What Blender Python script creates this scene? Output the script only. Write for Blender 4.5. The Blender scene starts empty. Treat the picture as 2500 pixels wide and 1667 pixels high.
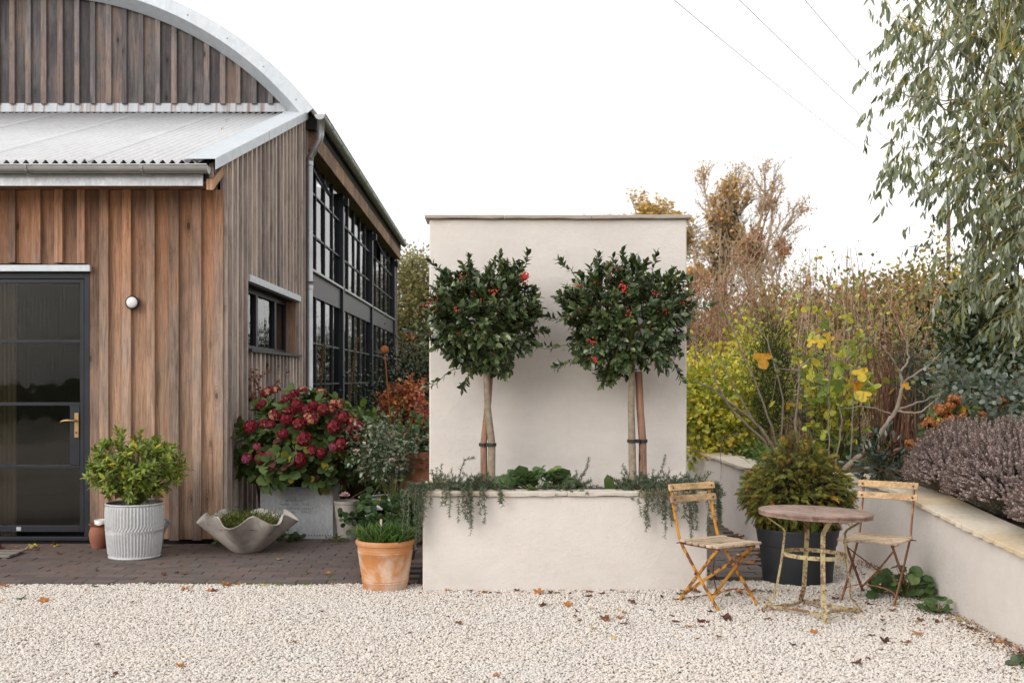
import bpy, bmesh, math, random
import numpy as np
from mathutils import Vector, Matrix
R = math.radians
PI = math.pi
random.seed(7)
scene = bpy.context.scene
COL = scene.collection

# ------------------------------------------------------------------ camera
CAM_H, FPX, CU, CV = 1.5, 2660.0, 1200.0, 925.0     # eye height, focal length and principal point of the lens
cam_d = bpy.data.cameras.new('camera')
cam = bpy.data.objects.new('camera', cam_d)
COL.objects.link(cam)
cam.location = (0, 0, CAM_H)
cam.rotation_euler = (R(90), 0, 0)
cam_d.sensor_width = 36.0
cam_d.lens = FPX / 2500 * 36
cam_d.shift_x = (1250 - CU) / 2500
cam_d.shift_y = (CV - 833.5) / 2500
cam_d.clip_end = 2000
cam_d.clip_start = 0.05
cam_d.dof.use_dof = True
cam_d.dof.focus_distance = 8.0
cam_d.dof.aperture_fstop = 3.2
scene.camera = cam

# ------------------------------------------------------------------ sky and sun
SUN_EL, SUN_AZ = 27.0, 222.0        # elevation, compass bearing clockwise from +Y
world = bpy.data.worlds.new('World')
scene.world = world
world.use_nodes = True
wn = world.node_tree
wn.nodes.clear()
sky = wn.nodes.new('ShaderNodeTexSky')
sky.sky_type = 'NISHITA'
sky.sun_disc = False
sky.sun_elevation = R(SUN_EL)
sky.sun_rotation = R(SUN_AZ)
sky.air_density = 1.0
sky.dust_density = 3.0
hs = wn.nodes.new('ShaderNodeHueSaturation')
hs.inputs['Saturation'].default_value = 0.3
cl = wn.nodes.new('ShaderNodeMixRGB')                # thin even cloud veil over the whole sky
cl.inputs[0].default_value = 0.72
cl.inputs[2].default_value = (10.6, 10.5, 10.4, 1)
bg = wn.nodes.new('ShaderNodeBackground')
bg.inputs['Strength'].default_value = 0.128
wo = wn.nodes.new('ShaderNodeOutputWorld')
wn.links.new(sky.outputs[0], hs.inputs['Color'])
wn.links.new(hs.outputs[0], cl.inputs[1])
wn.links.new(cl.outputs[0], bg.inputs[0])
wn.links.new(bg.outputs[0], wo.inputs[0])

sun_d = bpy.data.lights.new('sun', 'SUN')
sun_d.energy = 1.3
sun_d.angle = R(40)
sun_d.color = (1.0, 0.965, 0.92)
sun = bpy.data.objects.new('sun', sun_d)
COL.objects.link(sun)
sd = Vector((math.sin(R(SUN_AZ)) * math.cos(R(SUN_EL)), math.cos(R(SUN_AZ)) * math.cos(R(SUN_EL)), math.sin(R(SUN_EL))))
sun.rotation_euler = (-sd).to_track_quat('-Z', 'Y').to_euler()

vs = scene.view_settings
vs.view_transform = 'Standard'
vs.look = 'None'
vs.exposure = 0.24
vs.gamma = 1.0
scene.cycles.use_denoising = True
scene.cycles.max_bounces = 8
scene.cycles.transparent_max_bounces = 12
scene.cycles.caustics_reflective = False
scene.cycles.caustics_refractive = False

# ------------------------------------------------------------------ helpers
def W(u, v, Y):
    """world point seen at pixel (u, v) of the 2500 px photograph at depth Y"""
    return Vector(((u - CU) * Y / FPX, Y, CAM_H - (v - CV) * Y / FPX))

def wloc(o):
    p = Vector((0, 0, 0))
    while o is not None:
        p = p + o.location
        o = o.parent
    return p

def tag(o, label=None, cat=None, group=None, kind=None):
    if label: o['label'] = label
    if cat: o['category'] = cat
    if group: o['group'] = group
    if kind: o['kind'] = kind
    return o

def thing(name, label, cat, loc=(0, 0, 0), group=None):
    o = bpy.data.objects.new(name, None)
    o.empty_display_size = 0.1
    COL.objects.link(o)
    o.location = loc
    return tag(o, label, cat, group)

def link_mesh(name, me, mat, parent=None, loc=None):
    o = bpy.data.objects.new(name, me)
    COL.objects.link(o)
    if mat is not None and len(me.materials) == 0:
        me.materials.append(mat)
    if parent is not None:
        o.parent = parent
    if loc is not None:
        o.location = loc
    return o

class MB:
    """collects geometry in numpy-friendly lists and links it as one mesh object"""
    def __init__(s):
        s.v = []; s.f = []; s.n = 0
    def add(s, verts, faces):
        b = s.n
        s.v.extend([tuple(map(float, p)) for p in verts])
        s.f.extend([tuple(i + b for i in f) for f in faces])
        s.n += len(verts)
        return s
    def box(s, x0, x1, y0, y1, z0, z1):
        s.add([(x0, y0, z0), (x1, y0, z0), (x1, y1, z0), (x0, y1, z0), (x0, y0, z1), (x1, y0, z1), (x1, y1, z1), (x0, y1, z1)],
              [(0, 3, 2, 1), (4, 5, 6, 7), (0, 1, 5, 4), (1, 2, 6, 5), (2, 3, 7, 6), (3, 0, 4, 7)])
        return s
    def hexa(s, p):
        s.add(p, [(0, 3, 2, 1), (4, 5, 6, 7), (0, 1, 5, 4), (1, 2, 6, 5), (2, 3, 7, 6), (3, 0, 4, 7)])
        return s
    def tube(s, pts, rad, n=6, cap=True):
        P = np.array([tuple(p) for p in pts], float)
        m = len(P)
        rr = np.full(m, float(rad)) if np.isscalar(rad) else np.array(rad, float)
        T = np.gradient(P, axis=0)
        T /= (np.linalg.norm(T, axis=1)[:, None] + 1e-9)
        ref = np.array([0.0, 0.0, 1.0])
        if abs(T[:, 2]).mean() > 0.8: ref = np.array([0.31, 0.95, 0.0])
        A = np.cross(T, ref); A /= (np.linalg.norm(A, axis=1)[:, None] + 1e-9)
        B = np.cross(T, A)
        a = np.arange(n) * 2 * PI / n
        V = P[:, None, :] + rr[:, None, None] * (np.cos(a)[None, :, None] * A[:, None, :] + np.sin(a)[None, :, None] * B[:, None, :])
        F = []
        for i in range(m - 1):
            for k in range(n):
                k2 = (k + 1) % n
                F.append((i * n + k, i * n + k2, (i + 1) * n + k2, (i + 1) * n + k))
        if cap:
            F.append(tuple(range(n))); F.append(tuple((m - 1) * n + k for k in range(n - 1, -1, -1)))
        s.add(V.reshape(-1, 3), F)
        return s
    def bar(s, pts, w, t, wdir):
        """flat bar: width w along wdir, thickness t across it"""
        P = np.array([tuple(p) for p in pts], float)
        T = np.gradient(P, axis=0); T /= np.linalg.norm(T, axis=1)[:, None]
        wd = np.array(wdir, float)
        A = wd[None, :] - (T @ wd)[:, None] * T
        A /= np.linalg.norm(A, axis=1)[:, None]
        B = np.cross(T, A)
        V = []
        for i in range(len(P)):
            for (a, b) in ((-1, -1), (1, -1), (1, 1), (-1, 1)):
                V.append(P[i] + A[i] * a * w / 2 + B[i] * b * t / 2)
        F = [(0, 1, 2, 3), tuple((len(P) - 1) * 4 + k for k in (3, 2, 1, 0))]
        for i in range(len(P) - 1):
            for k in range(4):
                k2 = (k + 1) % 4
                F.append((i * 4 + k, i * 4 + k2, i * 4 + 4 + k2, i * 4 + 4 + k))
        s.add(V, F)
        return s
    def lathe(s, prof, n, c=(0, 0, 0), mod=None, close=False):
        V = []
        for (r, z) in prof:
            for k in range(n):
                a = 2 * PI * k / n
                rr, zz = (r, z) if mod is None else mod(r, z, a)
                V.append((c[0] + rr * math.cos(a), c[1] + rr * math.sin(a), c[2] + zz))
        F = []
        m = len(prof)
        for i in range(m - 1):
            for k in range(n):
                k2 = (k + 1) % n
                F.append((i * n + k, i * n + k2, (i + 1) * n + k2, (i + 1) * n + k))
        if close:
            F.append(tuple(range(n - 1, -1, -1)))
        s.add(V, F)
        return s
    def ball(s, c, r, n=10, m=7, sq=1.0):
        prof = [(r * math.sin(PI * i / m) + (1e-4 if i in (0, m) else 0), -r * sq * math.cos(PI * i / m)) for i in range(m + 1)]
        return s.lathe(prof, n, c)
    def build(s, name, mat, parent=None, smooth=False, bevel=0.0, kind=None):
        off = wloc(parent)
        V = [(p[0] - off.x, p[1] - off.y, p[2] - off.z) for p in s.v]
        me = bpy.data.meshes.new(name)
        me.from_pydata(V, [], s.f)
        if smooth: me.shade_smooth()
        me.update()
        o = link_mesh(name, me, mat, parent)
        if bevel:
            b = o.modifiers.new('bevel', 'BEVEL'); b.width = bevel; b.segments = 2; b.limit_method = 'ANGLE'
        if kind: o['kind'] = kind
        return o

def smooth_angle(o, deg=35):
    try:
        o.data.set_sharp_from_angle(angle=R(deg))
    except Exception:
        pass
    return o

def unit(a):
    return a / (np.linalg.norm(a, axis=-1, keepdims=True) + 1e-9)

def rdirs(g, n):
    return unit(g.normal(size=(n, 3)))

def leaf_template(rows, fold=0.10, curl=-0.15, wav=0.0):
    """leaf outline along t (0..1), rows = (t, half width); folded at the midrib and curled along its length"""
    V = [(0, 0, 0)]
    for i, (t, w) in enumerate(rows):
        h = curl * t * t
        e = h + fold * w * 2 + (wav if i % 2 else -wav)
        V += [(-w, t, e), (0, t, h), (w, t, e)]
    V.append((0, 1, curl))
    F = [(0, 2, 1), (0, 3, 2)]
    for i in range(len(rows) - 1):
        a = 1 + 3 * i; b = a + 3
        F += [(a, a + 1, b + 1, b), (a + 1, a + 2, b + 2, b + 1)]
    a = 1 + 3 * (len(rows) - 1); t = len(V) - 1
    F += [(a, a + 1, t), (a + 1, a + 2, t)]
    return np.array(V, float), F

T_OVATE = leaf_template([(0.18, 0.30), (0.42, 0.5), (0.72, 0.36)], 0.08, -0.14)
T_LANCE = leaf_template([(0.2, 0.32), (0.5, 0.5), (0.8, 0.28)], 0.06, -0.22)
T_SMALL = leaf_template([(0.45, 0.5)], 0.10, -0.10)
T_ROUND = leaf_template([(0.12, 0.36), (0.45, 0.5), (0.8, 0.42)], 0.05, -0.08)
T_FRILL = leaf_template([(0.1, 0.34), (0.35, 0.5), (0.65, 0.52), (0.88, 0.34)], 0.12, -0.1, 0.05)
T_NEEDLE = (np.array([(-0.5, 0, 0), (0.5, 0, 0), (0.25, 1, -0.08), (-0.25, 1, -0.08)], float), [(0, 1, 2, 3)])
T_TRI = (np.array([(0, 0, 0), (0.5, 0.5, 0.06), (0, 1, -0.05), (-0.5, 0.5, 0.06)], float), [(0, 1, 2), (0, 2, 3)])
T_BLADE = leaf_template([(0.3, 0.5), (0.65, 0.4)], 0.15, -0.35)

def arr(x, n):
    x = np.asarray(x, float)
    return np.full(n, float(x)) if x.ndim == 0 else x

class Leaves:
    def __init__(s):
        s.parts = []
    def add(s, P, D, N, L, Wd, C):
        P = np.asarray(P, float).reshape(-1, 3); n = len(P)
        if n == 0: return s
        D = np.broadcast_to(np.asarray(D, float), (n, 3)); N = np.broadcast_to(np.asarray(N, float), (n, 3))
        C = np.broadcast_to(np.asarray(C, float), (n, 3))
        s.parts.append((P, D, N, arr(L, n), arr(Wd, n), C))
        return s
    def count(s):
        return sum(len(p[0]) for p in s.parts)
    def build(s, name, mat, parent, tm, smooth=True, kind=None):
        P, D, N, L, Wd, C = [np.concatenate([p[i] for p in s.parts]) for i in range(6)]
        TV, TF = tm
        D = unit(D); S = unit(np.cross(D, N)); N2 = np.cross(S, D)
        V = (P[:, None, :] + S[:, None, :] * (TV[None, :, 0:1] * Wd[:, None, None]) + D[:, None, :] * (TV[None, :, 1:2] * L[:, None, None])
             + N2[:, None, :] * (TV[None, :, 2:3] * L[:, None, None]))
        n, k = V.shape[:2]
        off = wloc(parent)
        V = V.reshape(-1, 3) - np.array(off)[None, :]
        me = bpy.data.meshes.new(name)
        fl = np.array([len(f) for f in TF]); fi = np.concatenate([np.array(f) for f in TF])
        loops = (fi[None, :] + (np.arange(n) * k)[:, None]).reshape(-1)
        tot = np.tile(fl, n)
        start = np.concatenate([[0], np.cumsum(tot)[:-1]])
        me.vertices.add(n * k); me.vertices.foreach_set('co', V.astype(np.float32).reshape(-1))
        me.loops.add(len(loops)); me.loops.foreach_set('vertex_index', loops.astype(np.int32))
        me.polygons.add(len(tot)); me.polygons.foreach_set('loop_start', start.astype(np.int32)); me.polygons.foreach_set('loop_total', tot.astype(np.int32))
        at = me.color_attributes.new('Col', 'FLOAT_COLOR', 'POINT')
        CC = np.ones((n * k, 4), np.float32); CC[:, :3] = np.repeat(np.clip(C, 0.001, 1), k, axis=0)
        at.data.foreach_set('color', CC.reshape(-1))
        me.update(calc_edges=True)
        if smooth: me.shade_smooth()
        me.validate()
        o = link_mesh(name, me, mat, parent)
        if kind: o['kind'] = kind
        return o

def palette(g, n, pal, var=0.16):
    pal = np.array(pal, float)
    w = pal[:, 3] / pal[:, 3].sum()
    i = g.choice(len(pal), n, p=w)
    return pal[i, :3] * np.exp(g.normal(0, var, (n, 1)))

# ------------------------------------------------------------------ materials
class G:
    def __init__(s, name):
        s.m = bpy.data.materials.new(name); s.m.use_nodes = True
        s.t = s.m.node_tree; s.t.nodes.clear()
        s.out = s.t.nodes.new('ShaderNodeOutputMaterial')
    def n(s, ty, **kw):
        nd = s.t.nodes.new('ShaderNode' + ty)
        for k, v in kw.items():
            setattr(nd, k, v)
        return nd
    def l(s, a, b):
        s.t.links.new(a, b)
    def put(s, val, sock):
        if val is None: return
        if hasattr(val, 'is_linked') or isinstance(val, bpy.types.NodeSocket): s.l(val, sock)
        else:
            if isinstance(val, (tuple, list)) and len(val) == 3 and sock.type == 'RGBA': val = (*val, 1)
            sock.default_value = val
    def pos(s, scale=(1, 1, 1), rnd=0.0, obj=False):
        if obj: src = s.n('TexCoord').outputs['Object']
        else: src = s.n('NewGeometry').outputs['Position']
        if rnd:
            oi = s.n('ObjectInfo')
            cm = s.n('CombineXYZ')
            for k, f in enumerate((37.0, 91.0, 53.0)):
                s.l(s.math('MULTIPLY', oi.outputs['Random'], f * rnd), cm.inputs[k])
            va = s.n('VectorMath', operation='ADD'); s.l(src, va.inputs[0]); s.l(cm.outputs[0], va.inputs[1]); src = va.outputs[0]
        mp = s.n('VectorMath', operation='MULTIPLY'); s.l(src, mp.inputs[0]); mp.inputs[1].default_value = scale
        return mp.outputs[0]
    def rnd(s):
        return s.n('ObjectInfo').outputs['Random']
    def noise(s, vec, scale=5, detail=3, rough=0.55, dist=0.0):
        nd = s.n('TexNoise'); s.l(vec, nd.inputs['Vector'])
        nd.inputs['Scale'].default_value = scale; nd.inputs['Detail'].default_value = detail; nd.inputs['Roughness'].default_value = rough
        nd.inputs['Distortion'].default_value = dist
        return nd.outputs[0]
    def voro(s, vec, scale=5, feature='F1', rand=1.0, out='Distance'):
        nd = s.n('TexVoronoi', feature=feature); s.l(vec, nd.inputs['Vector']); nd.inputs['Scale'].default_value = scale
        nd.inputs['Randomness'].default_value = rand
        return nd.outputs[out]
    def ramp(s, fac, stops, interp='LINEAR'):
        nd = s.n('ValToRGB'); s.put(fac, nd.inputs[0]); cr = nd.color_ramp; cr.interpolation = interp
        while len(cr.elements) < len(stops): cr.elements.new(0.5)
        for e, (p, c) in zip(cr.elements, stops):
            e.position = p
            e.color = (c, c, c, 1) if isinstance(c, (int, float)) else (*c, 1)
        return nd.outputs[0]
    def mix(s, fac, a, b, blend='MIX'):
        nd = s.n('MixRGB', blend_type=blend); s.put(fac, nd.inputs[0]); s.put(a, nd.inputs[1]); s.put(b, nd.inputs[2])
        return nd.outputs[0]
    def math(s, op, a, b=None, clamp=False):
        nd = s.n('Math', operation=op, use_clamp=clamp); s.put(a, nd.inputs[0])
        if b is not None: s.put(b, nd.inputs[1])
        return nd.outputs[0]
    def bump(s, h, strength=0.3, dist=0.01, normal=None):
        nd = s.n('Bump'); s.put(h, nd.inputs['Height']); nd.inputs['Strength'].default_value = strength; nd.inputs['Distance'].default_value = dist
        if normal is not None: s.l(normal, nd.inputs['Normal'])
        return nd.outputs[0]
    def pbr(s, color, rough=0.6, metal=0.0, spec=0.5, normal=None, **kw):
        b = s.n('BsdfPrincipled')
        s.put(color, b.inputs['Base Color']); s.put(rough, b.inputs['Roughness']); s.put(metal, b.inputs['Metallic']); s.put(spec, b.inputs['Specular IOR Level'])
        if normal is not None: s.l(normal, b.inputs['Normal'])
        for k, v in kw.items(): s.put(v, b.inputs[k])
        return b
    def done(s, sh):
        s.l(sh.outputs[0] if hasattr(sh, 'outputs') else sh, s.out.inputs[0]); return s.m

def m_simple(name, c1, c2, rough=0.6, scale=8, metal=0.0, bump=0.15, bscale=60, spec=0.4, rnd=1.0, detail=4):
    g = G(name); p = g.pos(rnd=rnd)
    c = g.mix(g.ramp(g.noise(p, scale, detail), [(0.3, 0.0), (0.7, 1.0)]), c1, c2)
    nrm = g.bump(g.noise(p, bscale, 3), bump, 0.004) if bump else None
    return g.done(g.pbr(c, rough, metal, spec, nrm))

def m_leaf(name, rough=0.45, spec=0.4, transl=0.34, tint=(1.0, 1.0, 0.75)):
    g = G(name)
    a = g.n('VertexColor'); a.layer_name = 'Col'
    p = g.pos(); nz = g.noise(p, 45, 2)
    c = g.mix(1.0, a.outputs[0], g.ramp(nz, [(0.3, 0.78), (0.7, 1.18)]), 'MULTIPLY')
    b = g.pbr(c, rough, 0.0, spec)
    t = g.n('BsdfTranslucent'); g.l(g.mix(1.0, c, tint, 'MULTIPLY'), t.inputs[0])
    mx = g.n('MixShader'); mx.inputs[0].default_value = transl
    g.l(b.outputs[0], mx.inputs[1]); g.l(t.outputs[0], mx.inputs[2])
    return g.done(mx)

def m_wood(name, warm, grey, dark, bias=0.0, gr=1.0, rough=0.75, axis='z', nrm='', sheltered_shade=None, spread=0.26):
    """weathered softwood: long grain, growth figure, knots, each board its own tone"""
    g = G(name)
    sc = {'z': (1, 1, 0.06), 'y': (1, 0.06, 1), 'x': (0.06, 1, 1)}[axis]
    sk = {'z': (1, 1, 0.42), 'y': (1, 0.42, 1), 'x': (0.42, 1, 1)}[axis]
    if nrm: sk = tuple(0.0 if a == nrm else b for a, b in zip('xyz', sk))
    sw = {'z': (1, 1, 0.35), 'y': (1, 0.35, 1), 'x': (0.35, 1, 1)}[axis]
    rnd = g.rnd()
    weather = g.noise(g.pos(sw, 1.0), 3.2, 4, 0.6)
    f = g.math('ADD', weather, g.math('MULTIPLY', g.math('SUBTRACT', rnd, 0.5), spread))
    f = g.math('ADD', f, bias)
    c = g.ramp(f, [(0.30, dark), (0.46, grey), (0.58, warm), (0.78, tuple(min(1, x * 1.2) for x in warm))])
    grain = g.noise(g.pos(sc, 1.0), 85, 4, 0.65, 0.4)
    fig = g.noise(g.pos(sc, 1.0), 16, 2, 0.5, 1.6)
    wv = g.math('FRACT', g.math('MULTIPLY', fig, 9.0))
    streak = g.noise(g.pos(sc, 1.0), 34, 4, 0.7, 0.8)
    c = g.mix(1.0, c, g.ramp(streak, [(0.34, 0.66), (0.5, 0.98), (0.68, 1.17)]), 'MULTIPLY')
    own = g.math('FRACT', g.math('MULTIPLY', rnd, 7.13))
    c = g.mix(1.0, c, g.ramp(own, [(0.0, 0.78), (0.5, 0.96), (1.0, 1.10)]), 'MULTIPLY')
    c = g.mix(1.0, c, g.ramp(grain, [(0.25, 0.62), (0.55, 1.0), (0.8, 1.18)]), 'MULTIPLY')
    c = g.mix(0.55 * gr, c, g.mix(1.0, c, g.ramp(wv, [(0.0, 0.68), (0.18, 1.0), (0.9, 1.06), (1.0, 0.68)]), 'MULTIPLY'))
    if sheltered_shade:      # boards close under the eaves: fresher warm timber, darkened for the eave's shade
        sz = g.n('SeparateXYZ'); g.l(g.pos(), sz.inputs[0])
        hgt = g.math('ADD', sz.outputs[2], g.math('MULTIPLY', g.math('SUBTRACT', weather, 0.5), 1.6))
        mr = g.n('MapRange'); g.l(hgt, mr.inputs[0]); mr.inputs[1].default_value = sheltered_shade[0]; mr.inputs[2].default_value = sheltered_shade[1]
        c = g.mix(g.math('MULTIPLY', mr.outputs[0], 0.8), c, g.mix(1.0, c, sheltered_shade[2], 'MULTIPLY'))
    kd = g.voro(g.pos(sk, 1.0), 5.0)
    ring = g.ramp(kd, [(0.035, 0.22), (0.075, 0.36), (0.095, 0.85), (0.12, 0.62), (0.15, 0.95), (0.18, 0.78), (0.23, 1.0)])
    c = g.mix(g.ramp(g.noise(g.pos(sw, 1.0), 2.1, 1), [(0.42, 0.0), (0.5, 1.0)]), c, g.mix(1.0, c, ring, 'MULTIPLY'))
    h = g.math('ADD', grain, g.math('MULTIPLY', wv, 0.15))
    return g.done(g.pbr(c, rough, 0, 0.25, g.bump(h, 0.35, 0.004)))

def m_render(name, base=(0.71, 0.655, 0.61), low=0.0):
    g = G(name); p = g.pos()
    big = g.noise(p, 1.3, 5, 0.6); mid = g.noise(p, 7, 4, 0.6)
    c = g.mix(g.ramp(big, [(0.3, 0.0), (0.7, 1.0)]), tuple(x * 0.93 for x in base), tuple(x * 1.03 for x in base))
    c = g.mix(g.ramp(mid, [(0.55, 0.0), (0.8, 0.35)]), c, tuple(b * k for b, k in zip(base, (0.93, 0.88, 0.82))))
    # rain streaks running down the face
    st = g.noise(g.pos((9, 9, 0.5)), 1.6, 4, 0.7)
    c = g.mix(g.math('MULTIPLY', g.ramp(st, [(0.55, 0.0), (0.78, 1.0)]), 0.15), c, (0.50, 0.455, 0.41))
    tw = g.noise(g.pos((1, 1, 1.6)), 3.6, 6, 0.72, 0.6); c = g.mix(1.0, c, g.ramp(tw, [(0.3, 0.945), (0.5, 0.99), (0.72, 1.03)]), 'MULTIPLY')
    sp = g.voro(p, 24.0); c = g.mix(g.math('MULTIPLY', g.ramp(sp, [(0.0, 1.0), (0.05, 0.0)]), g.ramp(g.noise(p, 3.1, 1), [(0.56, 0.0), (0.62, 0.6)])), c, (0.34, 0.29, 0.25))
    h = g.math('ADD', g.noise(p, 150, 3, 0.7), g.math('MULTIPLY', g.noise(p, 28, 3), 1.3))
    return g.done(g.pbr(c, 0.92, 0, 0.2, g.bump(h, 0.5, 0.007)))

def m_stone(name, a=(0.60, 0.53, 0.45), b=(0.56, 0.40, 0.22), spread=0.65):
    g = G(name); p = g.pos(rnd=1.0)
    f = g.noise(p, 4, 5, 0.6)
    f = g.math('ADD', f, g.math('MULTIPLY', g.math('SUBTRACT', g.rnd(), 0.62), 0.8))
    c = g.mix(g.ramp(f, [(0.35, 0.0), (spread, 1.0)]), a, b)
    c = g.mix(g.ramp(g.noise(p, 34, 4), [(0.4, 0.0), (0.75, 0.5)]), c, (0.40, 0.35, 0.29))
    return g.done(g.pbr(c, 0.85, 0, 0.25, g.bump(g.noise(p, 40, 5, 0.7), 0.5, 0.006)))

def m_galv(name, c1=(0.42, 0.44, 0.46), c2=(0.56, 0.58, 0.60), rough=0.45, metal=0.55, scale=60, streak=0.25):
    g = G(name); p = g.pos()
    sp = g.voro(g.pos((1, 1, 0.6)), scale, out='Color')
    bw = g.n('RGBToBW'); g.l(sp, bw.inputs[0])
    c = g.mix(bw.outputs[0], c1, c2)
    c = g.mix(g.math('MULTIPLY', g.ramp(g.noise(g.pos((7, 7, 0.5)), 1.5, 4), [(0.45, 0.0), (0.7, 1.0)]), streak), c, (0.30, 0.29, 0.28))
    c = g.mix(g.math('MULTIPLY', g.ramp(g.noise(p, 3, 4), [(0.5, 0.0), (0.75, 1.0)]), 0.4), c, (0.62, 0.62, 0.61))
    return g.done(g.pbr(c, g.ramp(g.noise(p, 12, 3), [(0.3, rough - 0.08), (0.7, rough + 0.15)]), metal, 0.5, g.bump(g.noise(p, 30, 2), 0.06, 0.004)))

def m_paint_rust(name, paint, rust=(0.13, 0.05, 0.025), amount=0.5, scale=28, rough=0.55):
    g = G(name); p = g.pos(rnd=1.0, obj=True)
    f = g.math('ADD', g.math('MULTIPLY', g.noise(p, scale, 5, 0.7), 0.65), g.math('MULTIPLY', g.noise(p, 5, 3), 0.35))
    mk = g.ramp(f, [(amount - 0.015, 1.0), (amount + 0.03, 0.0)])
    pc = g.mix(g.noise(p, 14, 3), tuple(x * 0.75 for x in paint), paint)
    rc = g.mix(g.noise(p, 60, 3), rust, tuple(min(1, x * 2.2) for x in rust))
    c = g.mix(mk, pc, rc)
    return g.done(g.pbr(c, g.ramp(mk, [(0, rough), (1, 0.85)]), 0, 0.4, g.bump(g.math('ADD', g.math('MULTIPLY', mk, -0.6), g.noise(p, 90, 2)), 0.4, 0.002)))

MAT = {}
MAT['wood_front'] = m_wood('wood_front', (0.385, 0.24, 0.162), (0.30, 0.205, 0.153), (0.195, 0.13, 0.098), 0.02, nrm='y', sheltered_shade=(1.5, 3.0, (0.78, 0.56, 0.41)), spread=0.34)
MAT['wood_front_batten'] = m_wood('wood_front_batten', (0.42, 0.275, 0.195), (0.34, 0.25, 0.197), (0.23, 0.162, 0.128), 0.0, nrm='y', sheltered_shade=(1.7, 3.1, (0.82, 0.58, 0.42)), spread=0.36)
MAT['wood_gable_batten'] = m_wood('wood_gable_batten', (0.25, 0.19, 0.165), (0.195, 0.175, 0.17), (0.13, 0.118, 0.118), -0.08, nrm='y', spread=0.4)
MAT['wood_side_batten'] = m_wood('wood_side_batten', (0.55, 0.45, 0.39), (0.46, 0.39, 0.35), (0.32, 0.26, 0.235), 0.0, nrm='x', spread=0.35)  # paler than the boards: weathering, plus their lit edges put into the colour
MAT['wood_gable'] = m_wood('wood_gable', (0.215, 0.152, 0.128), (0.138, 0.121, 0.118), (0.086, 0.077, 0.078), -0.12, nrm='y', spread=0.30)
MAT['wood_side'] = m_wood('wood_side', (0.40, 0.315, 0.265), (0.30, 0.245, 0.215), (0.18, 0.145, 0.13), 0.0, nrm='x')
MAT['wood_eave'] = m_wood('wood_eave', (0.33, 0.20, 0.115), (0.26, 0.16, 0.10), (0.17, 0.105, 0.07), 0.0, axis='y')
MAT['wood_reveal'] = m_wood('wood_reveal', (0.50, 0.29, 0.18), (0.40, 0.25, 0.17), (0.3, 0.18, 0.12), 0.05)
MAT['wood_slat'] = m_wood('wood_slat', (0.66, 0.43, 0.22), (0.56, 0.38, 0.22), (0.42, 0.26, 0.14), 0.05, gr=0.5, rough=0.6, axis='x')
MAT['wood_seat'] = m_wood('wood_seat', (0.60, 0.46, 0.32), (0.55, 0.42, 0.30), (0.42, 0.30, 0.19), 0.05, gr=0.5, rough=0.7, axis='x')
MAT['wood_stake'] = m_wood('wood_stake', (0.36, 0.20, 0.13), (0.27, 0.16, 0.11), (0.16, 0.09, 0.06), 0.0, axis='z')
MAT['wood_grey'] = m_wood('wood_grey', (0.30, 0.27, 0.24), (0.24, 0.22, 0.20), (0.14, 0.13, 0.12), 0.0, axis='x')
MAT['wood_dark'] = m_wood('wood_dark', (0.12, 0.07, 0.045), (0.09, 0.055, 0.04), (0.05, 0.03, 0.02), 0.0)
MAT['render'] = m_render('render')
MAT['coping'] = m_stone('coping', (0.66, 0.60, 0.53), (0.60, 0.47, 0.30))
MAT['coping_warm'] = m_stone('coping_warm', (0.66, 0.585, 0.48), (0.62, 0.46, 0.26), 0.8)
MAT['coping_grey'] = m_stone('coping_grey', (0.48, 0.42, 0.37), (0.42, 0.30, 0.22), 0.8)
MAT['galv'] = m_galv('galv')
MAT['galv_trim'] = m_galv('galv_trim', (0.50, 0.54, 0.58), (0.58, 0.62, 0.66), 0.5, 0.25, 22, 0.08)
MAT['galv_tank'] = m_galv('galv_tank', (0.38, 0.40, 0.42), (0.52, 0.545, 0.56), 0.55, 0.3, 48, 0.3)
MAT['galv_tub'] = m_galv('galv_tub', (0.50, 0.51, 0.515), (0.61, 0.615, 0.62), 0.6, 0.2, 70, 0.25)
MAT['zinc'] = m_galv('zinc', (0.36, 0.37, 0.38), (0.40, 0.41, 0.42), 0.35, 0.75, 12, 0.1)
MAT['roof_sheet'] = m_galv('roof_sheet', (0.60, 0.60, 0.61), (0.66, 0.66, 0.67), 0.5, 0.1, 6, 0.10)
MAT['dark_steel'] = m_simple('dark_steel', (0.014, 0.016, 0.021), (0.022, 0.025, 0.032), 0.42, 4, 0.0, 0.03, 80, 0.35)
MAT['brass'] = m_simple('brass', (0.42, 0.28, 0.12), (0.50, 0.34, 0.16), 0.35, 20, 0.9, 0.02)
MAT['void'] = m_simple('void', (0.02, 0.018, 0.017), (0.03, 0.026, 0.024), 0.9, 3, 0.0, 0.0)
MAT['interior'] = m_simple('interior', (0.05, 0.045, 0.04), (0.07, 0.06, 0.05), 0.9, 2, 0.0, 0.0)
MAT['curtain'] = m_simple('curtain', (0.55, 0.50, 0.38), (0.62, 0.57, 0.45), 0.9, 6, 0.0, 0.1)
MAT['mustard'] = m_paint_rust('mustard', (0.60, 0.27, 0.030), (0.10, 0.038, 0.02), 0.47, 22)
MAT['mustard_rusty'] = m_paint_rust('mustard_rusty', (0.46, 0.22, 0.05), (0.15, 0.065, 0.04), 0.56, 20)
MAT['rust_bar'] = m_paint_rust('rust_bar', (0.22, 0.09, 0.05), (0.10, 0.04, 0.03), 0.5, 30)
MAT['cream_paint'] = m_paint_rust('cream_paint', (0.52, 0.43, 0.22), (0.13, 0.07, 0.045), 0.475, 48)
MAT['screw'] = m_simple('screw', (0.08, 0.05, 0.04), (0.14, 0.08, 0.06), 0.6, 30, 0.6, 0.0)
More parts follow.
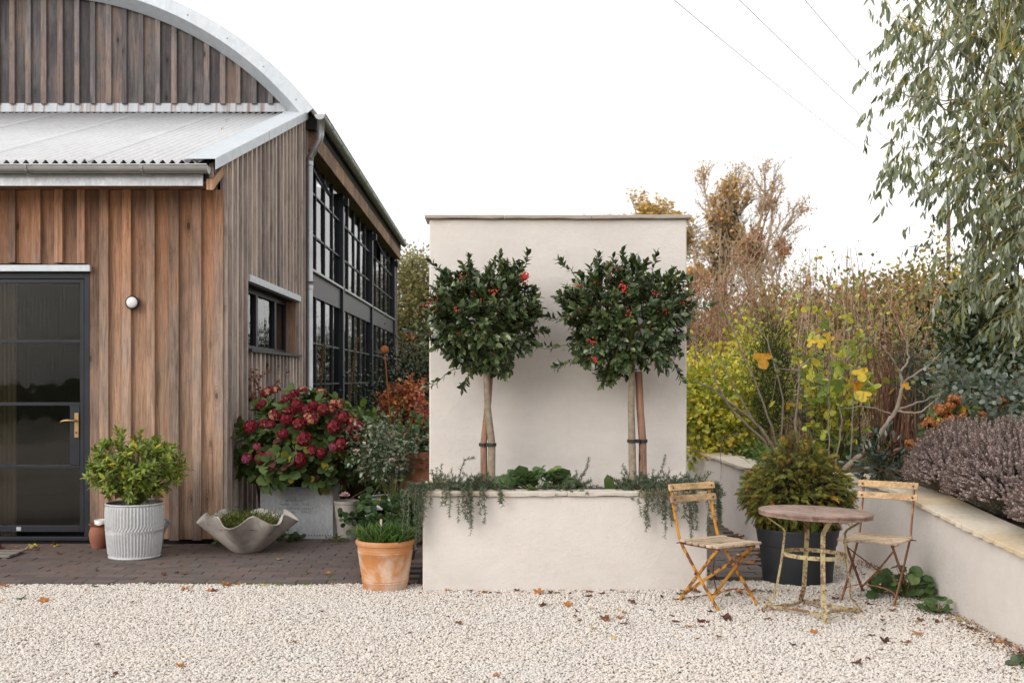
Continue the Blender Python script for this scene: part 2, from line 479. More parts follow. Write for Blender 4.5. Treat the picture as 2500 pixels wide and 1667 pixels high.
MAT['black_plastic'] = m_simple('black_plastic', (0.022, 0.024, 0.028), (0.034, 0.036, 0.042), 0.5, 6, 0.0, 0.05, 50, 0.4)
MAT['dark_glaze'] = m_simple('dark_glaze', (0.03, 0.028, 0.028), (0.05, 0.046, 0.044), 0.5, 6, 0.0, 0.1, 50, 0.5)
MAT['brown_glaze'] = m_simple('brown_glaze', (0.075, 0.035, 0.028), (0.11, 0.05, 0.038), 0.5, 6, 0.0, 0.1, 50, 0.4)
MAT['white_glaze'] = m_simple('white_glaze', (0.74, 0.74, 0.75), (0.80, 0.80, 0.80), 0.25, 6, 0.0, 0.0)
MAT['terracotta'] = m_simple('terracotta', (0.27, 0.105, 0.065), (0.36, 0.15, 0.095), 0.8, 9, 0.0, 0.2, 50, 0.25)
MAT['soil'] = m_simple('soil', (0.045, 0.032, 0.022), (0.10, 0.075, 0.05), 0.95, 22, 0.0, 0.8, 70, 0.1)
MAT['rubber'] = m_simple('rubber', (0.018, 0.018, 0.020), (0.028, 0.028, 0.030), 0.55, 20, 0.0, 0.1)
MAT['bark_grey'] = m_simple('bark_grey', (0.20, 0.155, 0.11), (0.32, 0.262, 0.195), 0.85, 26, 0.0, 0.5, 90, 0.2)
MAT['bark_brown'] = m_simple('bark_brown', (0.10, 0.070, 0.048), (0.17, 0.12, 0.085), 0.9, 20, 0.0, 0.4, 60, 0.15)
MAT['bark_tan'] = m_simple('bark_tan', (0.29, 0.20, 0.13), (0.40, 0.285, 0.195), 0.9, 3, 0.0, 0.0)
MAT['bark_fig'] = m_simple('bark_fig', (0.20, 0.155, 0.12), (0.33, 0.275, 0.225), 0.85, 14, 0.0, 0.3, 60, 0.2)
MAT['twig_green'] = m_simple('twig_green', (0.10, 0.12, 0.035), (0.17, 0.18, 0.06), 0.7, 14, 0.0, 0.1)
MAT['twig_yellow'] = m_simple('twig_yellow', (0.42, 0.33, 0.08), (0.34, 0.28, 0.09), 0.6, 14, 0.0, 0.0)
MAT['twig_straw'] = m_simple('twig_straw', (0.36, 0.245, 0.155), (0.46, 0.34, 0.235), 0.85, 3, 0.0, 0.0)
MAT['twig_red'] = m_simple('twig_red', (0.22, 0.095, 0.055), (0.15, 0.07, 0.045), 0.8, 3, 0.0, 0.0)
MAT['berry'] = m_simple('berry', (0.50, 0.010, 0.010), (0.62, 0.025, 0.018), 0.22, 30, 0.0, 0.0, spec=0.6)
MAT['rust_ball'] = m_simple('rust_ball', (0.20, 0.065, 0.022), (0.31, 0.115, 0.038), 0.9, 16, 0.0, 0.4, 80, 0.15)
MAT['cable'] = m_simple('cable', (0.22, 0.22, 0.22), (0.26, 0.26, 0.27), 0.6, 3, 0.0, 0.0)
MAT['leaf'] = m_leaf('leaf')
MAT['leaf_gloss'] = m_leaf('leaf_gloss', 0.24, 0.6, 0.12)
MAT['leaf_soft'] = m_leaf('leaf_soft', 0.6, 0.3, 0.3)
MAT['leaf_dull'] = m_leaf('leaf_dull', 0.75, 0.15, 0.12)
MAT['petal'] = m_leaf('petal', 0.7, 0.2, 0.2, (1, 0.9, 0.9))
def m_glass(name, tint=(0.75, 0.78, 0.78), ior=1.5, wob=0.05, reed=False, rough=0.015):
    g = G(name)
    p = g.pos()
    nrm = g.bump(g.noise(g.pos((1, 1, 0.6)), 4.0, 2), wob, 0.02)
    if reed:
        sx = g.n('SeparateXYZ'); g.l(p, sx.inputs[0])
        wv = g.math('SINE', g.math('MULTIPLY', sx.outputs[0], 2 * PI / 0.012))
        nrm = g.bump(wv, 0.30, 0.0016, nrm)
    fr = g.n('Fresnel'); fr.inputs['IOR'].default_value = ior; g.l(nrm, fr.inputs['Normal'])
    tr = g.n('BsdfTransparent'); tr.inputs[0].default_value = (*tint, 1)
    gl = g.n('BsdfGlossy'); gl.inputs['Roughness'].default_value = rough; g.l(nrm, gl.inputs['Normal'])
    mx = g.n('MixShader'); g.l(fr.outputs[0], mx.inputs[0]); g.l(tr.outputs[0], mx.inputs[1]); g.l(gl.outputs[0], mx.inputs[2])
    return g.done(mx)
MAT['glass'] = m_glass('glass', (0.55, 0.58, 0.58), 1.62, 0.10)
MAT['glass_reeded'] = m_glass('glass_reeded', (0.62, 0.60, 0.55), 1.52, 0.12, True)

def m_paver():
    g = G('paver'); p = g.pos(rnd=0.3)
    c = g.ramp(g.rnd(), [(0.0, (0.095, 0.075, 0.070)), (0.4, (0.138, 0.102, 0.090)), (0.7, (0.172, 0.115, 0.095)), (1.0, (0.118, 0.104, 0.102))])
    c = g.mix(g.ramp(g.noise(g.pos(), 1.1, 4), [(0.35, 0.0), (0.7, 0.6)]), c, (0.10, 0.088, 0.085))
    c = g.mix(g.ramp(g.noise(p, 60, 4), [(0.45, 0.0), (0.8, 0.5)]), c, (0.16, 0.13, 0.12))
    return g.done(g.pbr(c, g.ramp(g.noise(g.pos(), 2.5, 3), [(0.3, 0.55), (0.7, 0.8)]), 0, 0.35, g.bump(g.noise(p, 70, 4), 0.35, 0.004)))
MAT['paver'] = m_paver()
MAT['joint'] = m_simple('joint', (0.035, 0.032, 0.028), (0.07, 0.06, 0.05), 0.95, 30, 0, 0.5, 90)

def m_pebble():
    g = G('pebble')
    c = g.ramp(g.rnd(), [(0.0, (0.44, 0.42, 0.40)), (0.08, (0.60, 0.555, 0.505)), (0.3, (0.72, 0.665, 0.61)), (0.6, (0.68, 0.625, 0.565)), (0.8, (0.76, 0.71, 0.66)), (0.94, (0.66, 0.56, 0.46)), (1.0, (0.52, 0.44, 0.38))])
    p = g.pos(obj=True)
    c = g.mix(g.ramp(g.noise(p, 2.0, 3), [(0.4, 0.0), (0.8, 0.35)]), c, (0.52, 0.46, 0.39))
    c = g.mix(g.ramp(g.noise(g.pos(), 1.4, 3), [(0.4, 0.0), (0.75, 0.35)]), c, (0.62, 0.60, 0.59))
    return g.done(g.pbr(c, 0.85, 0, 0.25))
MAT['pebble'] = m_pebble()
def m_bed():
    g = G('gravel_bed'); p = g.pos()
    cc = g.voro(p, 70, out='Color'); bw = g.n('RGBToBW'); g.l(cc, bw.inputs[0])
    c = g.ramp(bw.outputs[0], [(0.2, (0.42, 0.37, 0.32)), (0.5, (0.60, 0.54, 0.47)), (0.8, (0.70, 0.63, 0.55))])
    c = g.mix(g.ramp(g.voro(p, 70, 'DISTANCE_TO_EDGE'), [(0.0, 1.0), (0.12, 0.0)]), c, (0.32, 0.28, 0.24))
    return g.done(g.pbr(c, 0.9, 0, 0.2, g.bump(g.voro(p, 70), -0.6, 0.01)))
MAT['gravel_bed'] = m_bed()
def m_lawn():
    g = G('lawn'); p = g.pos()
    c = g.mix(g.noise(p, 0.6, 5), (0.055, 0.085, 0.022), (0.10, 0.125, 0.035))
    c = g.mix(g.ramp(g.noise(p, 40, 4), [(0.4, 0.0), (0.7, 0.6)]), c, (0.035, 0.055, 0.015))
    return g.done(g.pbr(c, 0.9, 0, 0.2, g.bump(g.noise(p, 60, 3), 0.6, 0.03)))
MAT['lawn'] = m_lawn()

# ------------------------------------------------------------------ ground, gravel, paving
gm = MB()
gm.add([(-400, -300, -0.03), (400, -300, -0.03), (400, 900, -0.03), (-400, 900, -0.03)], [(0, 1, 2, 3)])
tag(gm.build('ground', MAT['lawn']), kind='structure')

PX0, PX1, PY0, PY1 = -0.485, 1.520, 7.67, 8.48      # planter footprint, tall wall from PY1 on
EDGE_Y = 7.90
BRICK_X0, BRICK_X1 = -6.5, 2.30
gb = MB()
gb.add([(-16, -21, 0), (16, -21, 0), (16, 4.4, 0), (-16, 4.4, 0)], [(0, 1, 2, 3)])
gb.add([(-9, 4.4, 0), (3.2, 4.4, 0), (3.2, EDGE_Y + 0.06, 0), (-9, EDGE_Y + 0.06, 0)], [(0, 1, 2, 3)])
gb.add([(2.24, EDGE_Y + 0.06, 0), (3.2, EDGE_Y + 0.06, 0), (3.2, 13, 0), (2.24, 13, 0)], [(0, 1, 2, 3)])
gravel = tag(gb.build('gravel', MAT['gravel_bed']), kind='structure')

pc = bpy.data.collections.new('pebble_shapes')          # shapes for the scattered pebbles, not in the scene itself
g0 = np.random.default_rng(3)
for k in range(7):
    bm = bmesh.new(); bmesh.ops.create_icosphere(bm, subdivisions=1 if k else 2, radius=1.0)
    sx, sy, sz = g0.uniform(0.75, 1.25), g0.uniform(0.6, 1.0), g0.uniform(0.45, 0.8)
    for v in bm.verts:
        j = 1 + g0.normal(0, 0.13)
        v.co = Vector((v.co.x * sx * j, v.co.y * sy * j, v.co.z * sz * j))
    me = bpy.data.meshes.new('pebble'); bm.to_mesh(me); bm.free(); me.shade_smooth(); me.materials.append(MAT['pebble'])
    pc.objects.link(bpy.data.objects.new('pebble', me))
gp = MB()
zp = 0.004
def gq(x0, x1, y0, y1):
    nx_, ny_ = max(1, int((x1 - x0) / 0.12)), max(1, int((y1 - y0) / 0.12)); V = []; F = []
    for j in range(ny_ + 1):
        for i in range(nx_ + 1):
            x = x0 + (x1 - x0) * i / nx_; y = y0 + (y1 - y0) * j / ny_
            z = zp + 0.006 + 0.005 * math.sin(x * 3.1 + 1.3 * math.sin(y * 2.3)) * math.sin(y * 4.1 + x) + 0.003 * math.sin(x * 9 + y * 7) - 0.004 * math.exp(-((y - 6.2 - 0.1 * x) / 0.22) ** 2)
            V.append((x, y, z))
    for j in range(ny_):
        for i in range(nx_): a = j * (nx_ + 1) + i; F.append((a, a + 1, a + nx_ + 2, a + nx_ + 1))
    gp.add(V, F)
gq(-4.6, 2.9, 4.3, PY0 - 0.004); gq(-4.9, PX0 - 0.004, PY0 - 0.004, EDGE_Y - 0.01); gq(PX1 + 0.004, 2.95, PY0 - 0.004, EDGE_Y + 0.12); gq(2.32, 2.95, EDGE_Y + 0.12, 9.4)
peb = gp.build('gravel_pebbles', MAT['pebble'])
tag(peb, 'pale cream pebbles covering the yard in front of the wall', 'gravel', kind='stuff')
ng = bpy.data.node_groups.new('scatter_pebbles', 'GeometryNodeTree')
ng.interface.new_socket('Geometry', in_out='INPUT', socket_type='NodeSocketGeometry')
ng.interface.new_socket('Geometry', in_out='OUTPUT', socket_type='NodeSocketGeometry')
nn = ng.nodes
gi = nn.new('NodeGroupInput'); go = nn.new('NodeGroupOutput')
dp = nn.new('GeometryNodeDistributePointsOnFaces'); dp.inputs['Density'].default_value = 9800
ci = nn.new('GeometryNodeCollectionInfo'); ci.inputs['Collection'].default_value = pc
ci.inputs['Separate Children'].default_value = True; ci.inputs['Reset Children'].default_value = True
ip = nn.new('GeometryNodeInstanceOnPoints'); ip.inputs['Pick Instance'].default_value = True
rv = nn.new('FunctionNodeRandomValue'); rv.data_type = 'FLOAT_VECTOR'
rv.inputs[0].default_value = (-0.5, -0.5, 0); rv.inputs[1].default_value = (0.5, 0.5, 6.283)
rs = nn.new('FunctionNodeRandomValue'); rs.data_type = 'FLOAT'
rs.inputs[2].default_value = 0.0040; rs.inputs[3].default_value = 0.0104; rs.inputs['Seed'].default_value = 5
L = ng.links.new
L(gi.outputs[0], dp.inputs['Mesh']); L(dp.outputs['Points'], ip.inputs['Points']); L(ci.outputs[0], ip.inputs['Instance'])
L(rv.outputs[0], ip.inputs['Rotation']); L(rs.outputs[1], ip.inputs['Scale'])
# lift some stones so the surface is loose and uneven
sp = nn.new('GeometryNodeSetPosition'); rz = nn.new('FunctionNodeRandomValue'); rz.data_type = 'FLOAT_VECTOR'
rz.inputs[0].default_value = (0, 0, -0.004); rz.inputs[1].default_value = (0, 0, 0.009); rz.inputs['Seed'].default_value = 11
L(dp.outputs['Points'], sp.inputs['Geometry']); L(rz.outputs[0], sp.inputs['Offset']); L(sp.outputs[0], ip.inputs['Points'])
L(ip.outputs[0], go.inputs[0])
md = peb.modifiers.new('scatter', 'NODES'); md.node_group = ng

# brick paving: running bond, long side parallel to the barn front
pv = MB(); pv.box(BRICK_X0, PX0 - 0.003, EDGE_Y, 14.0, -0.02, 0.010); pv.box(PX1 + 0.003, BRICK_X1, EDGE_Y + 0.14, 14.0, -0.02, 0.010)
pv.box(PX0 - 0.003, PX1 + 0.003, PY1 + 0.30, 14.0, -0.02, 0.010)
paving = tag(pv.build('brick_paving', MAT['joint']), kind='structure')
bw_, bd_, jt = 0.215, 0.1025, 0.006
bmesh_b = MB().box(-bw_ / 2, bw_ / 2, -bd_ / 2, bd_ / 2, -0.012, 0.014)
tmp = bmesh_b.build('brick', MAT['paver'], bevel=0.004); brick_me = tmp.data; bpy.data.objects.remove(tmp)
rest = MB(); nb = 0
rr = random.Random(4)
ry = EDGE_Y + bd_ / 2 + 0.002
row = 0
while ry < 13.6:
    xs = BRICK_X0 + bw_ / 2 + (0.11 if row % 2 else 0)
    while xs < BRICK_X1:
        left = xs < PX0 - bw_ / 2; right = PX1 + bw_ / 2 < xs < BRICK_X1 - 0.09 and ry > EDGE_Y + 0.2; back = ry > PY1 + 0.36
        if (left or right or back) and (not (xs < -2.4 and ry > 9.74)) and not (ry > 10.4 and xs < 1.4 and xs > -2.4 and row % 1):
            dz = rr.uniform(-0.0025, 0.003); rz_ = rr.uniform(-0.012, 0.012)
            seen = (left and -4.3 * ry / 9 < xs and ry < 9.8) or (right and ry < 10.2)
            if seen and nb < 298 and ry < 9.2:
                b = bpy.data.objects.new('brick', brick_me); COL.objects.link(b); b.parent = paving
                b.location = (xs, ry, 0.012 + dz); b.rotation_euler = (rr.uniform(-0.01, 0.01), rr.uniform(-0.006, 0.006), rz_); nb += 1
            else:
                rest.box(xs - bw_ / 2, xs + bw_ / 2, ry - bd_ / 2, ry + bd_ / 2, 0.0, 0.026 + dz)
        xs += bw_ + jt
    ry += bd_ + jt; row += 1
rest.build('brick_field', MAT['paver'], paving, kind='stuff')

# ------------------------------------------------------------------ tall wall and planter
def coping_run(parent, pts, width, z, thick, mat, seg, seed, name='coping_stone', over=0.0):
    """slabs laid end to end along a straight run pts[0]->pts[1], each with uneven edges"""
    g = random.Random(seed)
    a, b = Vector(pts[0]), Vector(pts[1]); d = b - a; Ln = d.length; d.normalize()
    nrm = Vector((-d.y, d.x, 0))
    s = -over
    end = Ln + over
    while s < end - 0.02:
        l = min(seg * g.uniform(0.8, 1.2), end - s)
        if end - (s + l) < seg * 0.35: l = end - s
        m = MB(); V = []; n = 6
        top = []; bot = []
        w0 = width / 2
        zz = z + g.uniform(-0.002, 0.003)
        for k in range(n + 1):
            t = s + 0.0012 + (l - 0.0024) * k / n
            c = a + d * t
            e1 = w0 + g.uniform(-0.004, 0.007); e2 = w0 + g.uniform(-0.004, 0.005)
            th = thick * g.uniform(0.85, 1.15)
            V += [c + nrm * e1 + Vector((0, 0, zz + thick)), c - nrm * e2 + Vector((0, 0, zz + thick)), c + nrm * (e1 - 0.006) + Vector((0, 0, zz + thick - th)), c - nrm * (e2 - 0.006) + Vector((0, 0, zz + thick - th))]
        F = []
        for k in range(n):
            i = 4 * k; j = i + 4
            F += [(i, j, j + 1, i + 1), (i + 2, i + 3, j + 3, j + 2), (i, i + 2, j + 2, j), (i + 1, j + 1, j + 3, i + 3)]
        F += [(0, 1, 3, 2), (4 * n, 4 * n + 2, 4 * n + 3, 4 * n + 1)]
        m.add(V, F); m.build(name, mat, parent, bevel=0.004)
        s += l

WALL_H = 2.742
wall = thing('rendered_wall', 'tall freestanding cream rendered wall with a thin stone coping behind two holly trees', 'wall', ((PX0 + PX1) / 2, PY1 + 0.13, 0))
wb = MB().box(PX0, PX1, PY1, PY1 + 0.27, -0.02, WALL_H); wb.build('wall_body', MAT['render'], wall, bevel=0.012)
coping_run(wall, ((PX0, PY1 + 0.135, 0), (PX1, PY1 + 0.135, 0)), 0.36, WALL_H + 0.001, 0.026, MAT['coping_grey'], 0.72, 21, over=0.035)
hk = MB().tube([(PX0 + 0.005, PY1 + 0.05, 1.02), (PX0 - 0.03, PY1 + 0.04, 1.02), (PX0 - 0.035, PY1 + 0.04, 1.035)], 0.004, 5); hk.build('hook', MAT['screw'], wall)

PL_H = 0.675
planter = thing('rendered_planter', 'long low cream rendered planter box with stone coping and trailing rosemary', 'planter', ((PX0 + PX1) / 2, (PY0 + PY1) / 2, 0))
m = MB()
m.box(PX0, PX1, PY0, PY0 + 0.16, -0.02, PL_H); m.build('front_wall', MAT['render'], planter, bevel=0.010)
m = MB().box(PX0 + 0.002, PX0 + 0.15, PY0 + 0.16, PY1 - 0.002, -0.02, PL_H); m.build('end_wall', MAT['render'], planter)
m = MB().box(PX1 - 0.15, PX1 - 0.002, PY0 + 0.16, PY1 - 0.002, -0.02, PL_H); m.build('end_wall', MAT['render'], planter)
m = MB().box(PX0 + 0.15, PX1 - 0.15, PY0 + 0.16, PY1 - 0.002, 0.3, 0.655); m.build('soil', MAT['soil'], planter)
coping_run(planter, ((PX0, PY0 + 0.075, 0), (PX1, PY0 + 0.075, 0)), 0.21, PL_H + 0.001, 0.030, MAT['coping'], 0.55, 5, over=0.03)
coping_run(planter, ((PX0 + 0.07, PY0 + 0.185, 0), (PX0 + 0.07, PY1 - 0.005, 0)), 0.19, PL_H + 0.001, 0.030, MAT['coping'], 0.55, 6)
coping_run(planter, ((PX1 - 0.07, PY0 + 0.185, 0), (PX1 - 0.07, PY1 - 0.005, 0)), 0.19, PL_H + 0.001, 0.030, MAT['coping'], 0.55, 8)
SOIL_Z = 0.655

# ------------------------------------------------------------------ low retaining wall on the right
LW = [(2.36, 13.2, 0.655), (2.36, 9.75, 0.650), (3.03, 9.50, 0.640), (3.10, 8.20, 0.622), (2.97, 7.25, 0.595), (2.95, 6.05, 0.515), (2.96, 4.4, 0.44)]
lw = thing('low_retaining_wall', 'low cream rendered retaining wall with warm stone coping holding the raised bed', 'wall', (2.97, 7.25, 0))
def offset_poly(P, d):
    out = []
    for i, p in enumerate(P):
        a = Vector(P[max(i - 1, 0)][:2]); b = Vector(P[min(i + 1, len(P) - 1)][:2]); c = Vector(p[:2])
        d1 = (c - a).normalized() if i > 0 else (b - c).normalized(); d2 = (b - c).normalized() if i < len(P) - 1 else d1
        n1 = Vector((-d1.y, d1.x)); n2 = Vector((-d2.y, d2.x)); n = (n1 + n2).normalized()
        out.append(c + n * d / max(0.4, n.dot(n1)))
    return out
inner = offset_poly(LW, 0.24)
m = MB()
V = []
# subdivide and round the bends a little
def dense(P):
    Q = []
    for i in range(len(P) - 1):
        a, b = np.array(P[i]), np.array(P[i + 1])
        for k in range(8): Q.append(a + (b - a) * k / 8)
    Q.append(np.array(P[-1])); Q = np.array(Q)
    for _ in range(2):
        Q[1:-1] = 0.25 * Q[:-2] + 0.5 * Q[1:-1] + 0.25 * Q[2:]
    return Q
LWd = dense(LW); LWi = offset_poly([tuple(p) for p in LWd], 0.24)
for p, q in zip(LWd, LWi):
    V += [(p[0], p[1], -0.03), (p[0], p[1], p[2]), (q.x, q.y, p[2]), (q.x, q.y, -0.03)]
F = []
for i in range(len(LWd) - 1):
    a = 4 * i; b = a + 4
    F += [(a, b, b + 1, a + 1), (a + 1, b + 1, b + 2, a + 2), (a + 2, b + 2, b + 3, a + 3)]
F += [(0, 1, 2, 3), tuple(4 * (len(LWd) - 1) + k for k in (3, 2, 1, 0))]
m.add(V, F); smooth_angle(m.build('wall_body', MAT['render'], lw, smooth=True), 40)
# coping stones
gq_ = random.Random(12)
s_acc = 0
i0 = 0
idx = 0
LWo = offset_poly([tuple(p) for p in LWd], -0.035); LWi2 = offset_poly([tuple(p) for p in LWd], 0.29)
while i0 < len(LWd) - 1:
    i1 = min(len(LWd) - 1, i0 + gq_.choice([2, 3, 3, 4]))
    if len(LWd) - 1 - i1 < 2: i1 = len(LWd) - 1
    V = []; n = 0
    dzz = gq_.uniform(0, 0.004)
    for k in range(i0, i1 + 1):
        for sub in range(3 if k < i1 else 1):
            t = sub / 3
            k2 = min(k + 1, len(LWd) - 1)
            o = LWo[k].lerp(LWo[k2], t); q = LWi2[k].lerp(LWi2[k2], t); z = LWd[k][2] * (1 - t) + LWd[k2][2] * t + 0.001 + dzz
            if k == i0 and sub == 0: o = o.lerp(LWo[k2], 0.02); q = q.lerp(LWi2[k2], 0.02)
            e = (o - q).normalized() * gq_.uniform(-0.006, 0.010); o = o + e
            th = 0.03 * gq_.uniform(0.8, 1.15)
            V += [(o.x, o.y, z + 0.03), (q.x, q.y, z + 0.03), (o.x, o.y, z + 0.03 - th), (q.x, q.y, z)]
            n += 1
    F = []
    for k in range(n - 1):
        a = 4 * k; b = a + 4
        F += [(a, a + 1, b + 1, b), (a + 2, b + 2, b + 3, a + 3), (a, b, b + 2, a + 2), (a + 1, a + 3, b + 3, b + 1)]
    F += [(0, 2, 3, 1), (4 * n - 4, 4 * n - 3, 4 * n - 1, 4 * n - 2)]
    MB().add(V, F).build('coping_stone', MAT['coping_warm'], lw, bevel=0.004)
    i0 = i1
# raised bed behind it
BED = MB(); V = []; nx = 10
for p, q in zip(LWd, LWi):
    for k in range(nx + 1):
        t = k / nx
        x = q.x + (9.5 - q.x) * t * t
        V.append((x, q.y + 0.25 * t, p[2] - 0.02 + 0.10 * math.sin(t * 3.0) * (0.5 + 0.5 * math.sin(q.y * 3 + k))))
F = []
for i in range(len(LWd) - 1):
    for k in range(nx):
        a = i * (nx + 1) + k
        F.append((a, a + 1, a + nx + 2, a + nx + 1))
BED.add(V, F)
tag(BED.build('garden_bed', MAT['soil'], smooth=True), kind='structure')
TR = MB()   # grassy rise beyond the bed
V = []; ny, nx = 24, 24
for j in range(ny + 1):
    for i in range(nx + 1):
        x = 2.62 + 46 * (i / nx) ** 1.5; y = 9.6 + 40 * (j / ny) ** 1.3
        z = 0.50 + 0.03 * math.sin(x * 1.3 + y) - 0.55 * max(0, min(1, (y - 30) / 20))
        V.append((x, y, z))
F = [(j * (nx + 1) + i, j * (nx + 1) + i + 1, (j + 1) * (nx + 1) + i + 1, (j + 1) * (nx + 1) + i) for j in range(ny) for i in range(nx)]
TR.add(V, F); tag(TR.build('grass_bank', MAT['lawn'], smooth=True), kind='structure')

# ------------------------------------------------------------------ barn
BX, BY = -2.43, 9.78           # right-hand corner of the lean-to front
MY, EY = 14.1, 27.2            # main barn from MY to EY
barn = thing('timber_barn', 'timber clad barn with an arched metal roof and corrugated lean-to', 'barn', (BX, BY, 0))
XL = -8.6
def zr(y): return 3.37 + (y - 9.33) * (4.945 - 3.37) / (14.1 - 9.33)
DX0, DX1, DZ1 = -4.66, -3.60, 2.46      # door opening
fw = MB(); fw.box(XL, DX0, BY, BY + 0.10, 0.06, 3.2); fw.box(DX0, DX1, BY, BY + 0.10, DZ1, 3.2); fw.box(DX1, BX, BY, BY + 0.10, 0.06, 3.2)
front = fw.build('front_wall', MAT['void'], barn)
MB().box(XL, DX0, BY + 0.03, BY + 0.12, -0.02, 0.06).box(DX1, BX - 0.02, BY + 0.03, BY + 0.12, -0.02, 0.06).build('plinth', MAT['void'], front)
g = random.Random(31)
def board_front(x0, x1, z0, z1, y0, th, name):
    jx = g.uniform(-0.003, 0.003)
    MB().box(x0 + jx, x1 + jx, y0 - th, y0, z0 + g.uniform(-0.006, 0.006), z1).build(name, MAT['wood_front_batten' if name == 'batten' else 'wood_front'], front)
x = BX - 0.005
while x > -6.6:
    wdt = 0.208 + g.uniform(-0.012, 0.012)
    z0 = 0.07
    xa = x - wdt
    if xa < DX1 - 0.001 and x > DX0: 
        if x > DX1 + 0.02: board_front(DX1 + 0.004, x - 0.002, z0, 3.19, BY, 0.020, 'board')
        board_front(xa + 0.002, min(x, DX1) - 0.002, DZ1 + 0.07, 3.19, BY, 0.020, 'board')
    else: board_front(xa + 0.002, x - 0.002, z0, 3.19, BY, 0.020, 'board')
    bw = 0.072 + g.uniform(-0.008, 0.012)
    bx0 = x - bw / 2
    if not (bx0 < DX1 + 0.0 and bx0 + bw > DX0): board_front(bx0, bx0 + bw, z0 - 0.004, 3.188, BY - 0.020, 0.040, 'batten')
    else: board_front(bx0, bx0 + bw, DZ1 + 0.075, 3.188, BY - 0.020, 0.040, 'batten')
    x -= wdt
# side wall of the lean-to with a long window
SY0, SY1, SZ0, SZ1 = 10.70, 13.42, 1.80, 2.45
sw = MB()
def wedge(y0, y1, z0, zt=None):
    za, zb = (zr(y0) - 0.06, zr(y1) - 0.06) if zt is None else (zt, zt)
    sw.hexa([(BX - 0.10, y0, z0), (BX - 0.001, y0, z0), (BX - 0.001, y1, z0), (BX - 0.10, y1, z0), (BX - 0.10, y0, za), (BX - 0.001, y0, za), (BX - 0.001, y1, zb), (BX - 0.10, y1, zb)])
wedge(BY + 0.101, SY0, 0.06); wedge(SY0, SY1, SZ1); wedge(SY0, SY1, 0.06, SZ0); wedge(SY1, MY, 0.06)
side = sw.build('side_wall', MAT['void'], barn)
def board_side(y0, y1, z0, x0, th, name, zt=None):
    za, zb = (zr(y0) - 0.05, zr(y1) - 0.05) if zt is None else (zt, zt)
    z0 += g.uniform(-0.006, 0.006)
    MB().hexa([(x0, y0, z0), (x0 + th, y0, z0), (x0 + th, y1, z0), (x0, y1, z0), (x0, y0, za), (x0 + th, y0, za), (x0 + th, y1, zb), (x0, y1, zb)]).build(name, MAT['wood_side_batten' if name == 'batten' else 'wood_side'], side)
y = BY - 0.018
first = True
while y < MY - 0.03:
    wd = min(0.205 + g.uniform(-0.008, 0.008), MY - y)
    y1 = y + wd
    def put(a, b, x0, th, nm):
        if b <= SY0 or a >= SY1: board_side(a, b, 0.07, x0, th, nm)
        else:
            board_side(a, b, SZ1 + 0.075, x0, th, nm)
            board_side(a, b, 0.07, x0, th, nm, SZ0 - 0.035)
            if a < SY0: board_side(a, SY0, SZ0 - 0.035, x0, th, nm, SZ1 + 0.075)
            if b > SY1: board_side(SY1, b, SZ0 - 0.035, x0, th, nm, SZ1 + 0.075)
    put(y + 0.002, y1 - 0.002, BX, 0.020, 'board')
    b0 = y - 0.026
    put(max(b0, BY - 0.018), b0 + 0.052, BX + 0.020, 0.042, 'batten')
    y = y1
# corner post, overhang end
OV = 9.42
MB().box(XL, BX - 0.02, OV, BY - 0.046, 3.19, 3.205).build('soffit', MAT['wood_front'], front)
MB().box(XL, BX - 0.06, OV - 0.022, OV, 3.165, 3.262).build('fascia', MAT['galv'], front)
MB().hexa([(BX - 0.03, OV - 0.02, 3.13), (BX + 0.03, OV - 0.02, 3.13), (BX + 0.03, BY + 0.05, 3.36), (BX - 0.03, BY + 0.05, 3.36),
           (BX - 0.03, OV - 0.02, 3.22), (BX + 0.03, OV - 0.02, 3.22), (BX + 0.03, BY + 0.05, 3.45), (BX - 0.03, BY + 0.05, 3.45)]).build('barge_end', MAT['wood_reveal'], side)
for k in range(4):
    yy = OV + 0.03 + k * 0.085
    MB().box(BX - 0.02, BX + 0.012, yy, yy + 0.035, 3.24 + k * 0.06, zr(yy) - 0.04).build('short_batten', MAT['wood_side'], side)
MB().box(BX - 0.05, BX - 0.021, OV, BY - 0.02, 3.2, 3.38).build('end_backing', MAT['void'], side)

# corrugated lean-to roof in separate sheets
lean = MB().hexa([(XL, OV, 3.21), (BX - 0.06, OV, 3.21), (BX - 0.06, MY, zr(MY) - 0.10), (XL, MY, zr(MY) - 0.10),
                  (XL, OV, zr(OV) - 0.045), (BX - 0.06, OV, zr(OV) - 0.045), (BX - 0.06, MY, zr(MY) - 0.045), (XL, MY, zr(MY) - 0.045)]).build('lean_to_roof', MAT['void'], barn)
per, amp = 0.0835, 0.019
xs0 = BX - 0.02
for k in range(6):
    xr = -2.49 - k * 1.003 + (0.04 if k else 0); xl = xr - 1.003 - 0.05
    n = int((xr - xl) / (per / 8))
    V = []; F = []
    for i in range(n + 1):
        xx = xr + (xl - xr) * i / n
        lift = (0.016 * max(0.0, 1 - i / 7)) if k else 0.0
        zz = amp * math.sin(2 * PI * xx / per) + lift
        V += [(xx, 9.33, zr(9.33) - 0.012 + zz), (xx, MY - 0.02, zr(MY - 0.02) - 0.012 + zz)]
    for i in range(n): F.append((2 * i, 2 * i + 1, 2 * i + 3, 2 * i + 2))
    o = MB().add(V, F).build('roof_sheet', MAT['roof_sheet'], lean, smooth=True)
    sl = o.modifiers.new('thick', 'SOLIDIFY'); sl.thickness = 0.002; sl.offset = -1
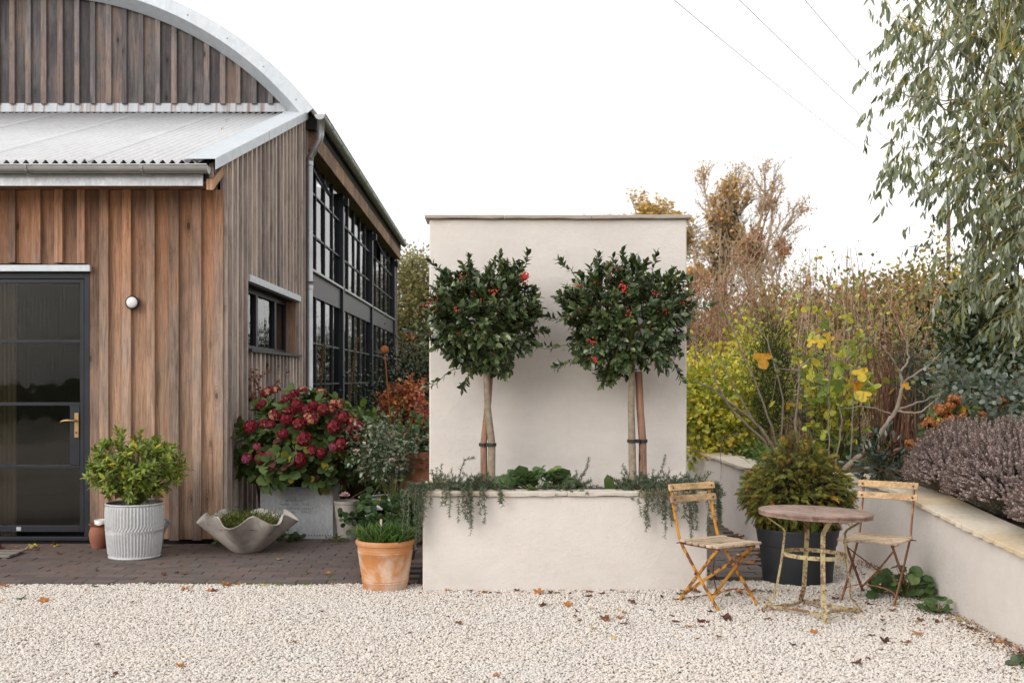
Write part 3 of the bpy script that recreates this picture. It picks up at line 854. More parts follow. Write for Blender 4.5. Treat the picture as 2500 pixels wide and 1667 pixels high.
def sl(x0, x1, dz0, dz1, y0, y1):
    return [(x0, y0, zr(y0) + dz0), (x1, y0, zr(y0) + dz0), (x1, y1, zr(y1) + dz0), (x0, y1, zr(y1) + dz0), (x0, y0, zr(y0) + dz1), (x1, y0, zr(y0) + dz1), (x1, y1, zr(y1) + dz1), (x0, y1, zr(y1) + dz1)]
ym = 11.6
for (ya, yb, dz) in ((9.31, ym, 0.0), (ym - 0.06, 14.04, 0.004)):
    MB().hexa(sl(-2.64, BX + 0.075, 0.016 + dz, 0.022 + dz, ya, yb)).hexa(sl(BX + 0.070 + dz, BX + 0.075 + dz, -0.075, 0.016 + dz, ya, yb)).build('rake_flashing', MAT['galv_trim'], lean)
def m_flash():
    g_ = G('flashing'); p = g_.pos()
    c = g_.mix(g_.noise(g_.pos((6, 6, 0.6)), 2.0, 4), (0.30, 0.32, 0.35), (0.52, 0.545, 0.58))
    st = g_.ramp(g_.noise(g_.pos((11, 0.1, 0.15)), 1.7, 3, 0.7), [(0.50, 0.0), (0.62, 1.0)])
    c = g_.mix(g_.math('MULTIPLY', st, 0.85), c, (0.20, 0.12, 0.085))
    return g_.done(g_.pbr(c, 0.5, 0.2, 0.4))
MAT['flashing'] = m_flash()
MB().hexa([(XL, MY - 0.035, 4.945), (-2.62, MY - 0.035, 4.945), (-2.62, MY - 0.004, 4.945), (XL, MY - 0.004, 4.945), (XL, MY - 0.018, 5.075), (-2.62, MY - 0.018, 5.075), (-2.62, MY - 0.004, 5.075), (XL, MY - 0.004, 5.075)]).build('abutment_flashing', MAT['flashing'], lean)
for (xx, yy, mm) in ((-3.62, 13.1, 'galv'), (-3.55, 12.2, 'coping')):   # two small debris blocks lying on the sheets
    pass
# front gutter
def gutter_x(x0, x1, yc, zc, r, parent):
    V = []; F = []; n = 12
    for xx in (x0, x1):
        for k in range(n + 1):
            a = PI + PI * k / n
            V.append((xx, yc + r * math.cos(a), zc + r * math.sin(a)))
        for k in range(n + 1):
            a = 2 * PI - PI * k / n
            V.append((xx, yc + (r - 0.004) * math.cos(a), zc + (r - 0.004) * math.sin(a)))
    m_ = 2 * (n + 1)
    for k in range(m_): F.append((k, (k + 1) % m_, m_ + (k + 1) % m_, m_ + k))
    gm_ = MB().add(V, F)
    gm_.tube([(x0, yc - r, zc + 0.004), (x1, yc - r, zc + 0.004)], 0.008, 8)
    return gm_.build('gutter', MAT['zinc'], parent, smooth=True)
gut = gutter_x(XL, BX + 0.01, 9.325, 3.318, 0.062, barn); smooth_angle(gut, 50)
MB().add([(BX + 0.0105, 9.325 + 0.064 * math.cos(PI + PI * k / 10), 3.318 + 0.064 * math.sin(PI + PI * k / 10)) for k in range(11)], [tuple(range(11))]).build('gutter_end', MAT['galv_trim'], gut)
for k in range(4):
    xx = -2.98 - k * 0.985 - 0.0
    pts = [(xx, 9.325 + 0.068 * math.cos(PI + PI * t / 8), 3.318 + 0.068 * math.sin(PI + PI * t / 8)) for t in range(9)]
    MB().bar(pts, 0.022, 0.004, (1, 0, 0)).build('gutter_bracket', MAT['zinc'], gut)

# gable with its arched metal verge
AX, AZ, RO, RI = -5.90, 2.08, 4.615, 4.35
def arch_z(x, r): return AZ + math.sqrt(max(0.0, r * r - (x - AX) ** 2))
V = []; F = []; n = 40
for i in range(n + 1):
    x = min(AX + (RI + 0.05) * math.cos(PI * i / n), BX - 0.13 - 0.001 * i)
    V += [(x, MY + 0.002, 0.0), (x, MY + 0.002, arch_z(x, RI + 0.05))]
for i in range(n): F.append((2 * i, 2 * i + 1, 2 * i + 3, 2 * i + 2))
gable = MB().add(V, F).build('gable_wall', MAT['void'], barn)
x = -2.64
GZ0 = 5.055
def board_gable(x0, x1, z0, y0, th, name):
    za = max(arch_z(x0, RI + 0.04), z0 + 0.01); zb = max(arch_z(x1, RI + 0.04), z0 + 0.01)
    z0 += g.uniform(-0.004, 0.004)
    MB().hexa([(x0, y0 - th, z0), (x1, y0 - th, z0), (x1, y0, z0), (x0, y0, z0), (x0, y0 - th, za), (x1, y0 - th, zb), (x1, y0, zb), (x0, y0, za)]).build(name, MAT['wood_gable_batten' if name == 'batten' else 'wood_gable'], gable)
while x > -7.3:
    wd = 0.208 + g.uniform(-0.01, 0.01)
    board_gable(x - wd + 0.002, x - 0.002, GZ0, MY, 0.020, 'board')
    bw = 0.065 + g.uniform(-0.006, 0.008)
    board_gable(x - wd + 0.002 - bw / 2, x - wd + bw / 2, GZ0 - 0.008, MY - 0.020, 0.030, 'batten')
    x -= wd
# barrel roof
V = []; F = []; n = 48
RB = 4.575
a0 = math.asin((4.87 - AZ) / RB)
for i in range(n + 1):
    a = a0 + (PI - 2 * a0) * i / n
    V += [(AX + RB * math.cos(a), 13.9, AZ + RB * math.sin(a)), (AX + RB * math.cos(a), EY + 0.15, AZ + RB * math.sin(a))]
for i in range(n): F.append((2 * i, 2 * i + 2, 2 * i + 3, 2 * i + 1))
barrel = MB().add(V, F).build('barrel_roof', MAT['roof_sheet'], barn, smooth=True)
sol = barrel.modifiers.new('thick', 'SOLIDIFY'); sol.thickness = 0.05; sol.offset = -1
nseg = 11
a_end = math.asin((4.93 - AZ) / RO)
for k in range(nseg):
    aa = a_end + (PI - 2 * a_end) * k / nseg; ab = a_end + (PI - 2 * a_end) * (k + 1) / nseg + 0.006
    V = []; F = []; n = 8
    yo = 13.84 - 0.002 * (k % 2)
    for i in range(n + 1):
        a = aa + (ab - aa) * i / n; c, s = math.cos(a), math.sin(a)
        for (r, yy) in ((RI, 14.03), (RI + 0.105, yo), (RO, yo), (RO, 13.98)):
            V.append((AX + r * c, yy, AZ + r * s))
    for i in range(n):
        for q in range(3): F.append((4 * i + q, 4 * i + q + 1, 4 * i + 5 + q, 4 * i + 4 + q))
    o = MB().add(V, F).build('verge_panel', MAT['galv_trim'], barrel, smooth=True); smooth_angle(o, 30)
for k in range(14):
    a = a_end + 0.05 + (PI - 2 * a_end) * k / 14
    MB().ball((AX + (RO - 0.09) * math.cos(a), 13.836, AZ + (RO - 0.09) * math.sin(a)), 0.010, 6, 4).build('screw', MAT['zinc'], barrel, smooth=True)
# closed shell so that the inside stays dark, concrete floor, far side
MB().box(-9.45, -9.35, MY, EY, 0, 4.95).build('far_side_wall', MAT['interior'], barn)
MB().box(-9.4, BX - 0.02, EY, EY + 0.1, 0, 4.9).build('end_wall', MAT['wood_side'], barn)
V = []; F = []
for i in range(31):
    x = min(AX + 4.5 * math.cos(PI * i / 30), BX - 0.03 - 0.001 * i); V += [(x, EY + 0.05, 4.6), (x, EY + 0.05, max(4.62, arch_z(x, 4.5)))]
for i in range(30): F.append((2 * i, 2 * i + 1, 2 * i + 3, 2 * i + 2))
MB().add(V, F).build('end_gable', MAT['wood_side'], barn)
MB().box(XL, BX - 0.11, BY + 0.1, EY, -0.025, -0.005).build('floor', MAT['interior'], barn)
MB().box(XL - 0.1, XL, BY, MY, 0, 3.4).build('lean_to_far_wall', MAT['interior'], barn)

# glazed side wall
GX = -2.455
gz = MB().box(GX - 0.06, GX + 0.06, MY, EY, 0.0, 0.14).build('glazed_wall', MAT['dark_steel'], barn)
cols = [(14.15, 14.28), (17.48, 17.64), (21.78, 21.94), (26.8, 27.2)]
for (a, b) in cols:
    MB().box(GX - 0.08, GX + 0.075, a, b, 0.0, 4.47).build('column', MAT['dark_steel'], gz)
    if a > 15: MB().box(GX + 0.075, GX + 0.15, a + 0.03, b - 0.03, 4.28, 4.40).build('column_bracket', MAT['dark_steel'], gz)
lower = [0.14, 0.30, 0.87, 1.43, 1.99, 2.62]
upper = [2.95, 3.46, 4.03, 4.47]
gr_ = random.Random(5)
for bi in range(3):
    y0 = cols[bi][1]; y1 = cols[bi + 1][0]
    npn = 4 if bi == 0 else 5
    w_ = (y1 - y0) / npn
    MB().box(GX - 0.02, GX + 0.035, y0, y1, 2.62, 2.95).build('spandrel_panel', MAT['dark_steel'], gz)
    MB().box(GX + 0.035, GX + 0.085, y0, y1, 2.935, 2.965).build('spandrel_cap', MAT['zinc'], gz)
    for k in range(1, npn):
        yy = y0 + w_ * k; thick = 0.018
        MB().box(GX - 0.03, GX + 0.03, yy - thick, yy + thick, 0.14, 2.62).build('mullion', MAT['dark_steel'], gz)
        MB().box(GX - 0.03, GX + 0.03, yy - thick, yy + thick, 2.95, 4.47).build('mullion', MAT['dark_steel'], gz)
    for zz in lower[1:-1] + upper[1:-1]:
        MB().box(GX - 0.022, GX + 0.022, y0, y1, zz - 0.012, zz + 0.012).build('transom', MAT['dark_steel'], gz)
    for k in range(npn):
        ya, yb = y0 + w_ * k + 0.018, y0 + w_ * (k + 1) - 0.018
        for zs in (lower[1:], upper):
            for i in range(len(zs) - 1):
                z0_, z1_ = zs[i] + 0.016, zs[i + 1] - 0.016
                tl = gr_.uniform(-0.006, 0.006)
                if zs is upper and i == 2 and ((bi == 0 and k == 0) or (bi == 2 and k == 1)): 
                    tl = 0.22      # casement standing open at the bottom
                    MB().tube([(GX + tl, ya, z0_), (GX + tl, yb, z0_), (GX, yb, z1_), (GX, ya, z1_), (GX + tl, ya, z0_)], 0.018, 4).build('open_casement', MAT['dark_steel'], gz)
                t2 = gr_.uniform(-0.004, 0.004)
                MB().add([(GX + tl, ya, z0_), (GX + tl + t2, yb, z0_), (GX + t2, yb, z1_), (GX, ya, z1_)], [(0, 1, 2, 3)]).build('pane', MAT['glass'], gz)
eave = MB().box(GX - 0.02, -2.285, MY + 0.002, EY, 4.472, 4.70).build('eave', MAT['wood_eave'], barn)
MB().box(GX - 0.02, -2.262, MY - 0.12, EY + 0.05, 4.702, 4.885).build('fascia', MAT['void'], eave)  # near-black: the shadow behind the gutter is put into its colour
for k in range(44):
    yy = MY + 0.03 + k * 0.297
    MB().box(-2.2845, -2.270, yy, yy + 0.285, 4.47, 4.70).build('fascia_board', MAT['wood_eave'], eave)
MB().box(-2.50, -2.36, EY - 0.0, EY + 0.09, 0.05, 4.47).build('end_board', MAT['wood_side'], eave)
# long gutter, half round, running down the side
V = []; F = []; n = 10; gxc, gzc, gr2 = -2.185, 4.865, 0.068
for yy in (13.86, EY + 0.1):
    for k in range(n + 1):
        a = PI + PI * k / n; V.append((gxc + gr2 * math.cos(a), yy, gzc + gr2 * math.sin(a)))
    for k in range(n + 1):
        a = 2 * PI - PI * k / n; V.append((gxc + (gr2 - 0.004) * math.cos(a), yy, gzc + (gr2 - 0.004) * math.sin(a)))
mm = 2 * (n + 1)
for k in range(mm): F.append((k, (k + 1) % mm, mm + (k + 1) % mm, mm + k))
F.append(tuple(range(n + 1)))
g2 = MB().add(V, F).tube([(gxc + gr2, 13.86, gzc + 0.004), (gxc + gr2, EY + 0.1, gzc + 0.004)], 0.010, 8).build('long_gutter', MAT['zinc'], barn, smooth=True); smooth_angle(g2, 50)
for k in range(13):
    yy = 14.6 + k * 0.98
    MB().bar([(gxc + 0.073 * math.cos(PI + PI * t / 8), yy, gzc + 0.073 * math.sin(PI + PI * t / 8)) for t in range(9)], 0.03, 0.006, (0, 1, 0)).build('gutter_bracket', MAT['zinc'], g2)
dpx, dpy = -2.335, 13.98
pts = [(gxc, 13.93, 4.83), (gxc, 13.93, 4.62), (gxc - 0.012, 13.93, 4.55), (gxc - 0.05, 13.94, 4.49), (dpx + 0.06, 13.96, 4.42), (dpx + 0.015, dpy, 4.36), (dpx, dpy, 4.28), (dpx, dpy, 0.05)]
dpipe = MB().tube(pts, [0.052, 0.044, 0.042, 0.042, 0.042, 0.042, 0.042, 0.042], 16).build('downpipe', MAT['zinc'], barn, smooth=True)
for zc in (4.28, 2.70, 1.1):
    MB().tube([(dpx, dpy, zc - 0.05), (dpx, dpy, zc + 0.05)], 0.047, 16).build('pipe_collar', MAT['zinc'], dpipe, smooth=True)

# side window
MB().box(BX - 0.11, BX + 0.075, SY0 - 0.06, SY1 + 0.06, SZ1 + 0.004, SZ1 + 0.072).build('window_flashing', MAT['galv_trim'], side)
win = MB().box(BX - 0.14, BX - 0.10, SY0, SY1, SZ0, SZ0 + 0.05).box(BX - 0.14, BX - 0.10, SY0, SY1, SZ1 - 0.05, SZ1).box(BX - 0.14, BX - 0.10, SY0, SY0 + 0.05, SZ0 + 0.05, SZ1 - 0.05).box(BX - 0.14, BX - 0.10, SY1 - 0.05, SY1, SZ0 + 0.05, SZ1 - 0.05).build('side_window', MAT['dark_steel'], barn)
MB().box(BX - 0.11, BX + 0.09, SY0 - 0.05, SY1 + 0.05, SZ0 - 0.032, SZ0 - 0.002).build('sill', MAT['dark_steel'], win)
MB().box(BX - 0.099, BX + 0.018, SY1 - 0.012, SY1 + 0.0, SZ0, SZ1).build('reveal_board', MAT['wood_reveal'], win)
MB().box(BX - 0.099, BX + 0.018, SY0, SY0 + 0.012, SZ0, SZ1).build('reveal_board', MAT['wood_reveal'], win)
bnd = [SY0 + 0.05, 11.72, 12.72, SY1 - 0.05]
for k in range(3):
    if k: MB().box(BX - 0.145, BX - 0.092, bnd[k] - 0.05, bnd[k] + 0.05, SZ0 + 0.05, SZ1 - 0.05).build('mullion', MAT['dark_steel'], win)
    MB().add([(BX - 0.125, bnd[k] + 0.0, SZ0 + 0.05), (BX - 0.125, bnd[k + 1], SZ0 + 0.05), (BX - 0.125 , bnd[k + 1], SZ1 - 0.05), (BX - 0.125, bnd[k], SZ1 - 0.05)], [(0, 1, 2, 3)]).build('pane', MAT['glass'], win)

# door
door = MB()
fy0, fy1 = BY - 0.012, BY + 0.06
door.box(DX1 - 0.052, DX1 - 0.002, fy0, fy1, 0.09, DZ1 - 0.01).box(DX0, DX0 + 0.05, fy0, fy1, 0.09, DZ1 - 0.01).box(DX0 + 0.05, DX1 - 0.052, fy0, fy1, DZ1 - 0.06, DZ1 - 0.01)
door = door.build('door', MAT['dark_steel'], barn, bevel=0.003)
MB().box(DX0 - 0.02, DX1 + 0.02, BY - 0.075, BY + 0.02, DZ1, DZ1 + 0.055).build('door_flashing', MAT['galv_trim'], front)
ly0, ly1 = BY - 0.004, BY + 0.045
lx0, lx1 = DX0 + 0.055, DX1 - 0.057
MB().box(lx1 - 0.036, lx1, ly0, ly1, 0.13, DZ1 - 0.065).build('stile', MAT['dark_steel'], door, bevel=0.002)
MB().box(lx0, lx0 + 0.036, ly0, ly1, 0.13, DZ1 - 0.065).build('stile', MAT['dark_steel'], door, bevel=0.002)
rails = [(0.13, 0.185), (0.700, 0.728), (1.262, 1.290), (1.822, 1.850), (DZ1 - 0.10, DZ1 - 0.066)]
for (a, b) in rails: MB().box(lx0 + 0.036, lx1 - 0.036, ly0, ly1, a, b).build('rail', MAT['dark_steel'], door, bevel=0.002)
for k in range(4):
    MB().box(lx0 + 0.036, lx1 - 0.036, BY + 0.018, BY + 0.022, rails[k][1], rails[k + 1][0]).build('glass_pane', MAT['glass_reeded'], door)
MB().box(DX0, DX1 - 0.002, BY - 0.035, BY + 0.06, 0.055, 0.089).build('threshold', MAT['dark_steel'], door, bevel=0.004)
MB().box(DX0, DX1, BY + 0.0, BY + 0.06, -0.01, 0.054).build('step', MAT['void'], door)
MB().box(lx1 - 0.125, lx1 - 0.037, ly0 - 0.004, ly1, 0.73, 1.26).build('lock_panel', MAT['dark_steel'], door, bevel=0.002)
hx = lx1 - 0.062
MB().box(hx - 0.019, hx + 0.019, ly0 - 0.014, ly0 - 0.004, 0.975, 1.195).build('handle_plate', MAT['brass'], door, bevel=0.002)
MB().tube([(hx, ly0 - 0.012, 1.128), (hx, ly0 - 0.05, 1.128), (hx - 0.012, ly0 - 0.06, 1.128), (hx - 0.06, ly0 - 0.06, 1.131), (hx - 0.105, ly0 - 0.058, 1.127), (hx - 0.128, ly0 - 0.054, 1.116)], [0.011, 0.009, 0.009, 0.009, 0.008, 0.006], 8).build('handle_lever', MAT['brass'], door, smooth=True)
MB().tube([(hx, ly0 - 0.02, 1.02), (hx, ly0 - 0.01, 1.02)], 0.009, 8).build('keyhole', MAT['screw'], door)
MB().box(-4.26, -4.22, ly0 - 0.006, ly0, 0.14, 0.175).build('floor_bolt', MAT['galv'], door)
# pale curtain hanging behind the left part of the door
V = []; F = []
for i in range(41):
    x = -4.66 + 0.30 * i / 40; yy = BY + 0.22 + 0.02 * math.sin(i * 1.1); V += [(x, yy, 0.02), (x, yy, 2.4)]
for i in range(40): F.append((2 * i, 2 * i + 2, 2 * i + 3, 2 * i + 1))
cur = MB().add(V, F).build('curtain', MAT['curtain'], smooth=True)
tag(cur, 'pale curtain hanging just inside the glazed barn door', 'curtain')

# wall lamp
lp = thing('wall_lamp', 'small round bulkhead lamp with white lens on the timber wall', 'lamp', (-3.20, BY - 0.044, 2.18))
m = MB()
prof = [(0.058, 0.0), (0.062, -0.035), (0.058, -0.046), (0.050, -0.047)]
def disc_y(m, prof, c, n=28):
    V = []; F = []
    for (r, d) in prof:
        for k in range(n):
            a = 2 * PI * k / n; V.append((c[0] + r * math.cos(a), c[1] + d, c[2] + r * math.sin(a)))
    for i in range(len(prof) - 1):
        for k in range(n): F.append((i * n + k, i * n + (k + 1) % n, (i + 1) * n + (k + 1) % n, (i + 1) * n + k))
    m.add(V, F); return m
disc_y(m, [(0.03, 0.03)] + prof, (-3.20, BY - 0.044, 2.18)).build('housing', MAT['dark_steel'], lp, smooth=True)
disc_y(MB(), [(0.050, -0.044), (0.044, -0.058), (0.028, -0.068), (0.001, -0.071)], (-3.20, BY - 0.044, 2.18)).build('lens', MAT['white_glaze'], lp, smooth=True)
# ------------------------------------------------------------------ bistro chairs and table
def make_chair(name, label, loc, rz, metal, group, dx=0.0):
    """folding chair: local x across, -y forward"""
    t = thing(name, label, 'chair')
    hw = 0.172
    for s in (-1, 1):
        x = s * hw
        MB().bar([(x, -0.205, 0.004), (x, 0.0, 0.215), (x, 0.165, 0.405), (x, 0.19, 0.455), (x, 0.232, 0.60), (x, 0.275, 0.795)], 0.020, 0.009, (0, 1, 0.45)).build('back_leg', metal, t)
        xi = s * (hw - 0.016)
        MB().bar([(xi, 0.215, 0.004), (xi, 0.02, 0.212), (xi, -0.165, 0.402)], 0.020, 0.009, (0, 1, -0.9)).build('front_leg', metal, t)
        MB().bar([(xi, -0.185, 0.404), (xi, 0.175, 0.404)], 0.014, 0.010, (0, 0, 1)).build('seat_rail', MAT['rust_bar'], t)
        MB().tube([(x - 0.01, 0.02, 0.222), (x + 0.010, 0.02, 0.222)], 0.008, 6).build('rivet', MAT['screw'], t)
    for i in range(6):
        y = -0.185 + i * 0.064
        z = 0.420 + (0.004 if i in (0, 5) else 0)
        sl_ = MB().box(-0.195, 0.195, y - 0.024, y + 0.024, z - 0.009, z + 0.009)
        sl_.build('seat_slat', MAT['wood_seat'], t, bevel=0.005)
    for (zc, yc) in ((0.690, 0.245), (0.768, 0.262)):
        V = []; F = []; n = 8
        for k in range(n + 1):
            x = -0.205 + 0.41 * k / n
            bow = 0.012 * (1 - (2 * k / n - 1) ** 2)
            for (dy, dz) in ((-0.007, -0.022), (0.007, -0.022), (0.007 + 0.009, 0.022), (-0.007 + 0.009, 0.022)):
                V.append((x, yc - 0.014 + dy + bow, zc + dz))
        for k in range(n):
            for q in range(4): F.append((4 * k + q, 4 * k + (q + 1) % 4, 4 * k + 4 + (q + 1) % 4, 4 * k + 4 + q))
        F += [(0, 3, 2, 1), (4 * n, 4 * n + 1, 4 * n + 2, 4 * n + 3)]
        b = MB().add(V, F).build('back_slat', MAT['wood_slat'], t, bevel=0.004)
        for s in (-1, 1):
            MB().ball((s * hw, yc - 0.020, zc), 0.007, 6, 4).build('screw', MAT['screw'], b)
    MB().tube([(-hw, 0.205, 0.022), (hw, 0.205, 0.022)], 0.006, 6).build('rear_bar', MAT['rust_bar'], t)
    arch = [(-hw, -0.165, 0.045)] + [(hw * math.cos(PI - PI * k / 10) * 0.97, -0.135 + 0.0 * k, 0.075 + 0.055 * math.sin(PI * k / 10)) for k in range(11)] + [(hw, -0.165, 0.045)]
    MB().bar(arch, 0.014, 0.006, (0, 1, 0)).build('front_arch', metal, t)
    xb = hw - 0.016
    MB().bar([(xb, -0.135, 0.372), (0.0, 0.035, 0.205), (-0.02, 0.055, 0.185), (-xb, 0.175, 0.052)], 0.020, 0.006, (0, 0.7, 0.7)).build('cross_brace', metal, t)
    MB().tube([(-xb, -0.135, 0.372), (0.0, 0.045, 0.198), (xb, 0.175, 0.052)], 0.0045, 6).build('cross_rod', MAT['rust_bar'], t)
    MB().tube([(-0.215, 0.160, 0.410), (0.215, 0.160, 0.410)], 0.004, 6).build('seat_pin', MAT['screw'], t)
    t.location = loc; t.rotation_euler = (0, 0, rz); t['group'] = group
    return t
make_chair('folding_chair', 'yellow painted folding bistro chair standing beside the planter corner', (1.50, 7.23, 0.0), math.atan2(0.52, 0.85), MAT['mustard'], 'folding bistro chairs')
make_chair('folding_chair', 'rusty folding bistro chair standing against the low retaining wall', (2.60, 7.36, 0.0), math.atan2(-0.60, 0.80), MAT['mustard_rusty'], 'folding bistro chairs')

def m_tabletop():
    g = G('table_top'); p = g.pos(obj=True)
    c = g.mix(g.ramp(g.noise(p, 5, 5, 0.65), [(0.36, 0.0), (0.62, 1.0)]), (0.17, 0.095, 0.068), (0.33, 0.225, 0.175))
    c = g.mix(g.ramp(g.noise(p, 30, 5, 0.7), [(0.5, 0.0), (0.8, 0.55)]), c, (0.44, 0.34, 0.29))
    c = g.mix(g.ramp(g.noise(p, 14, 3), [(0.55, 0.0), (0.68, 0.8)]), c, (0.13, 0.062, 0.042))
    return g.done(g.pbr(c, g.ramp(g.noise(p, 9, 3), [(0.3, 0.40), (0.7, 0.65)]), 0.0, 0.45, g.bump(g.noise(p, 60, 3), 0.15, 0.002)))
MAT['table_top'] = m_tabletop()
tb = thing('bistro_table', 'round rusty metal bistro table with flaking cream legs on the gravel', 'table')
V = []
top = MB(); nseg = 64; TH = 0.662
prof = [(0.016, TH), (0.345, TH + 0.002), (0.352, TH - 0.001), (0.352, TH - 0.010), (0.345, TH - 0.012), (0.345, TH - 0.020), (0.350, TH - 0.022), (0.350, TH - 0.030), (0.34, TH - 0.031), (0.016, TH - 0.014), (0.016, TH)]
tp = top.lathe(prof, nseg).build('table_top', MAT['table_top'], tb, smooth=True); smooth_angle(tp, 30)
for k in range(4):
    a = R(-92 + 90 * k)
    c, s = math.cos(a), math.sin(a)
    lp_ = [(0.335, 0.634), (0.20, 0.545), (0.190, 0.525), (0.194, 0.46), (0.205, 0.35), (0.235, 0.15), (0.243, 0.115), (0.300, 0.052), (0.308, 0.036), (0.309, 0.0)]
    pts = [(r * c, r * s, z) for r, z in lp_]
    MB().bar(pts, 0.028, 0.008, (-s, c, 0)).build('leg', MAT['cream_paint'], tb)
    a2 = a + R(90)
    p0 = Vector((0.300 * c, 0.300 * s, 0.045)); p1 = Vector((0.300 * math.cos(a2), 0.300 * math.sin(a2), 0.045)); mid = Vector((0.045 * (c + math.cos(a2)), 0.045 * (s + math.sin(a2)), 0.050))
    cv = [p0.lerp(mid, t).lerp(mid.lerp(p1, t), t) for t in [i / 10 for i in range(11)]]
    MB().bar(cv, 0.018, 0.006, (0, 0, 1)).build('stretcher', MAT['cream_paint'], tb)
V = []; F = []; n = 40
for k in range(n):
    a = 2 * PI * k / n
    for (r, z) in ((0.192, 0.375), (0.198, 0.375), (0.198, 0.400), (0.192, 0.400)): V.append((r * math.cos(a), r * math.sin(a), z))
for k in range(n):
    for q in range(4): F.append((4 * k + q, 4 * ((k + 1) % n) + q, 4 * ((k + 1) % n) + (q + 1) % 4, 4 * k + (q + 1) % 4))
MB().add(V, F).build('hoop', MAT['cream_paint'], tb)
tb.location = (2.04, 6.92, 0.0); tb.rotation_euler = (R(-0.5), R(1.6), 0)

# ------------------------------------------------------------------ pots and tubs
def pot_lathe(name, label, cat, c, prof, mat, n=48, group=None, part='pot_body', soil=None, mod=None, soil_mat='soil', bevel=0):
    t = thing(name, label, cat, c, group)
    o = MB().lathe(prof, n, c, mod=mod, close=True).build(part, mat, t, smooth=True); smooth_angle(o, 40)
    if soil:
        r, z = soil
        V = [(c[0], c[1], c[2] + z + 0.02)] + [(c[0] + r * math.cos(2 * PI * k / 24), c[1] + r * math.sin(2 * PI * k / 24), c[2] + z) for k in range(24)]
        MB().add(V, [(0, 1 + k, 1 + (k + 1) % 24) for k in range(24)]).build('soil', MAT[soil_mat], t)
    return t

GZ = 0.006; BZ = 0.0245      # gravel and brick surface
# ribbed zinc dolly tubs
def tub(label, c, rt, h, seed):
    t = thing('zinc_tub', label, 'tub', c, 'ribbed zinc tubs used as planters')
    nr = 54; n = nr * 6; rows = 44
    V = []; F = []
    for j in range(rows + 1):
        z = h * j / rows; f = z / h
        base = rt * (0.875 + 0.125 * math.sin(min(1.0, f * 1.15) * PI / 2)) * (1 - 0.02 * max(0, f - 0.8) / 0.2)
        zig = 0.0
        if 0.47 < f < 0.60:
            q = (f - 0.47) / 0.13
            zig = (1 - abs(2 * q - 1)) * 0.115
            base *= 1 + 0.008 * math.sin(q * PI)
        a_rib = 0.0062 * min(1, max(0, (f - 0.05) / 0.04)) * min(1, max(0, (0.97 - f) / 0.03))
        for k in range(n):
            a = 2 * PI * k / n
            rr_ = base + a_rib * math.sin(nr * (a + zig))
            V.append((c[0] + rr_ * math.cos(a), c[1] + rr_ * math.sin(a), c[2] + z))
    for j in range(rows):
        for k in range(n): F.append((j * n + k, j * n + (k + 1) % n, (j + 1) * n + (k + 1) % n, (j + 1) * n + k))
    b = MB().add(V, F).build('tub_body', MAT['galv_tub'], t, smooth=True)
    rim = [(c[0] + (rt * 0.985) * math.cos(2 * PI * k / 48), c[1] + (rt * 0.985) * math.sin(2 * PI * k / 48), c[2] + h) for k in range(49)]
    MB().tube(rim, 0.009, 6).build('rim', MAT['galv_tub'], t, smooth=True)
    br = rt * 0.872
    MB().tube([(c[0] + br * math.cos(2 * PI * k / 48), c[1] + br * math.sin(2 * PI * k / 48), c[2] + 0.012) for k in range(49)], 0.010, 6).build('foot_ring', MAT['galv_tub'], t, smooth=True)
    V = [(c[0], c[1], c[2] + h - 0.03)] + [(c[0] + rt * 0.98 * math.cos(2 * PI * k / 24), c[1] + rt * 0.98 * math.sin(2 * PI * k / 24), c[2] + h - 0.045) for k in range(24)]
    MB().add(V, [(0, 1 + k, 1 + (k + 1) % 24) for k in range(24)]).build('soil', MAT['soil'], t)
    return t
TUB1 = (-2.965, 9.05, BZ); tub('ribbed zinc tub holding the green leafy shrub beside the barn door', TUB1, 0.232, 0.445, 1)
TUB2 = (-0.87, 9.62, BZ); tub('ribbed zinc tub holding the rose bush behind the geranium', TUB2, 0.225, 0.430, 2)

# small clay jug pot with a white cup in it, zinc can behind the tub
JC = (-3.42, 9.50, BZ)
def frill(r, z, a):
    if z > 0.195: return r * (1 + 0.05 * math.sin(7 * a)), z + 0.006 * math.sin(7 * a + 1)
    return r, z
pot_lathe('clay_jar', 'small rounded terracotta jar with frilled rim beside the door frame', 'jar', JC,
          [(0.058, 0.0), (0.064, 0.012), (0.080, 0.07), (0.088, 0.12), (0.082, 0.16), (0.068, 0.19), (0.076, 0.205), (0.088, 0.213), (0.084, 0.216), (0.066, 0.195), (0.064, 0.185), (0.07, 0.16)], MAT['terracotta'], 48, mod=frill)
cup = thing('white_cup', 'white glazed cup standing in the small terracotta jar', 'cup', (JC[0] + 0.012, JC[1], JC[2] + 0.175))
MB().lathe([(0.042, 0.0), (0.048, 0.02), (0.054, 0.075), (0.050, 0.076), (0.044, 0.02), (0.002, 0.012)], 32, (JC[0] + 0.012, JC[1], JC[2] + 0.175), close=True).build('cup_body', MAT['white_glaze'], cup, smooth=True)
can = thing('zinc_jug', 'dull zinc jug half hidden behind the ribbed tub', 'jug', (-2.95, 9.50, BZ))
MB().lathe([(0.085, 0.0), (0.088, 0.15), (0.075, 0.21), (0.078, 0.225), (0.074, 0.225), (0.07, 0.2), (0.08, 0.14)], 32, (-2.95, 9.50, BZ), close=True).build('jug_body', MAT['galv_tank'], can, smooth=True)
MB().tube([(-2.875, 9.49, BZ + 0.13), (-2.85, 9.485, BZ + 0.19), (-2.82, 9.48, BZ + 0.245)], [0.020, 0.026, 0.034], 12, cap=False).build('spout', MAT['galv_tank'], can, smooth=True)

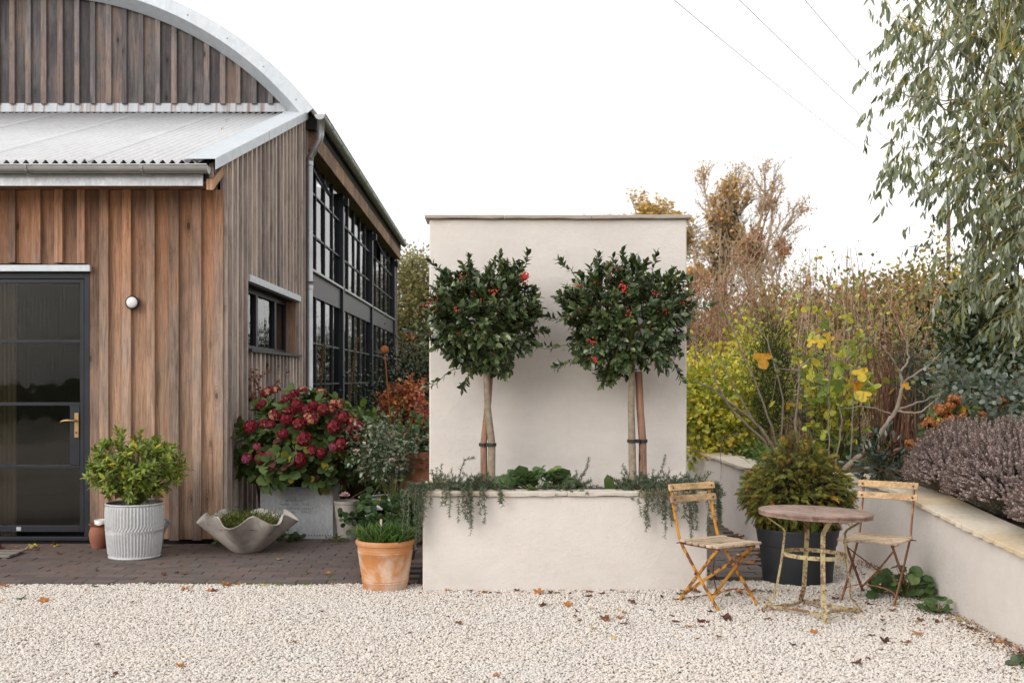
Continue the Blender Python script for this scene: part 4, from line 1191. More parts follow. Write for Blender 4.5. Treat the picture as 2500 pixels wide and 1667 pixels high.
# wavy fibre-cement bowl
def m_cement():
    g = G('cement'); p = g.pos()
    c = g.mix(g.ramp(g.noise(p, 6, 5, 0.65), [(0.3, 0.0), (0.7, 1.0)]), (0.33, 0.295, 0.265), (0.50, 0.46, 0.42))
    c = g.mix(g.ramp(g.noise(p, 30, 5, 0.7), [(0.5, 0.0), (0.8, 0.6)]), c, (0.50, 0.47, 0.43))
    c = g.mix(g.ramp(g.noise(g.pos((5, 5, 0.8)), 2.2, 3), [(0.58, 0.0), (0.75, 0.5)]), c, (0.15, 0.12, 0.10))
    return g.done(g.pbr(c, 0.9, 0, 0.2, g.bump(g.noise(p, 55, 5, 0.7), 0.45, 0.006)))
MAT['cement'] = m_cement()
WBC = (-2.085, 9.30, BZ)
wbw = thing('wavy_bowl', 'wavy rimmed grey cement bowl planted with moss standing on the paving', 'bowl', WBC)
n = 160; rows = 26; V = []; F = []
def bowl_pt(f, a, inner=0.0):
    lob = 7
    wv = math.sin(lob * a + 0.9 + 0.35 * math.sin(2 * a + 0.5)) * (0.82 + 0.18 * math.sin(3 * a))
    e = f ** 2.0
    r = 0.105 + (0.29 - inner) * f ** 0.92 + 0.052 * wv * e
    z = 0.30 * f ** 1.12 - 0.045 * wv * e
    r -= inner * 0.5
    return r, z
for j in range(rows + 1):
    f = j / rows
    for k in range(n):
        a = 2 * PI * k / n; r, z = bowl_pt(f, a)
        V.append((WBC[0] + r * math.cos(a), WBC[1] + r * math.sin(a), WBC[2] + z))
for j in range(rows, int(rows * 0.55), -1):
    f = j / rows
    for k in range(n):
        a = 2 * PI * k / n; r, z = bowl_pt(f, a)
        V.append((WBC[0] + (r - 0.018) * math.cos(a), WBC[1] + (r - 0.018) * math.sin(a), WBC[2] + z + 0.004))
tr_ = len(V) // n
for j in range(tr_ - 1):
    for k in range(n): F.append((j * n + k, j * n + (k + 1) % n, (j + 1) * n + (k + 1) % n, (j + 1) * n + k))
F.append(tuple(range(n - 1, -1, -1)))
o = MB().add(V, F).build('bowl_body', MAT['cement'], wbw, smooth=True); smooth_angle(o, 60)
V = [(WBC[0], WBC[1], WBC[2] + 0.262)]; 
for k in range(96):
    a = 2 * PI * k / 96; r, z = bowl_pt(0.80, a); V.append((WBC[0] + (r - 0.012) * math.cos(a), WBC[1] + (r - 0.012) * math.sin(a), WBC[2] + 0.225))
MB().add(V, [(0, 1 + k, 1 + (k + 1) % 96) for k in range(96)]).build('soil', MAT['soil'], wbw, smooth=True)

# galvanised water tank with stencilled lettering
TX0, TX1, TY0, TY1, TZ = -2.135, -1.462, 10.05, 10.52, 0.50
tank = thing('galvanised_tank', 'square galvanised water tank with faded stencilled lettering holding a red hydrangea', 'tank', ((TX0 + TX1) / 2, (TY0 + TY1) / 2, BZ))
t_ = 0.006
MB().box(TX0, TX1, TY0, TY0 + t_, BZ, TZ).build('front_panel', MAT['galv_tank'], tank, bevel=0.004)
MB().box(TX0, TX1, TY1 - t_, TY1, BZ, TZ).build('back_panel', MAT['galv_tank'], tank)
MB().box(TX0 + 0.001, TX0 + t_, TY0 + t_, TY1 - t_, BZ, TZ).build('side_panel', MAT['galv_tank'], tank)
MB().box(TX1 - t_, TX1 - 0.001, TY0 + t_, TY1 - t_, BZ, TZ).build('side_panel', MAT['galv_tub'], tank)  # paler than the other panels: bounced light put into its colour
MB().box(TX0 + t_, TX1 - t_, TY0 + t_, TY1 - t_, 0.3, 0.455).build('soil', MAT['soil'], tank)
MB().tube([(TX0, TY0, TZ), (TX1, TY0, TZ), (TX1, TY1, TZ), (TX0, TY1, TZ), (TX0, TY0, TZ)], 0.008, 6).build('rim', MAT['galv_tank'], tank)
for k in range(26):
    MB().ball((TX0 + 0.02 + k * 0.0253, TY0 - 0.002, BZ + 0.035), 0.0055, 6, 4).build('rivet', MAT['dark_steel'], tank)
MAT['stencil'] = m_simple('stencil', (0.11, 0.115, 0.14), (0.24, 0.25, 0.28), 0.7, 60, 0, 0)
def lettering(txt, x, z, size, y, parent):
    cu = bpy.data.curves.new('lettering', 'FONT'); cu.body = txt; cu.size = size; cu.space_character = 1.15; cu.resolution_u = 2
    to = bpy.data.objects.new('lettering', cu); COL.objects.link(to)
    bpy.context.view_layer.update()
    me = bpy.data.meshes.new_from_object(to.evaluated_get(bpy.context.evaluated_depsgraph_get()))
    bpy.data.objects.remove(to)
    off = wloc(parent)
    o = link_mesh('lettering', me, None, parent); me.materials.clear(); me.materials.append(MAT['stencil'])
    o.location = (x - off.x, y - off.y, z - off.z); o.rotation_euler = (R(90), 0, 0)
    return o
for (txt, u, v) in (('NTD II  N', 697, 1224), ('MARK   185   THE', 683, 1234.0), ('80 NOMINAL  GALLS', 680, 1243.5), ('ACTUAL    GALLS', 688, 1252.0)):
    p = W(u, v, TY0)
    lettering(txt, p.x, p.z, 0.031, TY0 - 0.0035, tank)

# tapered clay pot and crate beside the tank
pot_lathe('tapered_pot', 'pale tapered clay pot wedged between the tank and the rose tub', 'pot', (-1.335, 10.02, BZ), [(0.075, 0.0), (0.112, 0.33), (0.118, 0.335), (0.118, 0.36), (0.108, 0.36), (0.100, 0.30)], MAT['cement'], 36, soil=(0.105, 0.32))
ct = thing('wooden_crate', 'dark wooden crate on edge standing behind the rose bush', 'crate', (-1.16, 10.75, BZ))
for k in range(4):
    MB().box(-1.42, -0.90, 10.60, 10.615, BZ + 0.02 + k * 0.15, BZ + 0.155 + k * 0.15).build('slat', MAT['wood_dark'], ct)
for xx in (-1.43, -0.93):
    MB().box(xx, xx + 0.04, 10.616, 10.90, BZ, BZ + 0.62).build('corner_post', MAT['wood_dark'], ct)
MB().hexa([(-1.325, 10.57, 0.46), (-1.30, 10.57, 0.46), (-1.30, 10.598, 0.46), (-1.325, 10.598, 0.46), (-1.325, 10.57, 0.60), (-1.15, 10.57, 0.585), (-1.15, 10.598, 0.585), (-1.325, 10.598, 0.60)]).build('bracket', MAT['wood_reveal'], ct)

# big terracotta pot with lime bloom, grass in it; brown glazed pot and dark pot behind
def m_bloom():
    g = G('terracotta_bloom'); p = g.pos(obj=True)
    base = g.mix(g.noise(p, 18, 4), (0.46, 0.185, 0.065), (0.58, 0.27, 0.11))
    f = g.noise(p, 5.0, 5, 0.62, 0.3)
    c = g.mix(g.ramp(f, [(0.42, 0.0), (0.60, 0.85)]), base, (0.66, 0.50, 0.39))
    sx = g.n('SeparateXYZ'); g.l(p, sx.inputs[0])
    rim = g.ramp(sx.outputs[2], [(0.275, 0.0), (0.30, 1.0)])
    c = g.mix(g.math('MULTIPLY', rim, 0.75), c, base)
    c = g.mix(g.ramp(g.noise(p, 60, 4), [(0.55, 0.0), (0.8, 0.4)]), c, (0.33, 0.17, 0.09))
    return g.done(g.pbr(c, 0.85, 0, 0.25, g.bump(g.noise(p, 70, 4), 0.25, 0.003)))
MAT['terracotta_bloom'] = m_bloom()
TPC = (-0.757, 7.765, GZ - 0.004)
prof = [(0.148, 0.0), (0.152, 0.012), (0.163, 0.060), (0.166, 0.062), (0.166, 0.068), (0.1645, 0.070), (0.168, 0.078), (0.168, 0.084), (0.1665, 0.087), (0.186, 0.200), (0.194, 0.270), (0.196, 0.272), (0.196, 0.278), (0.194, 0.280), (0.197, 0.290), (0.197, 0.296), (0.195, 0.298), (0.198, 0.318), (0.199, 0.322), (0.207, 0.326), (0.210, 0.338), (0.210, 0.350), (0.204, 0.360), (0.194, 0.360), (0.186, 0.350), (0.180, 0.30)]
o = pot_lathe('terracotta_pot', 'large weathered terracotta pot of green blades at the edge of the gravel', 'pot', TPC, prof, MAT['terracotta_bloom'], 72, soil=(0.185, 0.325))
pot_lathe('brown_pot', 'dark brown glazed pot tucked behind the large terracotta pot', 'pot', (-0.845, 8.235, BZ), [(0.135, 0.0), (0.165, 0.20), (0.178, 0.33), (0.186, 0.335), (0.186, 0.36), (0.174, 0.36), (0.165, 0.30)], MAT['brown_glaze'], 48, soil=(0.172, 0.33))
DPC = (-0.785, 8.95, BZ)
pot_lathe('dark_pot', 'dark grey glazed pot of geranium between rose tub and terracotta pot', 'pot', DPC, [(0.15, 0.0), (0.185, 0.18), (0.205, 0.36), (0.212, 0.365), (0.212, 0.395), (0.198, 0.395), (0.185, 0.33)], MAT['dark_glaze'], 48, soil=(0.195, 0.36))
# tall clay pot of the maple, another beside it
pot_lathe('tall_clay_pot', 'tall terracotta pot with rolled rim holding the russet maple', 'pot', (-0.93, 12.0, BZ), [(0.16, 0.0), (0.20, 0.5), (0.235, 0.88), (0.25, 0.885), (0.255, 0.91), (0.25, 0.955), (0.23, 0.955), (0.22, 0.85)], MAT['terracotta'], 40, soil=(0.228, 0.90))
pot_lathe('clay_pot', 'terracotta pot with thick rim close to the end of the tall wall', 'pot', (-0.56, 9.85, BZ), [(0.15, 0.0), (0.19, 0.40), (0.215, 0.76), (0.235, 0.765), (0.235, 0.83), (0.215, 0.83), (0.20, 0.72)], MAT['terracotta'], 40, soil=(0.21, 0.78))

# rusty ball on a stake
rb = thing('rusty_ball_stake', 'rusty metal ball on a thin garden stake', 'garden ornament', W(958, 1120, 11.2))
p0 = W(962, 1150, 11.2); p1 = W(939.5, 862, 11.2)
rb.location = (p0.x, p0.y, BZ)
MB().tube([(p0.x + 0.02, p0.y, BZ), p0, p1], 0.0075, 6).build('stake', MAT['rust_ball'], rb)
pb = W(939, 854, 11.2); MB().ball(pb, 0.0445, 20, 14).build('ball', MAT['rust_ball'], rb, smooth=True)

# black plastic pot of the yew
YC = (2.265, 8.07, GZ)
o = pot_lathe('black_plastic_pot', 'big black plastic pot holding the rounded yew bush', 'pot', YC, [(0.245, 0.0), (0.250, 0.01), (0.275, 0.275), (0.283, 0.278), (0.300, 0.385), (0.305, 0.387), (0.305, 0.400), (0.292, 0.400), (0.28, 0.3)], MAT['black_plastic'], 64, soil=(0.285, 0.37))
for k in range(10):
    a = 2 * PI * (k + 0.3) / 10
    MB().box(-0.018, 0.018, -0.004, 0.004, 0.0, 0.035).build('drain_slot', MAT['void'], o).location = Vector((0.243 * math.cos(a), 0.243 * math.sin(a), 0.004)) + 0 * Vector(YC)
    ob = o.children[-1]
    ob.rotation_euler = (0, 0, a + PI / 2)

# slatted duckboard by the door
db = thing('wooden_duckboard', 'grey slatted wooden duckboard strewn with leaves in front of the barn door', 'duckboard', (-4.35, 9.05, BZ))
for k in range(5):
    MB().box(-4.75, -3.955, 8.93 + k * 0.062, 8.985 + k * 0.062, BZ + 0.012, BZ + 0.030).build('slat', MAT['wood_grey'], db, bevel=0.003)
for xx in (-4.70, -4.02):
    MB().box(xx, xx + 0.04, 8.94, 9.22, BZ - 0.002, BZ + 0.0125).build('bearer', MAT['wood_grey'], db)

# overhead cables and their poles
pole_far = Vector((26.0, 62.0, 0)); pole_near = Vector((-13.5, -6.0, 0))
MAT['pole'] = m_simple('pole', (0.10, 0.075, 0.055), (0.16, 0.12, 0.09), 0.9, 6)
for lbl, pp in (('wooden utility pole carrying three cables, standing behind the eucalyptus', pole_far), ('wooden utility pole carrying three cables, standing behind the yard', pole_near)):
    t = thing('utility_pole', lbl, 'utility pole', pp, 'utility poles')
    MB().tube([(pp.x, pp.y, -0.05), (pp.x, pp.y, 12.6)], [0.14, 0.10], 10).build('mast', MAT['pole'], t)
    MB().bar([(pp.x - 1.5, pp.y + 0.8, 12.2), (pp.x + 1.5, pp.y - 0.8, 12.2)], 0.10, 0.10, (0, 0, 1)).build('crossarm', MAT['pole'], t)
cab_lab = ['thin overhead cable lowest of three crossing the white sky', 'thin overhead cable in the middle of three crossing the white sky', 'thin overhead cable highest of three crossing the white sky']
for k in range(3):
    o1 = (k - 1) * 1.3
    a = pole_far + Vector((o1, -o1 * 0.53, 12.25)); b = pole_near + Vector((o1, -o1 * 0.53, 12.25))
    pts = []
    for i in range(33):
        t = i / 32; p = a.lerp(b, t); p.z -= 0.9 * 4 * t * (1 - t); pts.append(p)
    o = MB().tube(pts, 0.0105, 5).build('overhead_cable', MAT['cable'])
    tag(o, 'thin grey overhead cable crossing the white sky', 'cable', 'overhead cables')
# ------------------------------------------------------------------ plants
UP = np.array([0.0, 0.0, 1.0])
def shoot(g, LV, o, d, ln, n, L, Wd, pal, spread=1.0, up=0.25, t0=0.25, cvar=0.15, gold=2.4, tone=1.0):
    """leaves set spirally along a shoot from o in direction d"""
    o = np.array(o, float); d = unit(np.array(d, float))
    a = unit(np.cross(d, [0.31, 0.2, 0.93])); b = np.cross(d, a)
    t = t0 + (1 - t0) * (np.arange(n) + g.random(n) * 0.5) / n
    ph = np.arange(n) * gold + g.random() * 6
    rad = a[None] * np.cos(ph)[:, None] + b[None] * np.sin(ph)[:, None]
    lean = (0.35 + 0.9 * (1 - t))[:, None] * spread
    D = unit(d[None] * 0.8 + rad * lean + UP[None] * up + g.normal(0, 0.18, (n, 3)))
    N = unit(d[None] * 0.9 - rad * 0.3 + UP[None] * 0.6 + g.normal(0, 0.2, (n, 3)))
    P = o[None] + d[None] * (t * ln)[:, None]
    ll = L * g.uniform(0.75, 1.15, n); LV.add(P, D, N, ll, Wd * ll / L * g.uniform(0.85, 1.15, n), palette(g, n, pal, cvar) * tone)

def twig_to(mb, src_pts, o, r0, r1, g, n=5, sag=0.0):
    """thin branch from the nearest limb point to o"""
    S = np.array(src_pts); o = np.array(o, float)
    # prefer limb points lower than the target
    d = np.linalg.norm(S - o, axis=1) + 0.6 * np.maximum(0, S[:, 2] - o[2] + 0.02)
    s = S[np.argmin(d)]
    t = np.linspace(0, 1, n)[:, None]
    mid = (s + o) / 2 + g.normal(0, 0.08 * np.linalg.norm(o - s), 3) + np.array([0, 0, 0.06 * np.linalg.norm(o - s) - sag])
    P = (1 - t) ** 2 * s + 2 * t * (1 - t) * mid + t ** 2 * o
    mb.tube(P, np.linspace(r0, r1, n), 4, cap=False)
    return P

def ell_pts(g, n, c, r, rmin=0.0, zmin=None, ymax=None):
    out = []
    while len(out) < n:
        d = rdirs(g, 1)[0]; q = (rmin ** 3 + (1 - rmin ** 3) * g.random()) ** (1 / 3)
        p = np.array(c) + d * q * np.array(r)
        if zmin is not None and p[2] < zmin: continue
        if ymax is not None and p[1] > ymax: continue
        out.append(p)
    return np.array(out)

def bush(name, label, cat, base, c, r, n, L, Wd, pal, tm, mat='leaf', clumps=40, seed=0, rc=0.28, shell=0.45, stems=10, stem_mat='bark_brown', group=None, out=0.7, up=0.3, zmin=None, ymax=None, rough_out=0.18, part='foliage', sr=0.008, tonevar=0.12, kind='stuff', hang=0.0):
    g = np.random.default_rng(seed)
    t = thing(name, label, cat, base, group)
    c = np.array(c, float); r = np.array(r, float)
    K = ell_pts(g, clumps, c, r, shell, zmin, ymax)
    K = c + (K - c) * (1 + g.normal(0, rough_out, (clumps, 1)))
    tone = np.exp(g.normal(0, tonevar, clumps))
    ki = g.integers(0, clumps, n)
    P = K[ki] + g.normal(0, 1, (n, 3)) * r.min() * rc
    if zmin is not None: P[:, 2] = np.maximum(P[:, 2], zmin)
    if ymax is not None: P[:, 1] = np.minimum(P[:, 1], ymax)
    o = unit((P - c) / r)
    D = unit(o * out + UP * up - UP * hang + g.normal(0, 0.55, (n, 3)))
    N = unit(o * 0.6 + UP * 0.7 + g.normal(0, 0.45, (n, 3)))
    ll = L * g.uniform(0.65, 1.25, n)
    LV = Leaves().add(P, D, N, ll, Wd * ll / L, palette(g, n, pal) * tone[ki][:, None])
    LV.build(part, MAT[mat], t, tm, kind=kind)
    if stems:
        mb = MB(); b = np.array(base, float)
        for i in range(min(stems, clumps)):
            q = K[i]; b2 = b + np.array([g.normal(0, 0.03), g.normal(0, 0.03), 0.0])
            tt = np.linspace(0, 1, 6)[:, None]
            mid = np.array([b2[0] * 0.75 + q[0] * 0.25, b2[1] * 0.75 + q[1] * 0.25, b2[2] * 0.35 + q[2] * 0.65])
            mb.tube((1 - tt) ** 2 * b2 + 2 * tt * (1 - tt) * mid + tt ** 2 * q, np.linspace(sr, sr * 0.4, 6), 5, cap=False)
        mb.build('stems', MAT[stem_mat], t, smooth=True)
    return t

# ---- the two standard hollies
HOLLY = [(0.040, 0.064, 0.026, 5), (0.060, 0.090, 0.032, 4), (0.088, 0.125, 0.04, 2.8), (0.135, 0.175, 0.06, 1.8)]
def holly(label, base, trunk, cc, cr, seed, extra, berries, group):
    g = np.random.default_rng(seed)
    t = thing('holly_tree', label, 'tree', base, group)
    tp = np.array([base] + trunk, float)
    m = MB().tube(tp, np.linspace(0.030, 0.021, len(tp)), 12)
    m.build('trunk', MAT['bark_grey'], t, smooth=True)
    top = tp[-1]; limbs = [top]
    br = MB()
    for i in range(16):
        q = ell_pts(g, 1, cc, np.array(cr) * 0.66, 0.5)[0]
        tt = np.linspace(0, 1, 7)[:, None]
        mid = top + np.array([0, 0, 0.35]) * 0.5 + (q - top) * 0.35
        P = (1 - tt) ** 2 * top + 2 * tt * (1 - tt) * mid + tt ** 2 * q
        br.tube(P, np.linspace(0.012, 0.005, 7), 5, cap=False); limbs += list(P[2:])
    LV = Leaves(); tips = []
    S = ell_pts(g, 540, cc, cr, 0.40, ymax=PY1 - 0.09)
    ph = g.uniform(0, 6, 4)
    for q_ in S:      # uneven outline
        dd = (q_ - np.array(cc)); az = math.atan2(dd[2], dd[0])
        q_[[0, 2]] = np.array(cc)[[0, 2]] + dd[[0, 2]] * (1 + 0.08 * math.sin(3 * az + ph[0]) + 0.06 * math.sin(5 * az + ph[1]) + 0.05 * math.sin(8 * az + ph[2]))
    for q in S:
        o = unit((q - np.array(cc)) / np.array(cr))
        rel = np.linalg.norm((q - np.array(cc)) / np.array(cr))
        d = unit(o * 0.9 + UP * (0.45 if q[2] > cc[2] - 0.1 else -0.15) + g.normal(0, 0.28, 3))
        ln = g.uniform(0.06, 0.11)
        if q[1] + d[1] * (ln + 0.05) > PY1 - 0.03: d[1] = -abs(d[1]) * 0.4; d = unit(d)
        shoot(g, LV, q, d, ln, g.integers(7, 12), 0.060, 0.034, HOLLY, 1.0, 0.1 if q[2] > cc[2] else -0.2, 0.1)
        twig_to(br, limbs, q, 0.0035, 0.002, g, 4)
        br.tube([q, q + d * ln], [0.002, 0.0012], 4, cap=False)
        tips.append((q, d, ln))
    for (o, d, ln) in extra:      # long shoots that break the outline
        o = np.array(o, float); d = unit(np.array(d, float))
        k = max(2, int(ln / 0.05))
        P = [o + d * ln * i / 6 + np.array([0, 0, 0.02 * math.sin(i)]) for i in range(7)]
        br.tube(P, np.linspace(0.004, 0.0018, 7), 5, cap=False)
        twig_to(br, limbs, o, 0.005, 0.004, g, 5)
        shoot(g, LV, o + d * ln * 0.55, d, ln * 0.5, 10, 0.062, 0.031, HOLLY, 1.0, 0.1, 0.05)
        shoot(g, LV, o, d, ln * 0.6, 5, 0.055, 0.028, HOLLY, 1.0, 0.05, 0.1)
        tips.append((o, d, ln))
    br.build('branches', MAT['twig_green'], t, smooth=True)
    LV.build('crown', MAT['leaf_gloss'], t, T_OVATE, kind='stuff')
    for (c, nb) in berries:
        m = MB()
        for _ in range(nb):
            off = g.normal(0, 1, 3) * np.array([0.016, 0.010, 0.014])
            m.ball(np.array(c) + off, 0.0058, 7, 5)
        m.build('berry_cluster', MAT['berry'], t, smooth=True)
    gi = np.random.default_rng(seed + 50)
    m = MB()
    for _ in range(90):
        q, d, ln = tips[gi.integers(0, len(tips))]
        if (q[1] - cc[1]) > 0.1: continue
        for _k in range(gi.integers(1, 4)):
            m.ball(q + d * ln * gi.uniform(0.1, 0.6) + gi.normal(0, 0.010, 3), 0.0056, 6, 4)
    m.build('berries', MAT['berry'], t, smooth=True, kind='stuff')
    return t
HY = 8.06
def hp(u, v, y=HY): return tuple(W(u, v, y))
b1 = W(1199, 1165, HY); b1.z = SOIL_Z
holly('clipped holly standard with a bright cluster of red berries at the crown top', tuple(b1), [hp(1201, 1085), hp(1191, 1000), hp(1187, 905), hp(1185, 830)], hp(1180, 775), (0.375, 0.25, 0.345), 101,
      [(hp(1270, 690), (0.25, -0.1, 0.9), 0.22), (hp(1215, 680), (0.1, -0.2, 1), 0.18), (hp(1110, 690), (-0.7, -0.1, 0.6), 0.22), (hp(1120, 900), (-0.8, -0.15, -0.45), 0.28), (hp(1150, 905), (-0.3, -0.3, -0.7), 0.16), (hp(1060, 800), (-1, -0.2, -0.1), 0.20), (hp(1290, 800), (0.9, -0.1, -0.2), 0.14), (hp(1150, 680), (-0.1, -0.1, 1), 0.16)],
      [(hp(1281, 674, 7.93), 34), (hp(1275, 682, 7.95), 16), (hp(1128, 678, 7.85), 9), (hp(1204, 712, 7.74), 8), (hp(1112, 757, 7.76), 5), (hp(1228, 655, 7.98), 9), (hp(1003, 826, 7.95), 6), (hp(1064, 752, 7.9), 8), (hp(1050, 735, 7.9), 5), (hp(1045, 742, 7.92), 6)], 'standard hollies in the planter')
b2 = W(1545, 1150, HY); b2.z = SOIL_Z
holly('clipped holly standard with scattered red berries, its crown overlapping the tall wall edge', tuple(b2), [hp(1543, 1085), hp(1541, 1000), hp(1543, 905), hp(1540, 830)], hp(1530, 775), (0.445, 0.25, 0.385), 202,
      [(hp(1468, 690), (-0.1, -0.1, 1), 0.20), (hp(1400, 670), (-0.6, -0.1, 0.6), 0.14), (hp(1590, 680), (0.2, -0.1, 1), 0.18), (hp(1520, 655), (0, -0.1, 1), 0.12), (hp(1395, 790), (-1, -0.2, 0.25), 0.22), (hp(1410, 850), (-1, -0.15, 0.05), 0.30), (hp(1640, 880), (0.4, -0.1, -0.8), 0.16), (hp(1680, 760), (0.8, -0.2, 0.2), 0.18), (hp(1480, 900), (-0.2, -0.2, -0.9), 0.12), (hp(1400, 880), (-0.8, -0.2, -0.3), 0.14)],
      [(hp(1522, 697, 7.72), 14), (hp(1524, 706, 7.72), 10), (hp(1452, 877, 7.76), 12), (hp(1446, 832, 7.76), 9), (hp(1533, 765, 7.74), 6), (hp(1625, 760, 7.8), 9), (hp(1668, 738, 7.9), 9), (hp(1414, 700, 7.85), 5), (hp(1600, 715, 7.8), 5), (hp(1497, 660, 7.9), 8)], 'standard hollies in the planter')
def stake(label, pts, r):
    t = thing('tree_stake', label, 'stake', pts[0], 'timber tree stakes in the planter')
    MB().tube(pts, [r * 1.12, r, r * 0.97, r * 0.93], 10).build('post', MAT['wood_stake'], t, smooth=True)
    return t
p0 = W(1182, 1150, HY + 0.03); p0.z = SOIL_Z - 0.01
stake('brown timber stake tied to the holly with the bright berry cluster', [tuple(p0), hp(1181, 1080, HY + 0.03), hp(1192, 980, HY + 0.055), hp(1197, 908, HY + 0.06)], 0.026)
p0 = W(1569, 1145, HY + 0.03); p0.z = SOIL_Z - 0.01
stake('brown timber stake tied to the holly near the low retaining wall', [tuple(p0), hp(1569, 1080, HY + 0.03), hp(1563, 1000, HY + 0.03), hp(1559, 907, HY + 0.03)], 0.029)
for (ua, ub, v, lab) in ((1200, 1181, 1085, 'black rubber tie round the trunk and stake of the berried holly'), (1543, 1569, 1076, 'black rubber tie joining holly trunk and stake near the low wall')):
    a = W(ua, v, HY); b = W(ub, v, HY + 0.03)
    t = thing('tree_tie', lab, 'tie', (a + b) / 2, 'rubber tree ties')
    for (q, rr_) in ((a, 0.0335), (b, 0.0335)):
        MB().bar([(q.x + rr_ * math.cos(k * PI / 8), q.y + rr_ * math.sin(k * PI / 8), q.z) for k in range(17)], 0.024, 0.006, (0, 0, 1)).build('loop', MAT['rubber'], t)
    mid = (a + b) / 2
    MB().box(mid.x - 0.012, mid.x + 0.012, mid.y - 0.042, mid.y - 0.012, mid.z - 0.014, mid.z + 0.014).build('buckle', MAT['rubber'], t, bevel=0.003)

# ---- rosemary trailing over the planter
ROS = [(0.09, 0.125, 0.070, 4), (0.125, 0.165, 0.10, 3), (0.19, 0.23, 0.16, 2), (0.06, 0.09, 0.05, 2)]
def rosemary(label, xs, seed, nst, trails, ups, pale=1.0):
    g = np.random.default_rng(seed)
    x0, x1 = xs
    base = ((x0 + x1) / 2, PY0 + 0.22, SOIL_Z)
    t = thing('rosemary', label, 'rosemary', base, 'rosemary bushes in the planter')
    LV = Leaves(); st = MB()
    lines = []
    for i in range(nst):
        b = np.array([g.uniform(x0 + 0.08, x1 - 0.08), PY0 + g.uniform(0.13, 0.45), SOIL_Z])
        d = unit(np.array([g.normal(0, 0.7) + (b[0] - base[0]) * 1.2, g.normal(-0.35, 0.5), g.uniform(0.35, 1.0)]))
        ln = g.uniform(0.14, 0.27); n = 7
        P = [b + d * ln * k / (n - 1) + np.array([0, 0, -0.07 * (k / (n - 1)) ** 2]) + g.normal(0, 0.004, 3) for k in range(n)]
        P = np.array(P); P[:, 1] = np.minimum(P[:, 1], PY1 - 0.04); P[:, 2] = np.maximum(P[:, 2], SOIL_Z)
        lines.append(P)
    for (x, drop, yo) in trails:
        m_ = 3
        for j in range(m_):
            b = np.array([x + g.normal(0, 0.03), PY0 + g.uniform(0.10, 0.2), SOIL_Z + 0.03]); dx = g.normal(0, 0.03); dr = drop * g.uniform(0.35, 0.9) if j else drop
            yf = PY0 - 0.055 - g.uniform(0, 0.02)
            P = np.array([b, (x + dx * 0.3, PY0 + 0.03, PL_H + 0.075), (x + dx * 0.6, yf + 0.02, PL_H + 0.055), (x + dx, yf, PL_H + 0.01)] + [(x + dx + g.normal(0, 0.006), yf - 0.004 * k, PL_H - dr * k / 5) for k in range(1, 6)])
            lines.append(P)
    for (o, pts) in ups:
        lines.append(np.array([o] + pts, float))
    for P in lines:
        st.tube(P, np.linspace(0.0028, 0.0012, len(P)), 4, cap=False)
        seg = np.linalg.norm(np.diff(P, axis=0), axis=1); tot = seg.sum(); cum = np.concatenate([[0], np.cumsum(seg)])
        n = int(tot / 0.0021)
        s = np.sort(g.random(n)) * tot
        Q = np.stack([np.interp(s, cum, P[:, k]) for k in range(3)], 1)
        T = unit(np.stack([np.interp(s + 0.01, cum, P[:, k]) for k in range(3)], 1) - np.stack([np.interp(s - 0.01, cum, P[:, k]) for k in range(3)], 1))
        D = unit(T * 0.55 + unit(np.cross(T, g.normal(size=(n, 3)))) * 0.8 + UP * 0.10)
        LV.add(Q, D, g.normal(size=(n, 3)), g.uniform(0.014, 0.027, n), 0.0046, palette(g, n, ROS, 0.2) * pale)
    st.build('stems', MAT['bark_grey'], t)
    LV.build('needles', MAT['leaf_soft'], t, T_NEEDLE, kind='stuff')
    return t
def rx(u): return (u - CU) * 7.66 / FPX
rosemary('grey green rosemary trailing over the planter end beside the pots', (rx(1010), rx(1235)), 11, 300,
         [(rx(1052), 0.13, 0), (rx(1088), 0.14, 0), (rx(1128), 0.15, 0), (rx(1142), 0.26, 0), (rx(1150), 0.17, 0), (rx(1182), 0.18, 0), (rx(1210), 0.06, 0), (rx(1022), 0.30, 0), (rx(1012), 0.36, 0), (rx(1004), 0.28, 0), (rx(1030), 0.2, 0)],
         [((rx(1115), 8.0, SOIL_Z), [tuple(W(1125, 1145, 7.95)), tuple(W(1135, 1122, 7.95)), tuple(W(1158, 1117, 7.95))]), ((rx(1075), 7.95, SOIL_Z), [tuple(W(1076, 1150, 7.9)), tuple(W(1078, 1133, 7.9))])])
rosemary('dense rosemary trailing over the planter end behind the yellow chair', (rx(1515), rx(1750)), 12, 360,
         [(rx(1575), 0.24, 0), (rx(1590), 0.2, 0), (rx(1618), 0.28, 0), (rx(1625), 0.2, 0), (rx(1655), 0.17, 0), (rx(1680), 0.33, 0), (rx(1690), 0.22, 0), (rx(1735), 0.26, 0), (rx(1748), 0.22, 0), (rx(1756), 0.18, 0), (rx(1600), 0.12, 0)],
         [((rx(1540), 7.9, SOIL_Z), [tuple(W(1530, 1155, 7.9)), tuple(W(1520, 1135, 7.9))]), ((rx(1600), 8.1, SOIL_Z), [tuple(W(1615, 1150, 8.0)), tuple(W(1625, 1112, 8.0))])])
rosemary('small wispy rosemary sprig between the heuchera and the broad leaf', (rx(1345), rx(1440)), 13, 60, [],
         [((rx(1395), 7.95, SOIL_Z), [tuple(W(1420, 1158, 7.95)), tuple(W(1433, 1145, 7.95)), tuple(W(1437, 1118, 7.95))])], 1.15)

def leaf_parts(root, name, mat, tm, items, col, g):
    """single big leaves, each an object of its own with a stalk folded into its mesh"""
    for (P, D, N, L_, W_) in items:
        Leaves().add([P], [D], [N], L_, W_, palette(g, 1, col, 0.12)).build(name, mat, root, tm)
